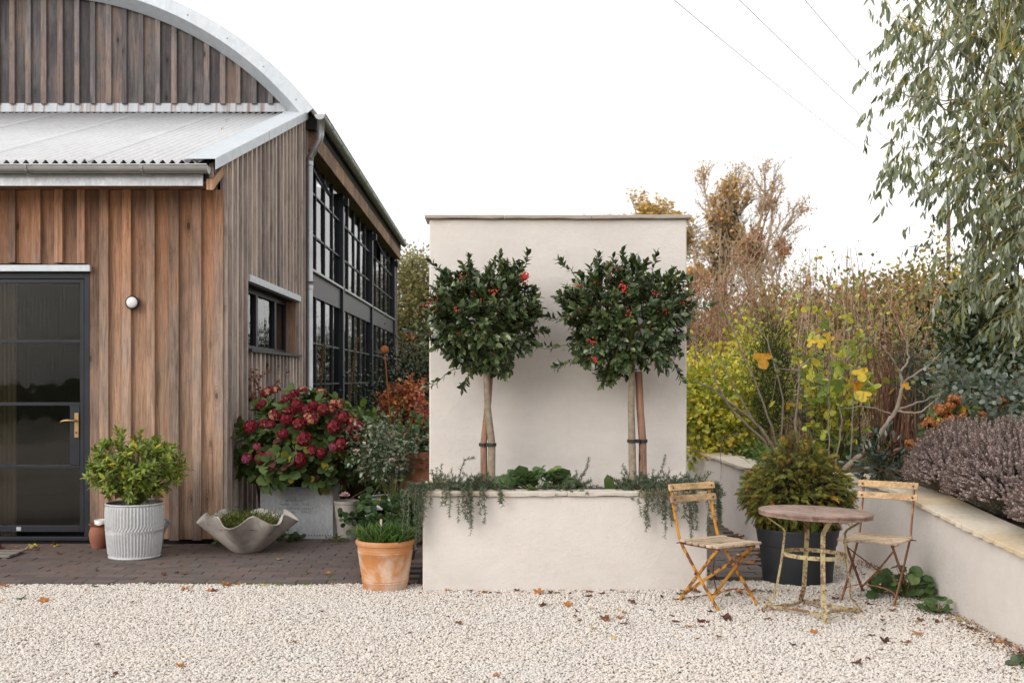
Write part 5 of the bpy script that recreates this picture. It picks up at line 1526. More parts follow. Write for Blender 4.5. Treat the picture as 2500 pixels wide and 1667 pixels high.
# heuchera: round frilled leaves
g = np.random.default_rng(21)
hb = (W(1310, 1190, 7.98).x, 7.98, SOIL_Z)
ht = thing('heuchera', 'dark green mound of round crinkled leaves in the middle of the planter', 'plant', hb)
items = []; st = MB()
for i in range(120):
    a = g.uniform(0, 2 * PI); rr_ = g.uniform(0.0, 1) ** 0.5
    q = np.array([hb[0] + 0.33 * rr_ * math.cos(a), hb[1] + 0.20 * rr_ * math.sin(a) - 0.02, SOIL_Z + 0.04 + 0.155 * (1 - rr_ ** 2.5) * g.uniform(0.35, 1.05)])
    o = unit(np.array([math.cos(a) * rr_, math.sin(a) * rr_ - 0.3, 0.25]))
    N = unit(UP * 0.8 + o * 0.6 + np.array([0, -0.35, 0]) + g.normal(0, 0.2, 3)); sz = g.uniform(0.07, 0.105)
    items.append((q - o * sz * 0.5, unit(o + g.normal(0, 0.3, 3)), N, sz, sz * 1.05))
    st.tube([hb, q], [0.002, 0.0015], 4, cap=False)
st.build('stalks', MAT['twig_green'], ht)
leaf_parts(ht, 'leaf', MAT['leaf'], T_FRILL, items, [(0.12, 0.20, 0.08, 4), (0.155, 0.24, 0.09, 3), (0.09, 0.155, 0.07, 3), (0.21, 0.30, 0.095, 1)], g)
# broad leaf plant (two large upright leaves)
bb = (W(1490, 1180, 7.98).x, 7.98, SOIL_Z)
bt = thing('broad_leaf_plant', 'small plant with broad upright green leaves beside the right hand rosemary', 'plant', bb)
bt['label'] = 'small plant with a few broad smooth green leaves beside the dense rosemary'
items = [((bb[0], bb[1], SOIL_Z - 0.01), (-0.12, -0.1, 1), (0.3, -1, 0.15), 0.16, 0.085), ((bb[0] + 0.03, bb[1], SOIL_Z - 0.01), (0.75, -0.3, 0.75), (-0.4, -0.7, 0.6), 0.15, 0.08), ((bb[0], bb[1], SOIL_Z), (0.35, -0.6, 0.6), (0, -0.3, 1), 0.11, 0.07), ((bb[0], bb[1] - 0.05, SOIL_Z), (-0.7, -0.5, 0.35), (0, -0.3, 1), 0.10, 0.06), ((bb[0], bb[1] - 0.05, SOIL_Z), (0.9, -0.6, 0.25), (0, -0.3, 1), 0.12, 0.07)]
leaf_parts(bt, 'leaf', MAT['leaf_soft'], T_ROUND, items, [(0.10, 0.165, 0.045, 1)], g)

# ---- leafy shrub in the zinc tub
g = np.random.default_rng(33)
SK = [(0.20, 0.28, 0.05, 5), (0.26, 0.335, 0.06, 4), (0.14, 0.205, 0.042, 3), (0.35, 0.39, 0.07, 1.8), (0.68, 0.54, 0.05, 0.55)]
base = (TUB1[0], TUB1[1], TUB1[2] + 0.40)
sk = thing('leafy_shrub', 'rounded bright green shrub with some yellow leaves growing in a zinc tub', 'shrub', base)
LV = Leaves(); st = MB(); bud = Leaves()
cc = (TUB1[0] + 0.02, TUB1[1], 0.76); cr = (0.40, 0.34, 0.25)
for q in ell_pts(g, 230, cc, cr, 0.5, zmin=0.46, ymax=BY - 0.14):
    o = unit((q - np.array(cc)) / np.array(cr)); d = unit(o * 0.8 + UP * 0.5 + g.normal(0, 0.2, 3))
    if q[1] > 9.45: d[1] = min(d[1], 0.0)
    shoot(g, LV, q - d * 0.03, d, 0.06, 9, 0.072, 0.026, SK, 1.35, 0.15, 0.2, gold=2.4)
    st.tube([base, (np.array(base) * 0.4 + q * 0.6) + np.array([0, 0, 0.03]), q, q + d * 0.04], [0.006, 0.004, 0.0025, 0.002], 4, cap=False)
    if g.random() < 0.4:
        bq = q + d * 0.05 + g.normal(0, 0.009, (10, 3)); bud.add(bq, rdirs(g, 10), rdirs(g, 10), 0.010, 0.008, palette(g, 10, [(0.13, 0.055, 0.04, 1), (0.2, 0.10, 0.06, 1)]))
for (q, d) in (((TUB1[0] - 0.10, 8.95, 1.02), (-0.2, 0, 1)), ((TUB1[0] + 0.06, 8.98, 1.0), (0.1, 0, 1)), ((TUB1[0] - 0.05, 8.9, 1.0), (0.1, 0, 1))):
    shoot(g, LV, q, d, 0.07, 10, 0.072, 0.026, SK, 1.2, 0.2, 0.1); st.tube([base, q], [0.004, 0.002], 4, cap=False)
st.build('stems', MAT['twig_green'], sk); LV.build('foliage', MAT['leaf'], sk, T_LANCE, kind='stuff'); bud.build('buds', MAT['leaf_dull'], sk, T_TRI, kind='stuff')

# ---- moss in the wavy bowl
bush('moss_cushion', 'low cushion of green and rusty moss filling the wavy bowl', 'moss', (WBC[0], WBC[1], WBC[2] + 0.22), (WBC[0], WBC[1], WBC[2] + 0.225), (0.25, 0.24, 0.06), 9000, 0.022, 0.007,
     [(0.10, 0.135, 0.032, 4), (0.065, 0.095, 0.025, 3), (0.20, 0.10, 0.035, 1.2), (0.15, 0.17, 0.05, 1)], T_NEEDLE, 'leaf_dull', 130, 41, 0.55, 0.05, 0, out=0.5, up=0.9, zmin=WBC[2] + 0.215)

# ---- hydrangea in the tank: leaves and separate flower heads
g = np.random.default_rng(55)
hc = np.array((-1.73, 10.12, 0.87)); hr = np.array((0.60, 0.48, 0.46))
hy = thing('hydrangea', 'large hydrangea bush with deep red flower heads growing in the galvanised tank', 'hydrangea', ((TX0 + TX1) / 2, (TY0 + TY1) / 2, 0.455))
HL = [(0.075, 0.12, 0.040, 5), (0.10, 0.155, 0.046, 4), (0.14, 0.195, 0.05, 2), (0.26, 0.25, 0.055, 1.0), (0.30, 0.25, 0.04, 0.5), (0.12, 0.05, 0.04, 0.8)]
LV = Leaves(); st = MB(); b0 = np.array(((TX0 + TX1) / 2, TY0 + 0.2, 0.455))
for q in ell_pts(g, 190, hc, hr * 1.04, 0.6, zmin=0.56):
    if q[0] < -2.30: continue
    o = unit((q - hc) / hr); d = unit(o + UP * 0.25 + g.normal(0, 0.2, 3))
    bx = b0 + np.array([g.uniform(-0.25, 0.25), g.uniform(-0.1, 0.15), 0])
    st.tube([bx, bx * 0.45 + q * 0.55 + np.array([0, 0, 0.05]), q, q + d * 0.05], [0.005, 0.004, 0.003, 0.0025], 4, cap=False)
    shoot(g, LV, q - d * 0.06, d, 0.11, 7, 0.115, 0.075, HL, 1.5, -0.12, 0.1, gold=1.6)
st.build('stems', MAT['twig_green'], hy); LV.build('foliage', MAT['leaf_soft'], hy, T_ROUND, kind='stuff')
def head_mesh(seed, pal, rad):
    g = np.random.default_rng(seed); n = 120
    d = rdirs(g, n); d[:, 2] = np.abs(d[:, 2]) * 1.0 - 0.32; d = unit(d)
    LVh = Leaves()
    P = d * rad * g.uniform(0.82, 1.05, (n, 1)) * np.array([1, 1, 0.85])
    cb = palette(g, n, pal, 0.18)
    for k in range(4):
        a = unit(np.cross(d, [0.3, 0.5, 0.8])); b = np.cross(d, a); ph = k * PI / 2 + g.random(n) * 0.5
        D = unit(a * np.cos(ph)[:, None] + b * np.sin(ph)[:, None] + d * 0.25)
        LVh.add(P, D, d + g.normal(0, 0.15, (n, 3)), rad * 0.30, rad * 0.32, cb * g.uniform(0.8, 1.2, (n, 1)))
    o = LVh.build('flower_head', MAT['petal'], None, T_TRI)
    me = o.data; bpy.data.objects.remove(o); return me
CR = [(0.185, 0.013, 0.026, 5), (0.255, 0.024, 0.04, 4), (0.12, 0.010, 0.018, 3), (0.29, 0.09, 0.055, 1.2)]
PK = [(0.22, 0.016, 0.030, 3), (0.34, 0.12, 0.07, 3), (0.46, 0.25, 0.14, 3), (0.16, 0.02, 0.03, 2)]
MG = [(0.26, 0.045, 0.085, 4), (0.32, 0.08, 0.12, 3), (0.18, 0.03, 0.05, 2)]
heads = [head_mesh(1, CR, 0.075), head_mesh(2, PK, 0.075), head_mesh(3, CR, 0.075), head_mesh(4, MG, 0.060)]
HP = [(672, 953, 1), (740, 952, 1), (785, 957, 1), (700, 975, 0), (638, 988, 0), (707, 1005, 0), (672, 1012, 1), (750, 1000, 0), (806, 998, 1), (822, 988, 1), (790, 1000, 0), (660, 1037, 0), (700, 1022, 2), (730, 1035, 0), (760, 1020, 1), (838, 1020, 0), (612, 1042, 2), (645, 1035, 0), (690, 1058, 2), (815, 1042, 0), (743, 1072, 0), (860, 1030, 1), (875, 1043, 0), (888, 1056, 0), (834, 1083, 0), (814, 1092, 3), (762, 1100, 0), (784, 1106, 2), (627, 1090, 3), (638, 1118, 2), (732, 1122, 2), (603, 1119, 3), (660, 1138, 3), (870, 1068, 1), (718, 962, 0), (765, 990, 2), (855, 1050, 0), (652, 960, 1), (725, 990, 2), (888, 1085, 2)]
off = wloc(hy)
for i, (u, v, k) in enumerate(HP):
    zc = W(u, v, 10).z; xn = (W(u, v, 10).x - hc[0]) / (hr[0] + 0.06); zn = (zc - hc[2]) / (hr[2] + 0.05)
    q = max(0.0, 1 - xn * xn - zn * zn); yy = hc[1] - (hr[1] + 0.03) * math.sqrt(q)
    p = W(u, v, yy)
    o = bpy.data.objects.new('flower_head', heads[k]); COL.objects.link(o); o.parent = hy; o.location = p - off
    n_ = Vector((xn * 0.8, -math.sqrt(q) * 0.8, 0.55 + zn * 0.4)).normalized()
    o.rotation_euler = n_.to_track_quat('Z', 'X').to_euler(); s_ = random.uniform(0.60, 0.92); o.scale = (s_ * random.uniform(0.9, 1.1), s_, s_ * random.uniform(0.8, 1.05))
# one more head on the shrub behind
p = W(937, 1068, 10.6)
h2 = thing('hydrangea', 'lone dark red hydrangea head on green leaves behind the rose bush', 'hydrangea', (p.x, p.y, BZ))
o = bpy.data.objects.new('flower_head', heads[0]); COL.objects.link(o); o.parent = h2; o.location = (0, 0, p.z - BZ); o.scale = (1.25, 1.25, 1.1)
MB().tube([(p.x, p.y, BZ), (p.x + 0.01, p.y, p.z)], 0.006, 5).build('stem', MAT['twig_green'], h2)
LV = Leaves(); q = np.array(p) + np.array([0, 0, -0.08])
for k in range(10): shoot(g, LV, q + g.normal(0, 0.07, 3) + np.array([0, 0, -0.08]), unit(g.normal(0, 0.6, 3) + UP * 0.4), 0.1, 6, 0.10, 0.065, HL, 1.4, -0.1)
LV.build('foliage', MAT['leaf_soft'], h2, T_ROUND, kind='stuff')

# ---- russet shrub by the side wall
def twiggy(name, label, cat, base, tips, pal, seed, L, Wd, nl, mat='leaf', stem='bark_brown', spread=0.08, tm=T_OVATE, r0=0.006, group=None, hang=0.2, sub=4):
    g = np.random.default_rng(seed); t = thing(name, label, cat, base, group)
    st = MB(); LV = Leaves(); b = np.array(base, float)
    for tip in tips:
        q = np.array(tip, float)
        mid = b * 0.5 + q * 0.5 + np.array([g.normal(0, 0.03), g.normal(0, 0.03), 0.08])
        tt = np.linspace(0, 1, 9)[:, None]; P = (1 - tt) ** 2 * b + 2 * tt * (1 - tt) * mid + tt ** 2 * q
        st.tube(P, np.linspace(r0, r0 * 0.3, 9), 5, cap=False)
        for k in range(sub):
            s = P[g.integers(4, 9)]; e = s + g.normal(0, spread, 3) + np.array([0, 0, spread * 0.4])
            st.tube([s, (s + e) / 2 + g.normal(0, 0.008, 3), e], [r0 * 0.4, r0 * 0.3, r0 * 0.2], 4, cap=False)
            n = max(2, nl // sub)
            PP = s + (e - s) * g.random((n, 1)) + g.normal(0, 0.012, (n, 3))
            LV.add(PP, unit(g.normal(0, 0.7, (n, 3)) - UP * hang), unit(g.normal(0, 0.6, (n, 3)) + UP * 0.6), L * g.uniform(0.6, 1.2, n), Wd * g.uniform(0.7, 1.2, n), palette(g, n, pal, 0.2))
    st.build('branches', MAT[stem], t, smooth=True); LV.build('foliage', MAT[mat], t, tm, kind='stuff')
    return t
RUS = [(0.20, 0.045, 0.030, 4), (0.28, 0.10, 0.045, 3), (0.14, 0.05, 0.03, 2), (0.45, 0.02, 0.03, 0.5), (0.30, 0.16, 0.06, 1.5)]
twiggy('russet_shrub', 'thin russet leaved shrub against the side cladding behind the hydrangea', 'shrub', tuple(Vector((W(640, 1000, 10.85).x, 10.85, BZ))),
       [tuple(W(u, v, 10.75)) for (u, v) in ((600, 885), (592, 920), (612, 940), (640, 915), (625, 965), (606, 980), (660, 900), (700, 905), (590, 895), (618, 900), (650, 950), (632, 935), (600, 955))], RUS, 61, 0.045, 0.024, 30, spread=0.07)
# ---- maple with orange red leaves
MAP = [(0.42, 0.115, 0.040, 4), (0.52, 0.19, 0.060, 3), (0.33, 0.065, 0.035, 3), (0.46, 0.27, 0.08, 1.2), (0.16, 0.12, 0.04, 0.8)]
gm_ = np.random.default_rng(62)
tips = [tuple(W(915 + 135 * a, 905 + 165 * b, 11.9 + c)) for a, b, c in zip(gm_.random(54), gm_.random(54) ** 0.8, gm_.uniform(-0.3, 0.3, 54))]
tips = [t_ for t_ in tips if not (t_[2] > 1.52 and t_[0] < -1.05)]
twiggy('maple_bush', 'small maple with orange and red autumn leaves in a tall clay pot', 'maple', (-0.93, 12.0, 0.92), tips, MAP, 63, 0.055, 0.038, 44, spread=0.10, r0=0.007)
tips = [tuple(W(1005 + 42 * a, 960 + 120 * b, 10.0 + c)) for a, b, c in zip(gm_.random(14), gm_.random(14), gm_.uniform(-0.1, 0.1, 14))]
twiggy('red_twig_shrub', 'sparse red leaved shrub in a clay pot close to the tall wall end', 'shrub', (-0.56, 9.85, 0.80), tips, [(0.34, 0.06, 0.04, 3), (0.42, 0.12, 0.06, 2)], 64, 0.045, 0.026, 18, spread=0.07, r0=0.004)
# ---- verbascum spikes
for i, (u0, v0, u1, v1, y, lab) in enumerate(((782, 960, 790, 838, 12.2, 'dry brown seed spike standing in front of the glazed wall, nearer the downpipe'), (850, 1000, 872, 826, 12.0, 'dry brown seed spike leaning in front of the second glazed bay'))):
    a = W(u0, v0, y); b = W(u1, v1, y)
    t = thing('seed_spike', lab, 'seed head', (a.x, a.y, BZ), 'dry seed spikes')
    MB().tube([(a.x, a.y, BZ), a, b], [0.008, 0.007, 0.004], 5).build('stem', MAT['bark_brown'], t)
    g = np.random.default_rng(70 + i); n = 420; s = g.random(n)
    Q = np.array(a)[None] + (np.array(b) - np.array(a))[None] * s[:, None] + g.normal(0, 0.009, (n, 3))
    Leaves().add(Q, unit(g.normal(0, 1, (n, 3)) + UP * 0.3), rdirs(g, n), 0.018, 0.012, palette(g, n, [(0.20, 0.12, 0.06, 2), (0.13, 0.08, 0.045, 2), (0.30, 0.2, 0.1, 1)])).build('seed_head', MAT['leaf_dull'], t, T_TRI, kind='stuff')
# ---- green shrubs in the courtyard
GRN = [(0.055, 0.105, 0.030, 4), (0.085, 0.145, 0.038, 3), (0.035, 0.07, 0.022, 3), (0.13, 0.19, 0.06, 1)]
p = W(915, 1040, 11.3)
bush('evergreen_shrub', 'low glossy evergreen shrub below the glazed wall behind the hydrangea', 'shrub', (p.x, 11.3, BZ), (p.x, 11.3, 0.62), (0.34, 0.3, 0.5), 1500, 0.065, 0.028, GRN, T_LANCE, 'leaf', 45, 71, 0.3)
p = W(880, 1075, 10.7)
bush('lime_shrub', 'yellow green leafy shrub between the hydrangea and the rose bush', 'shrub', (p.x, 10.75, BZ), (p.x + 0.02, 10.75, 0.62), (0.28, 0.22, 0.46), 700, 0.085, 0.055, [(0.12, 0.19, 0.035, 3), (0.085, 0.14, 0.03, 3), (0.17, 0.22, 0.05, 1)], T_ROUND, 'leaf', 30, 72, 0.3)
p = W(1010, 1085, 10.3)
bush('leafy_potplant', 'dark leafy plant filling the clay pot close to the tall wall end', 'plant', (-0.56, 9.85, 0.78), (-0.60, 9.85, 0.94), (0.20, 0.2, 0.16), 420, 0.06, 0.038, GRN, T_OVATE, 'leaf', 20, 73, 0.4, stems=5, sr=0.004)
# ---- rose bush
ROSE = [(0.095, 0.13, 0.070, 4), (0.13, 0.17, 0.095, 3), (0.065, 0.098, 0.048, 3), (0.17, 0.20, 0.12, 1.2), (0.12, 0.06, 0.04, 0.6)]
rc_ = (-0.90, 9.60, 0.88)
rose = bush('rose_bush', 'airy rose bush with grey green leaves in a zinc tub', 'rose bush', (TUB2[0], TUB2[1], 0.42), rc_, (0.36, 0.30, 0.26), 1900, 0.042, 0.026, ROSE, T_OVATE, 'leaf_gloss', 90, 81, 0.22, 0.25, 22, 'twig_green', sr=0.004, out=0.5, up=0.05)
g = np.random.default_rng(82)
def blossom(root, c, r, pal, seed):
    g = np.random.default_rng(seed); L_ = Leaves()
    for ring, (n, tilt, sz) in enumerate(((5, 0.15, 1.0), (6, 0.45, 1.05), (6, 0.9, 0.95))):
        for k in range(n):
            a = 2 * PI * k / n + ring * 0.5
            rad = np.array([math.cos(a), math.sin(a), 0.0])
            D = unit(rad * tilt + UP * (1 - 0.6 * tilt) + np.array([0, -0.35, 0]))
            L_.add([np.array(c) - UP * r * 0.7 + rad * r * 0.28 * (ring + 0.3)], [D], [-rad + UP * 0.2], r * 1.5 * sz, r * 1.1, palette(g, 1, pal, 0.06))
    L_.build('flower', MAT['petal'], root, T_ROUND)
PNK = [(0.72, 0.42, 0.44, 2), (0.76, 0.52, 0.52, 2)]
for i, (u, v, y, r) in enumerate(((842, 1206, 9.75, 0.026), (890, 1211, 9.42, 0.028), (957, 1121, 9.33, 0.018), (868, 1098, 9.4, 0.013))):
    c = W(u, v, y); blossom(rose, c, r, PNK, 90 + i)
    MB().tube([c + Vector((0.0, 0.0, -0.015)), c + Vector((0.03, 0.03, -0.05)), Vector((-0.95, 9.55, c.z - 0.03 if v < 1150 else 0.62))], 0.0022, 4).build('flower_stalk', MAT['twig_green'], rose)
# ---- geranium, its flowers
GER = [(0.038, 0.075, 0.026, 5), (0.055, 0.10, 0.034, 4), (0.08, 0.13, 0.042, 2), (0.30, 0.24, 0.04, 0.15)]
ger = bush('geranium', 'dark green geranium with a few white flowers in the dark pot', 'geranium', (DPC[0], DPC[1], 0.36), (-0.86, 8.86, 0.385), (0.30, 0.24, 0.11), 700, 0.055, 0.060, GER, T_FRILL, 'leaf', 60, 91, 0.3, 0.3, 12, 'twig_green', sr=0.004, out=0.45, up=0.5)
for i, (u, v, y) in enumerate(((921, 1237, 8.68), (926, 1241, 8.67), (900, 1257, 8.66), (918, 1243, 8.66))):
    blossom(ger, W(u, v, y), 0.015, [(0.82, 0.82, 0.84, 1)], 95 + i)
bush('small_leaf_plant', 'brown pot plant with small dark leaves behind the large terracotta pot', 'plant', (-0.845, 8.235, 0.35), (-0.845, 8.235, 0.40), (0.17, 0.15, 0.06), 260, 0.045, 0.035, GER, T_FRILL, 'leaf', 20, 96, 0.35, 0.1, 6, 'twig_green', sr=0.003)
# ---- green blades in the terracotta pot
g = np.random.default_rng(97)
bl = thing('green_blades', 'tuft of fresh green strappy blades growing in the large terracotta pot', 'plant', (TPC[0], TPC[1], 0.33))
n = 520; a = g.uniform(0, 2 * PI, n); r_ = 0.175 * np.sqrt(g.random(n))
P = np.stack([TPC[0] + r_ * np.cos(a), TPC[1] + r_ * np.sin(a), np.full(n, 0.33)], 1)
o = np.stack([np.cos(a) * r_ / 0.175, np.sin(a) * r_ / 0.175, np.zeros(n)], 1)
D = unit(o * 0.38 + UP * 1.0 + g.normal(0, 0.20, (n, 3)))
Leaves().add(P, D, unit(-o * 0.2 + g.normal(0, 0.6, (n, 3)) + np.array([0, -0.4, 0.2])), g.uniform(0.09, 0.165, n), g.uniform(0.008, 0.014, n), palette(g, n, [(0.10, 0.19, 0.045, 4), (0.14, 0.25, 0.06, 3), (0.07, 0.14, 0.035, 3), (0.25, 0.32, 0.12, 0.8)])).build('blades', MAT['leaf'], bl, T_BLADE, kind='stuff')
lb = MB().box(TPC[0] - 0.035, TPC[0] - 0.020, TPC[1] - 0.03, TPC[1] - 0.027, 0.34, 0.505).build('plant_label', MAT['coping'], None, bevel=0.001)
tag(lb, 'small pale wooden plant label stuck among the green blades', 'plant label')

# ---- yew ball
g = np.random.default_rng(111)
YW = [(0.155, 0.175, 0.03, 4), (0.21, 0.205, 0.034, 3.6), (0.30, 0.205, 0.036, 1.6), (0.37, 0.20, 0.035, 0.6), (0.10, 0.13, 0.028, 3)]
yw = thing('yew_bush', 'rounded bronze green yew bush with a pointed top in a black pot', 'yew', (YC[0], YC[1], 0.37))
LV = Leaves(); st = MB(); cc = np.array((YC[0] - 0.005, YC[1], 0.66)); cr = np.array((0.39, 0.36, 0.31))
S = ell_pts(g, 2300, cc, cr, 0.52, zmin=0.40)
for q in S:
    o = unit((q - cc) / cr)
    rel = max(0, (q[2] - cc[2]) / cr[2])
    if rel > 0.55: q = q + np.array([-(q[0] - cc[0]) * 0.25 * rel, 0, 0.09 * rel * rel])
    lowf = q[2] < 0.48
    d = unit(o * 0.75 + UP * (-0.1 if lowf else 0.2) + g.normal(0, 0.42, 3)); ln = g.uniform(0.045, 0.09) * (0.7 if lowf else 1)
    n = 26; t = np.linspace(0.05, 1, n); a = unit(np.cross(d, g.normal(size=3))); side = np.where(np.arange(n) % 2 == 0, 1.0, -1.0)
    drp = np.array([0, 0, -0.03])
    P = q + d * (t * ln)[:, None] + drp * (t ** 2)[:, None]
    D = unit(a[None] * side[:, None] * 0.9 + d[None] * 0.6 + g.normal(0, 0.15, (n, 3)))
    tone = palette(g, 1, YW, 0.15)
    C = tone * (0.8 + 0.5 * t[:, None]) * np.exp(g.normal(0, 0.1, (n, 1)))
    LV.add(P, D, unit(np.cross(d, a)[None] + g.normal(0, 0.3, (n, 3))), 0.021 * (1.1 - 0.5 * t), 0.0052, C)
    st.tube([cc * 0.35 + q * 0.65, q, q + d * ln + drp], [0.0025, 0.002, 0.001], 3, cap=False)
for k in range(26):
    d = unit(np.array([g.normal(0, 0.5), g.normal(0, 0.5), 1.0])); q = np.array((YC[0] - 0.06 + g.normal(0, 0.05), YC[1] + g.normal(0, 0.05), 0.97)); ln = g.uniform(0.10, 0.17)
    n = 30; t = np.linspace(0.05, 1, n); a = unit(np.cross(d, g.normal(size=3))); side = np.where(np.arange(n) % 2 == 0, 1.0, -1.0)
    LV.add(q + d * (t * ln)[:, None], unit(a[None] * side[:, None] * 0.8 + d[None] * 0.8), g.normal(size=(n, 3)), 0.02, 0.0036, palette(g, n, [(0.17, 0.085, 0.03, 2), (0.10, 0.08, 0.025, 2)])); st.tube([q, q + d * ln], [0.002, 0.001], 3, cap=False)
for k in range(14):
    q = cc + rdirs(g, 1)[0] * cr * 0.6; st.tube([(YC[0], YC[1], 0.37), (q + np.array((YC[0], YC[1], 0.4))) / 2, q], [0.012, 0.008, 0.004], 5, cap=False)
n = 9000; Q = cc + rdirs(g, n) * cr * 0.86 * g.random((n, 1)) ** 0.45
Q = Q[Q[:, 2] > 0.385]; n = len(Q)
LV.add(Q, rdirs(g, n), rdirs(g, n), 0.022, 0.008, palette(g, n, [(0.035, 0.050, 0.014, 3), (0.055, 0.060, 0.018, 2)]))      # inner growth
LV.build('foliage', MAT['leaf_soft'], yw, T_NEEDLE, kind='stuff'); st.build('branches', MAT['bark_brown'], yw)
# ------------------------------------------------------------------ raised bed: lavender, fig, shrubs
def bedz(y):
    return float(np.interp(y, LWd[::-1, 1], LWd[::-1, 2]))
LAV = [(0.315, 0.235, 0.22, 4), (0.40, 0.31, 0.285, 3), (0.215, 0.155, 0.148, 3.4), (0.49, 0.40, 0.36, 0.9)]
def lavender(label, c, r, ns, seed):
    g = np.random.default_rng(seed); z0 = bedz(c[1]) + 0.0
    t = thing('lavender_bush', label, 'lavender', (c[0], c[1], z0), 'lavender bushes along the low wall')
    n = ns
    a = g.uniform(0, 2 * PI, n); q = np.sqrt(g.random(n))
    ox = r[0] * q * np.cos(a); oy = r[1] * q * np.sin(a)
    hgt = r[2] * np.sqrt(np.maximum(0.0, 1.08 - q ** 2)) * g.uniform(0.62, 1.22, n) + 0.04
    tip = np.stack([c[0] + ox * 1.0, c[1] + oy, z0 + hgt], 1)
    base = np.stack([c[0] + ox * 0.35, c[1] + oy * 0.35, np.full(n, z0 + 0.02)], 1)
    mid = base * 0.45 + tip * 0.55 + g.normal(0, 0.02, (n, 3)); mid[:, 2] += 0.03
    # stems as long thin strips in two segments
    st = Leaves(); cs = palette(g, n, [(0.17, 0.14, 0.10, 2), (0.12, 0.10, 0.08, 2), (0.12, 0.13, 0.08, 1)])
    for (p, e) in ((base, mid), (mid, tip)):
        d = e - p; st.add(p, d, g.normal(size=(n, 3)), np.linalg.norm(d, axis=1), 0.0035, cs)
    st.build('stems', MAT['leaf_dull'], t, T_NEEDLE, kind='stuff')
    fl = Leaves(); d = unit(tip - mid); m_ = 13
    for k in range(m_):
        s = k / (m_ - 1); ln = 0.068
        P = tip - d * (ln * s)[..., None] if np.ndim(s) else tip - d * (ln * s)
        a2 = g.uniform(0, 2 * PI, n); e = unit(np.cross(d, [0.2, 0.9, 0.1])); f = np.cross(d, e)
        for hh in range(2):
            rad = e * np.cos(a2 + hh * PI)[:, None] + f * np.sin(a2 + hh * PI)[:, None]
            fl.add(P, unit(rad + d * 0.7), d, 0.0135 * (1.05 - 0.35 * abs(s - 0.55)), 0.0105, palette(g, n, LAV, 0.16))
    fl.build('flower_spikes', MAT['leaf_dull'], t, T_TRI, kind='stuff')
    lf = Leaves(); n2 = ns * 5; i = g.integers(0, n, n2); s = g.random(n2)
    P = base[i] + (mid[i] - base[i]) * s[:, None]
    lf.add(P, unit(unit(mid - base)[i] * 0.7 + g.normal(0, 0.5, (n2, 3))), g.normal(size=(n2, 3)), g.uniform(0.02, 0.04, n2), 0.004, palette(g, n2, [(0.10, 0.105, 0.075, 2), (0.13, 0.125, 0.10, 2), (0.07, 0.06, 0.05, 1)]))
    lf.build('foliage', MAT['leaf_dull'], t, T_NEEDLE, kind='stuff')
    return t
lavender('faded mauve lavender bush beside the rusty chair back', (3.52, 8.05), (0.44, 0.62, 0.46), 2300, 121)
lavender('faded mauve lavender bush in the middle of the low wall coping', (3.52, 7.15), (0.52, 0.62, 0.52), 3000, 122)
lavender('faded mauve lavender bush beyond the seedling at the lowest end of the wall', (3.55, 5.4), (0.55, 0.55, 0.5), 1800, 124)
lavender('faded mauve lavender bush at the lowest stretch of the wall coping', (3.55, 6.25), (0.55, 0.60, 0.52), 3000, 123)

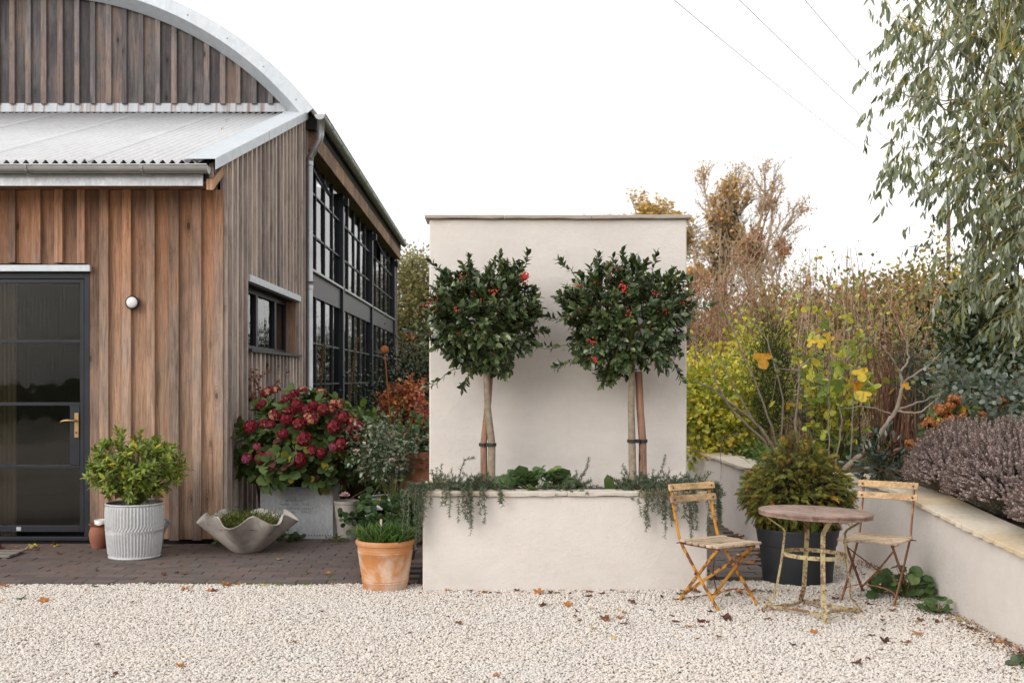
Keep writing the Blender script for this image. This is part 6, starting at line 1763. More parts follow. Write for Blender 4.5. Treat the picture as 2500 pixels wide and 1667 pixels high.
# ---- fig tree: grey branches, single leaves and figs
g = np.random.default_rng(131)
def fp(u, v, y): return np.array(W(u, v, y))
fig = thing('fig_tree', 'leggy fig tree with pale grey branches and a few yellow leaves behind the low wall', 'fig tree', (3.05, 9.95, 0.62))
FB = [ # (points, r0, r1)
    ([fp(2042, 1166, 9.75), fp(2090, 1120, 9.7), fp(2140, 1070, 9.65), fp(2175, 1020, 9.6), fp(2189, 1002, 9.6), fp(2200, 955, 9.6), fp(2204, 935, 9.6), fp(2196, 905, 9.6)], 0.030, 0.014),
    ([fp(2196, 905, 9.6), fp(2180, 880, 9.55), fp(2163, 855, 9.5), fp(2150, 842, 9.5)], 0.012, 0.006),
    ([fp(2197, 908, 9.6), fp(2212, 892, 9.62), fp(2218, 872, 9.65), fp(2214, 855, 9.65), fp(2218, 828, 9.65)], 0.012, 0.006),
    ([fp(2204, 937, 9.6), fp(2230, 915, 9.6), fp(2270, 888, 9.6), fp(2298, 860, 9.6)], 0.012, 0.005),
    ([fp(2189, 1004, 9.6), fp(2220, 1008, 9.55), fp(2250, 1006, 9.5), fp(2262, 995, 9.5), fp(2285, 975, 9.5), fp(2300, 960, 9.5)], 0.013, 0.005),
    ([fp(2189, 1000, 9.6), fp(2225, 988, 9.6), fp(2260, 975, 9.6), fp(2300, 962, 9.6), fp(2335, 945, 9.6)], 0.012, 0.005),
    ([fp(2256, 980, 9.6), fp(2254, 962, 9.6), fp(2240, 950, 9.6)], 0.006, 0.004),
    ([fp(1950, 1110, 10.2), fp(1940, 1040, 10.2), fp(1950, 960, 10.2), fp(1953, 905, 10.2), fp(1948, 880, 10.2)], 0.022, 0.012),
    ([fp(1948, 905, 10.2), fp(1900, 900, 10.1), fp(1880, 870, 10.1)], 0.010, 0.005),
    ([fp(1950, 900, 10.2), fp(1975, 880, 10.2), fp(1995, 858, 10.2)], 0.010, 0.005),
    ([fp(1895, 1100, 10.3), fp(1870, 1060, 10.3), fp(1835, 1020, 10.3), fp(1790, 990, 10.3), fp(1740, 950, 10.3), fp(1690, 925, 10.3)], 0.026, 0.008),
    ([fp(1880, 1085, 10.3), fp(1815, 1030, 10.3), fp(1775, 985, 10.3), fp(1745, 925, 10.3), fp(1738, 880, 10.3), fp(1720, 830, 10.3)], 0.020, 0.005),
    ([fp(1835, 1020, 10.3), fp(1800, 960, 10.3), fp(1770, 900, 10.3), fp(1745, 850, 10.3)], 0.014, 0.004),
    ([fp(1900, 1090, 10.4), fp(1870, 1000, 10.4), fp(1830, 900, 10.4), fp(1785, 800, 10.4), fp(1755, 730, 10.4), fp(1740, 690, 10.4)], 0.017, 0.005),
    ([fp(1905, 1090, 10.5), fp(1915, 980, 10.5), fp(1890, 890, 10.5), fp(1870, 820, 10.5), fp(1830, 780, 10.5)], 0.016, 0.005),
    ([fp(2025, 1130, 9.9), fp(2022, 1050, 9.9), fp(2025, 950, 9.9), fp(2024, 880, 9.9)], 0.008, 0.004),
    ([fp(2075, 1140, 9.9), fp(2080, 1050, 9.9), fp(2085, 960, 9.9), fp(2070, 880, 9.9)], 0.009, 0.004),
    ([fp(2040, 1120, 10.0), fp(2055, 1040, 10.0), fp(2050, 980, 10.0)], 0.010, 0.005),
    ([fp(2185, 1015, 9.6), fp(2140, 995, 9.6), fp(2100, 990, 9.6), fp(2050, 1000, 9.6)], 0.007, 0.003),
    ([fp(1760, 1060, 10.0), fp(1790, 1100, 10.0), fp(1830, 1130, 10.0)], 0.004, 0.004),
]
root0 = np.array((3.05, 9.95, 0.62))
tip_pts = []
for (P, r0, r1) in FB:
    P = np.array(P)
    if P[0][2] < 1.05:
        g0_ = P[0].copy(); g0_[2] = 0.58; P = np.vstack([g0_[None], P]) if P[0][2] > 0.62 else P
    # denser with a little wobble
    t = np.linspace(0, 1, len(P)); tt = np.linspace(0, 1, len(P) * 3)
    Q = np.stack([np.interp(tt, t, P[:, k]) for k in range(3)], 1); Q[1:-1] = 0.25 * Q[:-2] + 0.5 * Q[1:-1] + 0.25 * Q[2:]; Q[1:-1] += g.normal(0, 0.004, Q[1:-1].shape)
    MB().tube(Q, np.linspace(r0, r1, len(Q)) * (0.72 if P[-1][0] < 2.95 else 0.92), 8).build('branch', MAT['bark_fig'], fig, smooth=True)
    tip_pts.append(Q)
def fig_leaf_mesh(col, seed):
    """five lobed leaf as one thin mesh"""
    g = np.random.default_rng(seed); out = []
    for k in range(41):
        a = -2.5 + 5.0 * k / 40
        lobe = 0.30 + 0.70 * abs(math.cos(a * 1.57)) ** 1.1
        r = lobe * (1.0 if abs(a) < 0.9 else 0.78) * (1 + g.normal(0, 0.03))
        out.append((r * math.sin(a) * 0.85, 0.35 + r * math.cos(a) * 0.7))
    V = [(0, 0.05, 0)] + [(x, y, 0.35 * x * x - 0.22 * y * y + 0.08 * math.sin(x * 5 + seed)) for x, y in out]
    F = [(0, k, k + 1) for k in range(1, 41)]
    F2 = [(0, 41, 1)]
    me = bpy.data.meshes.new('leaf'); me.from_pydata(V, [], F)
    at = me.color_attributes.new('Col', 'FLOAT_COLOR', 'POINT')
    for i in range(len(V)): at.data[i].color = (*[c * (1 + g.normal(0, 0.06)) for c in col], 1)
    me.shade_smooth(); me.materials.append(MAT['leaf_soft']); return me
FM = {'y': [fig_leaf_mesh((0.62, 0.42, 0.035), 1), fig_leaf_mesh((0.66, 0.50, 0.06), 2)], 'o': [fig_leaf_mesh((0.58, 0.30, 0.03), 3)], 'g': [fig_leaf_mesh((0.26, 0.33, 0.05), 4), fig_leaf_mesh((0.16, 0.25, 0.05), 5)], 'l': [fig_leaf_mesh((0.45, 0.45, 0.07), 6)]}
FLV = [(1983, 846, 'y', 9.9, 46), (2003, 848, 'y', 9.9, 52), (2024, 868, 'o', 9.9, 46), (1862, 885, 'o', 10.0, 60), (2035, 838, 'y', 9.9, 44), (2018, 826, 'y', 9.9, 34), (1966, 950, 'y', 9.8, 42), (2098, 918, 'y', 9.8, 46), (2080, 930, 'y', 9.8, 44), (2112, 915, 'y', 9.8, 40), (2088, 955, 'o', 9.8, 52), (2072, 968, 'y', 9.8, 40), (2110, 975, 'y', 9.7, 52), (2118, 985, 'y', 9.7, 40), (2100, 948, 'o', 9.8, 40),
       (1885, 995, 'l', 10.0, 40), (1925, 997, 'o', 10.0, 34), (2092, 1086, 'y', 9.6, 32), (2118, 1084, 'l', 9.6, 30), (1782, 1090, 'y', 9.9, 44), (1808, 1070, 'l', 9.9, 34), (2208, 950, 'o', 9.5, 38), (2204, 975, 'o', 9.5, 38), (2180, 958, 'o', 9.5, 26), (1995, 1115, 'o', 9.7, 34), (1980, 1090, 'g', 10, 36), (2040, 1100, 'g', 10, 36),
       (2060, 860, 'g', 9.95, 44), (2080, 845, 'g', 9.95, 40), (2045, 900, 'g', 9.95, 50), (2062, 905, 'g', 9.95, 44), (2012, 960, 'g', 9.95, 52), (2040, 945, 'g', 9.95, 50), (2000, 935, 'g', 9.95, 40), (2024, 985, 'g', 9.95, 40), (1960, 920, 'g', 10.0, 38), (2068, 780, 'l', 10.0, 38), (2010, 800, 'g', 10.1, 40), (1850, 840, 'g', 10.3, 30)]
off = wloc(fig)
rl = random.Random(8)
allp = np.concatenate(tip_pts)
stalk = MB()
for (u, v, k, y, s) in FLV:
    p = W(u, v - s * 0.4, y); sz = s * y / FPX * 0.60 * rl.uniform(0.65, 1.2)
    me = rl.choice(FM[k]); o = bpy.data.objects.new('leaf', me); COL.objects.link(o); o.parent = fig; o.location = p - off; o.scale = (sz, sz, sz)
    o.rotation_euler = Vector((rl.uniform(-0.5, 0.5), rl.uniform(-0.3, 0.3), -1)).normalized().to_track_quat('Y', 'Z').to_euler()
    o.rotation_euler.rotate_axis('Y', rl.uniform(-1.2, 1.2) + PI)
    q = np.array(p); s_ = allp[np.argmin(np.linalg.norm(allp - q, axis=1))]
    stalk.tube([s_, (s_ + q) / 2 + np.array([0, 0, 0.01]), q], [0.003, 0.0025, 0.002], 4, cap=False)
stalk.build('leaf_stalks', MAT['bark_fig'], fig)
for (u, v) in ((1893, 882), (1905, 886), (1899, 908), (1990, 866), (2005, 862), (2105, 888), (2116, 830), (2125, 833), (2189, 835), (2230, 935), (2238, 925), (2290, 968), (2297, 955), (2120, 940), (1952, 866), (2022, 960)):
    y = 9.85 if u < 2150 else 9.55; p = fp(u, v, y); s_ = allp[np.argmin(np.linalg.norm(allp - p, axis=1))]
    MB().ball(p, 0.021, 10, 8, 1.15).tube([p, s_], [0.004, 0.003], 4).build('fig', MAT['twig_green'], fig, smooth=True)

# ---- neighbouring shrubs in the bed and beyond
YEL = [(0.54, 0.51, 0.06, 4), (0.64, 0.57, 0.08, 3), (0.34, 0.40, 0.06, 3), (0.19, 0.27, 0.05, 2), (0.66, 0.48, 0.06, 1.2)]
def at(u, y): return (u - CU) * y / FPX
def yz(v, y): return CAM_H - (v - CV) * y / FPX
bush('yellow_shrub', 'bright yellow green shrub growing behind the low wall next to the tall wall', 'shrub', (at(1730, 12.3), 12.3, 0.5), (at(1740, 12.3), 12.3, yz(985, 12.3)), (0.62, 0.5, 0.62), 5200, 0.062, 0.042, YEL, T_OVATE, 'leaf', 110, 141, 0.24, 0.3, 18)
bush('yellow_shrub', 'yellow leaved shrub behind the pale fig branches and the slim dark conifer', 'shrub', (at(1860, 13.5), 13.5, 0.5), (at(1850, 13.5), 13.5, yz(900, 13.5)), (0.50, 0.4, 0.62), 1500, 0.06, 0.042, YEL, T_OVATE, 'leaf', 80, 142, 0.24, 0.3, 14)
CON = [(0.030, 0.045, 0.018, 4), (0.045, 0.062, 0.022, 3), (0.065, 0.075, 0.025, 1)]
bush('slim_conifer', 'slim dark conifer column behind the fig branches', 'conifer', (at(1885, 11.6), 11.6, 0.5), (at(1885, 11.6), 11.6, yz(930, 11.6)), (0.19, 0.19, 0.68), 9000, 0.035, 0.006, CON, T_NEEDLE, 'leaf_dull', 160, 143, 0.35, 0.2, 4, up=0.8, out=0.5)
bush('low_groundcover', 'low fresh green groundcover along the back of the low wall', 'plant', (2.85, 11.2, 0.58), (2.85, 11.2, 0.62), (0.30, 1.2, 0.16), 1800, 0.05, 0.034, [(0.12, 0.20, 0.04, 3), (0.085, 0.15, 0.035, 3), (0.20, 0.26, 0.05, 1)], T_OVATE, 'leaf', 70, 144, 0.35, 0.1, 0, zmin=0.58)
bush('low_groundcover', 'fresh green groundcover under the fig branches', 'plant', (3.2, 10.6, 0.58), (3.25, 10.6, 0.66), (0.55, 0.5, 0.20), 1500, 0.05, 0.034, [(0.12, 0.20, 0.04, 3), (0.085, 0.15, 0.035, 3)], T_OVATE, 'leaf', 60, 145, 0.35, 0.1, 0, zmin=0.58)
bush('dark_peony', 'small dark leaved plant between the fig trunk and the lavender', 'plant', (at(2165, 8.95), 8.95, 0.62), (at(2165, 8.95), 8.95, 0.80), (0.20, 0.2, 0.18), 420, 0.07, 0.028, [(0.016, 0.035, 0.018, 3), (0.028, 0.05, 0.025, 2), (0.10, 0.05, 0.03, 0.4)], T_LANCE, 'leaf_gloss', 26, 146, 0.35)
bush('silver_eucalyptus_bush', 'rounded silver green bush below the drooping eucalyptus', 'shrub', (at(2420, 8.9), 8.9, 0.6), (at(2425, 8.9), 8.9, yz(975, 8.9)), (0.46, 0.40, 0.36), 1500, 0.048, 0.040, [(0.16, 0.195, 0.155, 4), (0.11, 0.145, 0.105, 3), (0.22, 0.25, 0.21, 2)], T_ROUND, 'leaf_soft', 70, 147, 0.26, 0.3, 12)
bush('laurel_bush', 'dark glossy laurel under the drooping eucalyptus', 'shrub', (at(2400, 10.3), 10.3, 0.55), (at(2420, 10.3), 10.3, yz(840, 10.3)), (0.50, 0.45, 0.52), 2600, 0.085, 0.034, [(0.035, 0.060, 0.018, 4), (0.055, 0.085, 0.022, 3), (0.09, 0.12, 0.03, 1.5), (0.022, 0.038, 0.014, 3)], T_LANCE, 'leaf_gloss', 90, 148, 0.25, 0.3, 14)
bush('sedum_clump', 'dry grey brown shrub with dark twigs behind the fig', 'shrub', (at(2180, 11.0), 11.0, 0.55), (at(2185, 11.0), 11.0, yz(860, 11.0)), (0.30, 0.28, 0.26), 2400, 0.020, 0.010, [(0.15, 0.085, 0.065, 3), (0.10, 0.06, 0.05, 3), (0.21, 0.13, 0.09, 1)], T_TRI, 'leaf_dull', 60, 149, 0.3, 0.3, 60, 'twig_red', sr=0.005)
bush('blue_conifer', 'small blue green conifer with soft needles behind the fig', 'conifer', (at(2235, 10.6), 10.6, 0.55), (at(2235, 10.6), 10.6, yz(930, 10.6)), (0.24, 0.22, 0.30), 3600, 0.045, 0.0045, [(0.055, 0.085, 0.065, 3), (0.085, 0.12, 0.095, 2), (0.035, 0.055, 0.04, 2)], T_NEEDLE, 'leaf_soft', 60, 150, 0.25, 0.2, 8, up=0.5)
bush('blue_conifer', 'small blue green conifer behind the thin straight stems', 'conifer', (at(2010, 11.2), 11.2, 0.55), (at(2010, 11.2), 11.2, yz(985, 11.2)), (0.26, 0.22, 0.34), 3600, 0.045, 0.0045, [(0.075, 0.105, 0.065, 3), (0.10, 0.13, 0.085, 2), (0.05, 0.07, 0.045, 2)], T_NEEDLE, 'leaf_soft', 60, 151, 0.25, 0.2, 8, up=0.5)
# rust coloured hydrangeas behind the lavender
rh = thing('faded_hydrangea', 'rust brown faded hydrangea heads with yellow leaves behind the lavender', 'hydrangea', (at(2310, 8.7), 8.75, 0.6))
rhead = head_mesh(9, [(0.36, 0.135, 0.045, 4), (0.44, 0.19, 0.06, 3), (0.24, 0.08, 0.03, 3)], 0.075)
off = wloc(rh)
for (u, v, s_) in ((2330, 978, 0.72), (2320, 990, 0.55), (2296, 1000, 0.70), (2318, 1022, 0.66), (2270, 1033, 0.66), (2258, 1036, 0.45), (2222, 1084, 0.55), (2350, 1015, 0.4), (2445, 982, 0.5), (2398, 1012, 0.42), (2288, 1038, 0.5)):
    p = W(u, v, 8.62)
    o = bpy.data.objects.new('flower_head', rhead); COL.objects.link(o); o.parent = rh; o.location = p - off; o.scale = (s_, s_, s_); o.rotation_euler = (0.5, random.uniform(-0.3, 0.3), random.uniform(0, 6))
    MB().tube([(at(2310, 8.7) + random.uniform(-0.1, 0.1), 8.78, 0.6), p], [0.005, 0.003], 4).build('stem', MAT['bark_brown'], rh)
g = np.random.default_rng(152); n = 120
Leaves().add(np.array([tuple(W(u, v, 8.7)) for u, v in zip(g.uniform(2255, 2400, n), g.uniform(990, 1075, n))]), unit(g.normal(0, 0.6, (n, 3)) - UP * 0.3), unit(g.normal(0, 0.4, (n, 3)) + np.array([0, -0.6, 0.5])), 0.08, 0.05, palette(g, n, [(0.58, 0.38, 0.04, 2), (0.50, 0.26, 0.03, 1), (0.10, 0.15, 0.04, 3), (0.065, 0.10, 0.03, 3)])).build('foliage', MAT['leaf_soft'], rh, T_OVATE, kind='stuff')

# ---- loose climber of small yellow green leaves between the fig branches
cg = np.random.default_rng(155)
tips = [tuple(W(u, v, y)) for u, v, y in zip(cg.uniform(1930, 2150, 34), cg.uniform(770, 1010, 34), cg.uniform(10.2, 11.0, 34))]
twiggy('leafy_climber', 'loose climber with small lime and yellow leaves among the fig branches', 'climber', (at(2040, 10.6), 10.6, 0.55), tips, [(0.44, 0.48, 0.08, 4), (0.58, 0.55, 0.09, 3), (0.27, 0.36, 0.065, 3), (0.66, 0.52, 0.07, 1.8)], 156, 0.085, 0.062, 18, spread=0.13, r0=0.005, tm=T_ROUND)
# ---- upright straw stems and brushwood behind the bed
def brush(name, label, cat, ur, vr, y, n, seed, mat, r0, lean=0.12, kink=0.04, leaf=None, zbase=0.5, yspread=0.6, branch=0, group=None):
    g = np.random.default_rng(seed); uc = (ur[0] + ur[1]) / 2
    t = thing(name, label, cat, (at(uc, y), y, zbase), group)
    mb = MB(); pts = []
    for i in range(n):
        yy = y + g.uniform(-yspread, yspread); tipu = g.uniform(*ur); tipv = vr[0] + (vr[1] - vr[0]) * g.random() ** 1.6
        tip = np.array(W(tipu, tipv, yy)); h = tip[2] - zbase
        b = np.array([tip[0] + g.normal(0, lean) * h, yy, zbase])
        P = np.stack([b + (tip - b) * s for s in np.linspace(0, 1, 6)]); P[1:-1] += g.normal(0, kink * h * 0.25, (4, 3))
        mb.tube(P, np.linspace(r0, r0 * 0.35, 6), 3, cap=False); pts.append(P)
        for k in range(branch):
            s = P[g.integers(2, 6)]; e = s + np.array([g.normal(0, 0.14), g.normal(0, 0.1), g.uniform(0.05, 0.28)]) * max(0.5, h * 0.5)
            mb.tube([s, (s + e) / 2 + g.normal(0, 0.02, 3), e], [r0 * 0.45, r0 * 0.35, r0 * 0.2], 3, cap=False); pts.append(np.array([s, e]))
    mb.build('stems', MAT[mat], t)
    if leaf:
        nl, L_, W_, pal = leaf; allp_ = np.concatenate(pts); i = g.integers(0, len(allp_), nl)
        Leaves().add(allp_[i] + g.normal(0, 0.05, (nl, 3)), unit(g.normal(0, 0.7, (nl, 3)) - UP * 0.2), unit(g.normal(0, 0.6, (nl, 3)) + UP * 0.5), L_ * g.uniform(0.6, 1.2, nl), W_, palette(g, nl, pal, 0.2)).build('foliage', MAT['leaf'], t, T_OVATE, kind='stuff')
    return t
STL = [(0.38, 0.40, 0.07, 3), (0.23, 0.29, 0.055, 3), (0.52, 0.42, 0.08, 1.5), (0.42, 0.2, 0.07, 0.7)]
brush('dry_grass_clump', 'tall straw coloured dry stems standing behind the fig leaves', 'dry stems', (1960, 2130), (640, 930), 13.0, 62, 161, 'twig_straw', 0.008, lean=0.24, kink=0.18, leaf=(520, 0.065, 0.045, STL), branch=5)
brush('dry_grass_clump', 'tall straw coloured dry stems behind the brown shrub near the eucalyptus', 'dry stems', (2110, 2330), (690, 930), 13.6, 70, 162, 'twig_straw', 0.008, lean=0.24, kink=0.18, leaf=(520, 0.065, 0.045, STL), branch=5)
brush('red_stem_thicket', 'thicket of reddish brown twigs beside the tall wall edge', 'thicket', (1690, 1850), (640, 900), 14.5, 70, 163, 'twig_red', 0.008, lean=0.28, kink=0.2, branch=7, leaf=(600, 0.05, 0.03, [(0.40, 0.16, 0.05, 3), (0.30, 0.12, 0.05, 2), (0.22, 0.25, 0.06, 1)]))
brush('straw_thicket', 'pale bare twigs tangled in front of the skyline trees', 'thicket', (1690, 1960), (585, 880), 16.0, 110, 164, 'twig_straw', 0.008, lean=0.28, kink=0.2, branch=7, leaf=(600, 0.05, 0.03, [(0.22, 0.27, 0.09, 3), (0.36, 0.2, 0.07, 2)]))
brush('brown_reed_clump', 'clump of brown upright canes below the dry brown shrub', 'canes', (2120, 2260), (880, 980), 10.9, 90, 165, 'twig_red', 0.007, lean=0.08)
brush('tall_bare_stems', 'few tall thin bare stems rising above the thicket', 'stems', (2060, 2120), (550, 640), 11.5, 5, 166, 'bark_brown', 0.010, lean=0.06, kink=0.02)
brush('tall_bare_stems', 'thin dark seed stems rising above the straw stems', 'stems', (1950, 2055), (585, 680), 12.5, 7, 167, 'bark_brown', 0.008, lean=0.04, kink=0.02, leaf=(14, 0.06, 0.04, STL))

# ---- hedge masses behind
AUT = [(0.33, 0.225, 0.095, 4), (0.20, 0.175, 0.065, 3), (0.42, 0.25, 0.10, 3), (0.14, 0.135, 0.05, 2), (0.46, 0.19, 0.08, 1.2)]
HED = [(1660, 22, 770, 1.6, 1.8, 'russet and olive hedge shrub beyond the red twig thicket'), (1800, 23, 735, 1.5, 2.0, 'olive brown hedge shrub below the bare skyline trees'), (1930, 21, 720, 1.4, 2.0, 'tawny hedge shrub behind the straw stems'), (2050, 22, 690, 1.4, 2.1, 'tall tawny hedge shrub with red leaves behind the thin bare stems'), (2170, 20, 690, 1.2, 2.0, 'green brown hedge shrub behind the straw stems near the eucalyptus'), (2290, 21, 640, 1.0, 2.2, 'yellowing hedge tree beside the drooping eucalyptus'), (2420, 20, 690, 1.6, 2.0, 'dark hedge shrub behind the laurel and eucalyptus')]
for i, (u, y, vt, rx_, rz_, lab) in enumerate(HED):
    x = at(u, y); zt = yz(vt, y); cz = zt * 0.5 + 0.2
    pal = AUT if i not in (5,) else [(0.42, 0.29, 0.06, 3), (0.28, 0.24, 0.06, 3), (0.14, 0.15, 0.04, 2)]
    bush('hedge_shrub', lab, 'hedge', (x, y, 0.0), (x, y, cz), (rx_, 1.0, zt - cz), 15000, 0.095, 0.065, pal, T_TRI, 'leaf', 190, 170 + i, 0.22, 0.25, 40, 'twig_straw', 'hedge shrubs beyond the bed', sr=0.02, rough_out=0.10)

# ---- trees on the skyline
def bare_tree(label, base, H, spread, seed, leaf_n, pal, lev=(8, 7, 6, 6), up=0.55, ivy=0, L_=0.10, twig_r=0.012, trunk_r=0.16, fork=0.35, ll=0.25, group='bare autumn trees on the skyline', twig_mat='bark_tan', wx=1.0):
    g = np.random.default_rng(seed); t = thing('autumn_tree', label, 'tree', base, group); Htot = H; H = 10.0; trunk_r = trunk_r * 10.0 / Htot; twig_r = twig_r * 10.0 / Htot; L_ = L_ * 10.0 / Htot
    mb = MB(); mt = MB(); ends = []
    b = np.array(base, float)
    def poly(p, d, l, wob, n=6):
        P = [p]; dd = d.copy()
        for k in range(n - 1):
            dd = unit(dd + g.normal(0, wob, 3) + UP * 0.05); P.append(P[-1] + dd * l / (n - 1))
        return np.array(P), dd
    P, dd = poly(b, unit(np.array([g.normal(0, 0.03), 0, 1.0])), H * 0.8, 0.06, 9)
    mt.tube(P, np.linspace(trunk_r, trunk_r * 0.25, 9), 8, cap=False); mt_pts = P
    def rec(P, l, r, level):
        if level >= len(lev): ends.extend(list(P[1:])); return
        for k in range(lev[level]):
            s = g.uniform(fork if level == 0 else 0.25, 1.0) ** 0.8
            i = s * (len(P) - 1); i0 = min(int(i), len(P) - 2); p = P[i0] + (P[i0 + 1] - P[i0]) * (i - i0)
            ax = unit(P[i0 + 1] - P[i0]); rad = unit(np.cross(ax, g.normal(size=3)))
            d = unit(ax * up + rad * spread + UP * 0.22); lk = l * g.uniform(0.55, 1.0) * (1.25 - 0.55 * s if level == 0 else 1)
            Q, _ = poly(p, d, lk, 0.13, 5)
            (mt if level == 0 else mb).tube(Q, np.linspace(r, r * 0.4, 5), 5 if level == 0 else 3, cap=False)
            rec(Q, lk * 0.58, max(r * 0.42, twig_r * 0.6), level + 1)
    rec(P, H * ll, trunk_r * 0.4, 0)
    E_ = np.array(ends); sc_ = Htot / (np.array(mb.v)[:, 2].max() - b[2])
    if leaf_n:
        c = E_[g.integers(0, len(E_), 60)]; i = g.integers(0, len(E_), leaf_n * 3)
        dist = np.min(np.linalg.norm(E_[i][:, None, :] - c[None, :28, :], axis=2), axis=1)
        i = i[np.argsort(dist + g.exponential(0.45, len(dist)))[:leaf_n]]
        Leaves().add(E_[i] + g.normal(0, 0.07, (leaf_n, 3)), rdirs(g, leaf_n), rdirs(g, leaf_n), L_ * g.uniform(0.6, 1.2, leaf_n), L_ * 0.65, palette(g, leaf_n, pal, 0.2)).build('crown', MAT['leaf'], t, T_TRI, kind='stuff')
    if ivy:
        s_ = g.random(ivy) * 0.9 * (len(mt_pts) - 1); i_ = s_.astype(int); Q = mt_pts[i_] + (mt_pts[np.minimum(i_ + 1, len(mt_pts) - 1)] - mt_pts[i_]) * (s_ - i_)[:, None] + g.normal(0, 0.20, (ivy, 3)) * (0.5 + 0.9 * np.abs(np.sin(s_ * 2.3)))[:, None]
        Leaves().add(Q, unit(g.normal(0, 1, (ivy, 3)) - UP * 0.4), rdirs(g, ivy), 0.11, 0.085, palette(g, ivy, [(0.025, 0.035, 0.016, 3), (0.04, 0.045, 0.02, 2), (0.14, 0.09, 0.04, 1)])).build('ivy', MAT['leaf_dull'], t, T_TRI, kind='stuff')
    mt.build('trunk', MAT['bark_tan'], t, smooth=True); mb.build('twigs', MAT[twig_mat], t)
    t.scale = (sc_ * wx, sc_, sc_)
    return t
ORG = [(0.64, 0.40, 0.15, 3), (0.56, 0.32, 0.12, 3), (0.68, 0.47, 0.20, 2)]
GLD = [(0.60, 0.39, 0.11, 3), (0.52, 0.34, 0.11, 2), (0.66, 0.48, 0.18, 2)]
def tb_(u, y): return (at(u, y), y, -0.03)
bare_tree('slender autumn tree with upright bare limbs and thin orange crown top', tb_(1780, 38), yz(372, 38), 0.46, 181, 1700, ORG, (11, 8, 6, 4), 0.95, ll=0.34, fork=0.30, group=None)
bare_tree('broad autumn tree with dense bare twigs farthest from the tall wall', tb_(1882, 36), yz(365, 36), 0.60, 182, 2900, ORG, (14, 8, 6, 5), 0.8, fork=0.30, ll=0.38, group=None)
bare_tree('crooked ivy clad tree rising beside the tall wall edge', tb_(1722, 33), yz(440, 33), 0.5, 183, 700, ORG, (9, 7, 5, 4), 0.7, ivy=1800, fork=0.25, ll=0.18, group=None)
bare_tree('golden leaved tree showing above the tall wall coping', tb_(1560, 45), yz(450, 45), 0.75, 184, 8500, GLD, (12, 9, 7, 5), 0.6, fork=0.5, L_=0.15, ll=0.38, wx=1.7, group=None)
bare_tree('low spreading autumn tree leaning out below the broad bare tree', tb_(1925, 30), yz(545, 30), 0.9, 185, 1500, [(0.40, 0.17, 0.06, 3), (0.30, 0.14, 0.06, 2)], (10, 8, 6, 5), 0.4, fork=0.3, trunk_r=0.10, group=None)
bare_tree('thin leaning autumn sapling between the thicket and the tall wall', tb_(1700, 26), yz(640, 26), 0.7, 186, 500, ORG, (8, 7, 6, 4), 0.5, trunk_r=0.06, group=None)
# trees beyond the barn
bush('backlit_tree', 'pale gold backlit tree beyond the far end of the barn', 'tree', (at(1010, 33), 33, -0.03), (at(1010, 33), 33, 3.2), (1.6, 1.4, 2.15), 20000, 0.11, 0.08, [(0.34, 0.29, 0.12, 3), (0.24, 0.22, 0.09, 3), (0.15, 0.15, 0.06, 2)], T_TRI, 'leaf_soft', 220, 191, 0.18, 0.2, 40, sr=0.03)
bush('willowy_shrub', 'soft grey green shrub in front of the backlit tree', 'shrub', (at(1000, 27), 27.6, -0.03), (at(1005, 27.6), 28.2, 1.7), (1.1, 0.8, 1.3), 6000, 0.07, 0.018, [(0.17, 0.17, 0.08, 3), (0.11, 0.12, 0.055, 3)], T_LANCE, 'leaf_soft', 140, 192, 0.22, 0.2, 40, sr=0.02)
bush('dark_hedge', 'dark evergreen hedge behind the maple at the end of the courtyard', 'hedge', (at(1010, 17), 17, BZ), (at(1012, 17), 17, 1.15), (0.85, 0.5, 0.95), 7000, 0.05, 0.03, [(0.020, 0.032, 0.014, 4), (0.032, 0.048, 0.02, 3), (0.05, 0.065, 0.025, 1)], T_OVATE, 'leaf_gloss', 160, 193, 0.25, 0.2, 20, sr=0.012)
# hedge and trees behind the photographer (what the window panes reflect)
for i in range(5):
    bush('tall_hedge', 'tall dark mixed hedge behind the yard opposite the barn', 'hedge', (-16 + 8 * i, -24, 0), (-16 + 8 * i, -24, 2.9), (5.0, 1.8, 3.2), 6000, 0.8, 0.6, [(0.05, 0.07, 0.025, 3), (0.08, 0.09, 0.03, 2), (0.12, 0.09, 0.04, 1)], T_TRI, 'leaf', 120, 200 + i, 0.3, 0.1, 12, sr=0.03, group='hedge behind the yard')

for i, xx in enumerate((-9.0, -3.0, 3.0)):
    bush('field_hedge', 'dark green field hedge far behind the tall wall', 'hedge', (xx, 46, -0.03), (xx, 46, 1.7), (3.7, 1.2, 2.0), 4200, 0.24, 0.16, [(0.04, 0.06, 0.02, 3), (0.065, 0.08, 0.025, 2), (0.11, 0.10, 0.035, 1)], T_TRI, 'leaf', 110, 210 + i, 0.32, 0.1, 10, sr=0.03, group='field hedges behind the wall')
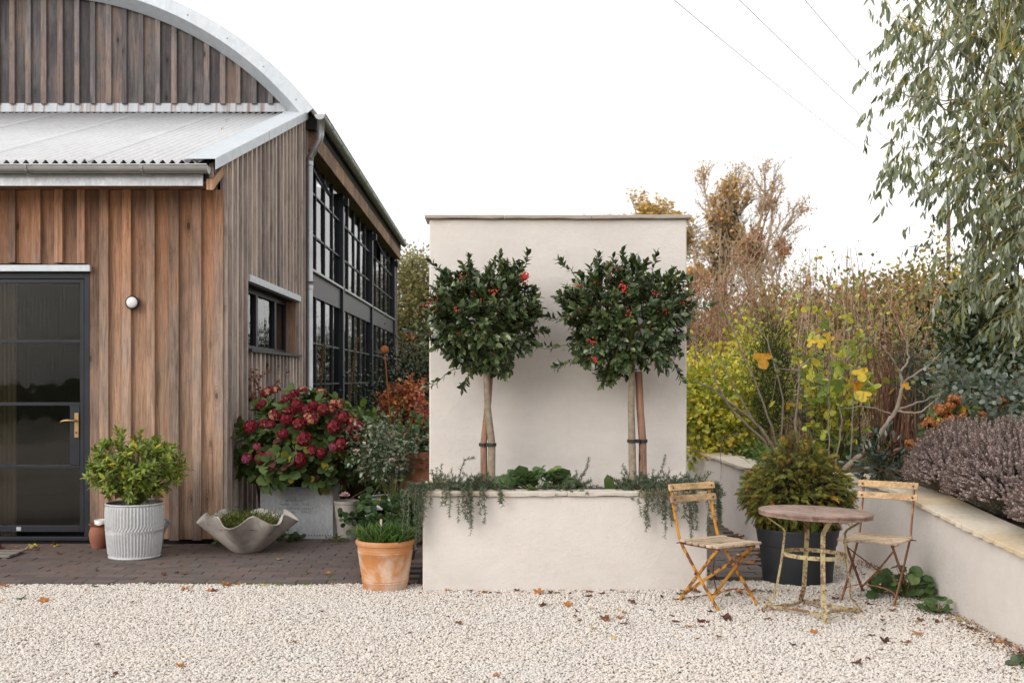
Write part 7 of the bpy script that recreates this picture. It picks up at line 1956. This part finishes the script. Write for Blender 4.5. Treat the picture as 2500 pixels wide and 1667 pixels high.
# ---- eucalyptus with drooping leaves
g = np.random.default_rng(221)
EUC = [(0.215, 0.25, 0.155, 4), (0.285, 0.32, 0.22, 3), (0.15, 0.185, 0.095, 2.4), (0.41, 0.435, 0.34, 3), (0.27, 0.285, 0.10, 1.4)]
EX, EYY = 5.0, 9.9
eu = thing('eucalyptus_tree', 'large eucalyptus tree with drooping grey green leaves overhanging the bed', 'eucalyptus', (EX, EYY, 0.5))
trunk = np.array([(EX, EYY, 0.45), (EX - 0.02, EYY, 1.6), (EX + 0.05, EYY, 3.0), (EX, EYY, 4.6), (EX + 0.1, EYY, 6.2), (EX + 0.1, EYY, 7.6)])
MB().tube(trunk, [0.10, 0.09, 0.08, 0.06, 0.04, 0.02], 10).build('trunk', MAT['bark_fig'], eu, smooth=True)
limb = MB(); LP = []
def left_edge(z):
    return float(np.interp(z, [1.7, 1.95, 2.1, 2.3, 2.55, 2.75, 2.95, 3.15, 3.4, 4.0, 4.4, 4.8, 6.0, 7.5], [4.65, 4.25, 4.02, 4.00, 4.10, 4.25, 4.15, 3.92, 3.68, 3.55, 3.5, 3.5, 3.9, 4.8]))
for k in range(34):
    z0 = g.uniform(1.5, 6.6); z1 = z0 + g.uniform(0.1, 0.9); ang = g.uniform(PI * 0.62, PI * 1.38) if k < 22 else g.uniform(-PI * 0.5, PI * 0.5)
    reach = (EX - left_edge(min(z1, 7.0))) * g.uniform(0.6, 0.95)
    p0 = np.array([EX, EYY, z0]); p1 = p0 + np.array([math.cos(ang) * reach, math.sin(ang) * reach * 0.7, z1 - z0 + 0.15])
    mid = (p0 + p1) / 2 + np.array([0, 0, 0.28]); tt = np.linspace(0, 1, 10)[:, None]
    P = (1 - tt) ** 2 * p0 + 2 * tt * (1 - tt) * mid + tt ** 2 * p1; P[1:-1] += g.normal(0, 0.02, (8, 3))
    limb.tube(P, np.linspace(0.016, 0.004, 10), 6, cap=False); LP += list(P[2:])
LV = Leaves(); tw = MB(); nsh = 0
while nsh < 1400:
    z = g.uniform(1.75, 5.9); le = left_edge(z); q = g.random() ** (0.72 if nsh < 850 else 0.45)
    x = le + (5.9 - le) * q; y = EYY + g.normal(0, 0.42) - 0.15 * q
    if z < 2.5 and x < left_edge(z) + 0.1 and g.random() < 0.5: continue
    if x > 5.1 and g.random() < 0.6: continue
    nsh += 1
    o = np.array([x, y, z + 0.10])
    P = twig_to(tw, LP, o, 0.003, 0.002, g, 5)
    d = unit(np.array([g.normal(-0.35, 0.5), g.normal(0, 0.4), -0.45])); ln = g.uniform(0.22, 0.42)
    E2 = np.array([o, o + d * ln * 0.5 + np.array([0, 0, 0.02]), o + d * ln + np.array([0, 0, -0.05])]); tw.tube(E2, [0.002, 0.0018, 0.001], 4, cap=False)
    n = g.integers(10, 17); t = np.sort(g.random(n)); Q = E2[0] + (E2[2] - E2[0]) * t[:, None]
    D = unit(np.array([0, 0, -1.0]) + g.normal(0, 0.30, (n, 3)) + d * 0.25)
    ll = g.uniform(0.07, 0.13, n)
    LV.add(Q, D, unit(g.normal(0, 1, (n, 3)) + np.array([0, -0.3, 0])), ll, ll * g.uniform(0.22, 0.32, n), palette(g, n, EUC, 0.15))
limb.build('limbs', MAT['bark_fig'], eu, smooth=True); tw.build('twigs', MAT['twig_yellow'], eu); LV.build('crown', MAT['leaf_soft'], eu, T_LANCE, kind='stuff')

# ------------------------------------------------------------------ weeds, fallen leaves, small things
def weed(label, c, r, n, L_, W_, pal, seed, tm=T_ROUND, hgt=None, name='weed', cat='weed', group=None, mat='leaf', part=False):
    g = np.random.default_rng(seed); t = thing(name, label, cat, c, group)
    st = MB(); hgt = hgt or r * 0.8; items = []
    a = g.uniform(0, 2 * PI, n); q = np.sqrt(g.random(n)); P = np.stack([c[0] + r * q * np.cos(a), c[1] + r * q * np.sin(a), c[2] + hgt * (1 - 0.6 * q) * g.uniform(0.3, 1.1, n)], 1)
    for p in P: st.tube([c, (np.array(c) + p) / 2 + np.array([0, 0, 0.15 * hgt]), p], [0.002, 0.0018, 0.0013], 4, cap=False)
    o = np.stack([np.cos(a), np.sin(a), np.zeros(n)], 1)
    D = unit(o * 0.8 + g.normal(0, 0.4, (n, 3)) + UP * 0.15); N = unit(UP + o * 0.2 + np.array([0, -0.4, 0]) + g.normal(0, 0.25, (n, 3)))
    ll = L_ * g.uniform(0.6, 1.2, n)
    Leaves().add(P - D * ll[:, None] * 0.4, D, N, ll, W_ * ll / L_, palette(g, n, pal)).build('foliage', MAT[mat], t, tm, kind='stuff')
    st.build('stems', MAT['twig_green'], t)
    return t
WD = [(0.075, 0.135, 0.045, 4), (0.10, 0.17, 0.055, 3), (0.18, 0.24, 0.08, 1)]
p = W(2215, 1455, 7.45)
weed('lobed green self sown plant at the foot of the low wall behind the rusty chair', (2.80, 7.38, 0.005), 0.22, 70, 0.085, 0.085, WD, 231, T_FRILL, 0.26, name='mallow_plant', cat='plant')
weed('small lobed seedling at the foot of the low wall next to the self sown plant', (2.86, 6.98, 0.005), 0.12, 22, 0.07, 0.07, WD, 232, T_FRILL, 0.12, name='mallow_seedling', cat='plant')
weed('grey green seedling on the gravel at the foot of the wall', (2.80, 5.62, 0.005), 0.12, 26, 0.06, 0.055, [(0.10, 0.14, 0.085, 3), (0.14, 0.18, 0.09, 2), (0.30, 0.3, 0.05, 0.4)], 233, T_FRILL, 0.07, name='mallow_seedling', cat='plant')
weed('dark green seedling tucked under the front of the tank', (-1.83, 9.93, BZ), 0.12, 34, 0.06, 0.045, [(0.045, 0.09, 0.028, 3), (0.07, 0.12, 0.035, 2)], 234, T_ROUND, 0.11, name='seedling', cat='seedling')
weed('straggly weed beside the tank foot', (-1.40, 9.86, BZ), 0.12, 34, 0.055, 0.02, [(0.075, 0.10, 0.04, 3), (0.16, 0.13, 0.06, 2)], 235, T_LANCE, 0.08)
weed('tiny weed under the barn boards next to the wavy bowl', (-2.42, 9.62, BZ), 0.07, 14, 0.045, 0.03, WD, 236, T_ROUND, 0.06)
rw = random.Random(77)
for i in range(22):      # scattered weeds in the paving joints
    if i < 9: c = (rw.uniform(-2.2, -0.95), EDGE_Y + rw.uniform(0.02, 0.6), BZ - 0.012)
    elif i < 16: c = (rw.uniform(1.6, 2.0), rw.uniform(8.1, 9.2), BZ - 0.012)
    else: c = (rw.uniform(-1.3, -1.0), rw.uniform(8.0, 9.3), BZ - 0.012)
    weed('tiny green weed growing in a joint of the brick paving', c, rw.uniform(0.025, 0.05), 12, 0.022, 0.014, [(0.09, 0.15, 0.04, 3), (0.13, 0.19, 0.05, 2)], 300 + i, T_SMALL, 0.025, group='weeds in the paving joints')
# low grass and moss fringe at the gravel edge
g = np.random.default_rng(241); n = 1500
cl_ = np.concatenate([g.uniform(-2.6, -0.9, 13), g.uniform(1.6, 2.3, 8)]); ci_ = g.integers(0, len(cl_), n)
P = np.stack([cl_[ci_] + g.normal(0, 0.05, n), np.where(cl_[ci_] > 0, EDGE_Y + 0.13, EDGE_Y - 0.035) + g.normal(0, 0.018, n), np.full(n, 0.008)], 1)
Leaves().add(P, unit(UP + g.normal(0, 0.6, (n, 3))), rdirs(g, n), g.uniform(0.012, 0.028, n), 0.004, palette(g, n, [(0.15, 0.21, 0.04, 3), (0.22, 0.28, 0.06, 2), (0.10, 0.14, 0.03, 2)]))
LVg = Leaves(); LVg.add(P, unit(UP + g.normal(0, 0.6, (n, 3))), rdirs(g, n), g.uniform(0.012, 0.028, n), 0.004, palette(g, n, [(0.15, 0.21, 0.04, 3), (0.22, 0.28, 0.06, 2), (0.10, 0.14, 0.03, 2)]))
o = LVg.build('grass_fringe', MAT['leaf'], None, T_NEEDLE, kind='stuff'); tag(o, 'thin fringe of short grass along the edge of the paving', 'grass')

# crumbled leaf litter swept against the foot of the low wall and under the table
g = np.random.default_rng(251); n = 2600
yy = np.concatenate([g.uniform(4.9, 8.9, 1700), g.normal(7.2, 0.45, 900)])
xx = np.concatenate([np.interp(yy[:1700], LWd[::-1, 1], LWd[::-1, 0]) - 0.02 - np.abs(g.normal(0, 0.10, 1700)), g.normal(2.25, 0.42, 900)])
ok = xx < np.interp(yy, LWd[::-1, 1], LWd[::-1, 0]) - 0.01
P = np.stack([xx, yy, np.full(n, 0.018) + g.uniform(0, 0.008, n)], 1)[ok]; n = len(P)
LVl = Leaves().add(P, unit(g.normal(0, 1, (n, 3)) * np.array([1, 1, 0.3])), unit(UP + g.normal(0, 0.5, (n, 3))), g.uniform(0.008, 0.026, n), g.uniform(0.005, 0.014, n), palette(g, n, [(0.20, 0.09, 0.045, 4), (0.12, 0.055, 0.035, 3), (0.36, 0.18, 0.07, 2), (0.42, 0.30, 0.14, 1)], 0.25))
o = LVl.build('leaf_litter', MAT['leaf_dull'], None, T_SMALL, kind='stuff'); tag(o, 'crumbled brown leaf litter along the foot of the low wall', 'leaf litter')
# fallen leaves
def fall_mesh(seed, lobed, colr):
    g = np.random.default_rng(seed); V = []; n = 25
    for k in range(n):
        a = 2 * PI * k / n
        r = (0.55 + 0.45 * abs(math.cos(2.5 * a)) ** 1.2) if lobed else (0.5 / max(0.5, math.sqrt((0.5 * math.cos(a)) ** 2 + math.sin(a) ** 2 * 1.0)) * 0.62)
        r *= 1 + g.normal(0, 0.06); x, y = r * math.cos(a), r * math.sin(a) * (1 if lobed else 0.9)
        V.append((x, y, 0))
    W2 = [(0, 0, 0)] + [(x * 0.5, y * 0.5, 0) for x, y, _ in V] + V
    cu = g.uniform(0.15, 0.75); cv = g.uniform(-0.2, 0.5); ph = g.uniform(0, 6)
    W2 = [(x, y, cu * y * y + cv * x * x * 0.6 + 0.05 * math.sin(5 * x + ph) + 0.05) for x, y, _ in W2]
    F = [(0, 1 + k, 1 + (k + 1) % n) for k in range(n)] + [(1 + k, 1 + n + k, 1 + n + (k + 1) % n, 1 + (k + 1) % n) for k in range(n)]
    me = bpy.data.meshes.new('fallen_leaf'); me.from_pydata(W2, [], F)
    at_ = me.color_attributes.new('Col', 'FLOAT_COLOR', 'POINT')
    for i in range(len(W2)): at_.data[i].color = (*[c * math.exp(g.normal(0, 0.12)) for c in colr], 1)
    me.shade_smooth(); me.materials.append(MAT['leaf_soft']); return me
FC = {'orange': (0.50, 0.20, 0.055), 'brown': (0.21, 0.095, 0.045), 'dark red': (0.15, 0.045, 0.040), 'yellow': (0.58, 0.45, 0.14), 'dark brown': (0.07, 0.04, 0.028), 'green': (0.10, 0.14, 0.05)}
FMs = {k: [fall_mesh(10 + 7 * i + j, j % 3 == 0, c) for j in range(4)] for i, (k, c) in enumerate(FC.items())}
rf = random.Random(99)
def fallen(x, y, z, k, s, where, grp):
    o = bpy.data.objects.new('fallen_leaf', rf.choice(FMs[k])); COL.objects.link(o)
    s *= 1.25; o.location = (x, y, z + (0.010 if z < 0.02 else 0.004)); o.scale = (s, s, s); o.rotation_euler = (rf.uniform(-0.35, 0.35), rf.uniform(-0.35, 0.35), rf.uniform(0, 6.28))
    tag(o, f'{k} fallen leaf lying on {where}', 'leaf', f'{k} fallen leaves on {grp}')
kinds = ['brown', 'dark red', 'orange', 'dark brown', 'yellow', 'green']; wts = [4, 3, 3, 2, 1, 0.4]
def rk(): return rf.choices(kinds, wts)[0]
for i in range(40):
    fallen(rf.uniform(-0.5, 2.2), PY0 - 0.03 - abs(rf.gauss(0, 0.12)), 0.012, rk(), rf.uniform(0.014, 0.034), 'the gravel along the planter foot', 'the gravel along the planter')
for i in range(62): # near planter foot and under the table
    x = rf.uniform(0.5, 2.85); y = rf.uniform(5.9, 7.62); 
    fallen(x, y, 0.012, rk(), rf.uniform(0.016, 0.036), 'the pale gravel', 'the gravel')
for i in range(30):
    x = rf.uniform(-4.0, -1.6); y = 7.86 - rf.random() ** 2 * 0.7
    fallen(x, y, 0.012, rf.choices(kinds, [2, 1, 6, 1, 1, 1])[0], rf.uniform(0.016, 0.04), 'the pale gravel', 'the gravel')
for i in range(35):
    fallen(rf.uniform(-3.0, 2.7), rf.uniform(4.9, 7.4), 0.012, rk(), rf.uniform(0.012, 0.028), 'the pale gravel', 'the gravel')
for i in range(48):
    t = rf.random(); y = 5.2 + 2.6 * t; x = float(np.interp(y, LWd[::-1, 1], LWd[::-1, 0])) - 0.05 - abs(rf.gauss(0, 0.12))
    fallen(x, y, 0.012, rk(), rf.uniform(0.014, 0.034), 'the pale gravel', 'the gravel')
for i in range(20):
    fallen(rf.uniform(-4.6, -3.75), rf.uniform(9.3, 9.66), BZ + 0.002, rf.choices(kinds, [4, 3, 3, 4, 1, 0.3])[0], rf.uniform(0.018, 0.042), 'the brick paving below the barn door', 'the paving')
for i in range(10):
    fallen(rf.uniform(-4.6, -4.0), rf.uniform(8.98, 9.2), BZ + 0.03, rf.choices(kinds, [4, 3, 3, 2, 1, 1])[0], rf.uniform(0.018, 0.04), 'the wooden duckboard', 'the duckboard')
for i in range(22):
    fallen(rf.uniform(2.05, 2.34), rf.uniform(8.6, 10.6), BZ + 0.002, rf.choices(kinds, [4, 2, 4, 2, 3, 1])[0], rf.uniform(0.02, 0.045), 'the paving at the foot of the low wall', 'the paving by the low wall')
for i in range(20):
    fallen(rf.uniform(2.35, 2.98), rf.uniform(7.9, 9.3), 0.012, rk(), rf.uniform(0.02, 0.04), 'the gravel behind the black pot', 'the gravel behind the pot')
for i in range(10):
    fallen(rf.uniform(-3.9, -1.0), rf.uniform(8.0, 9.2), BZ + 0.002, rk(), rf.uniform(0.014, 0.026), 'the dark brick paving', 'the dark brick paving')
for (x, y, k) in ((-2.93, 11.87, 'yellow'), (-3.13, 12.92, 'brown')):
    fallen(x, y, zr(y) + 0.012, k, 0.034, 'the corrugated lean-to roof', 'the roof')
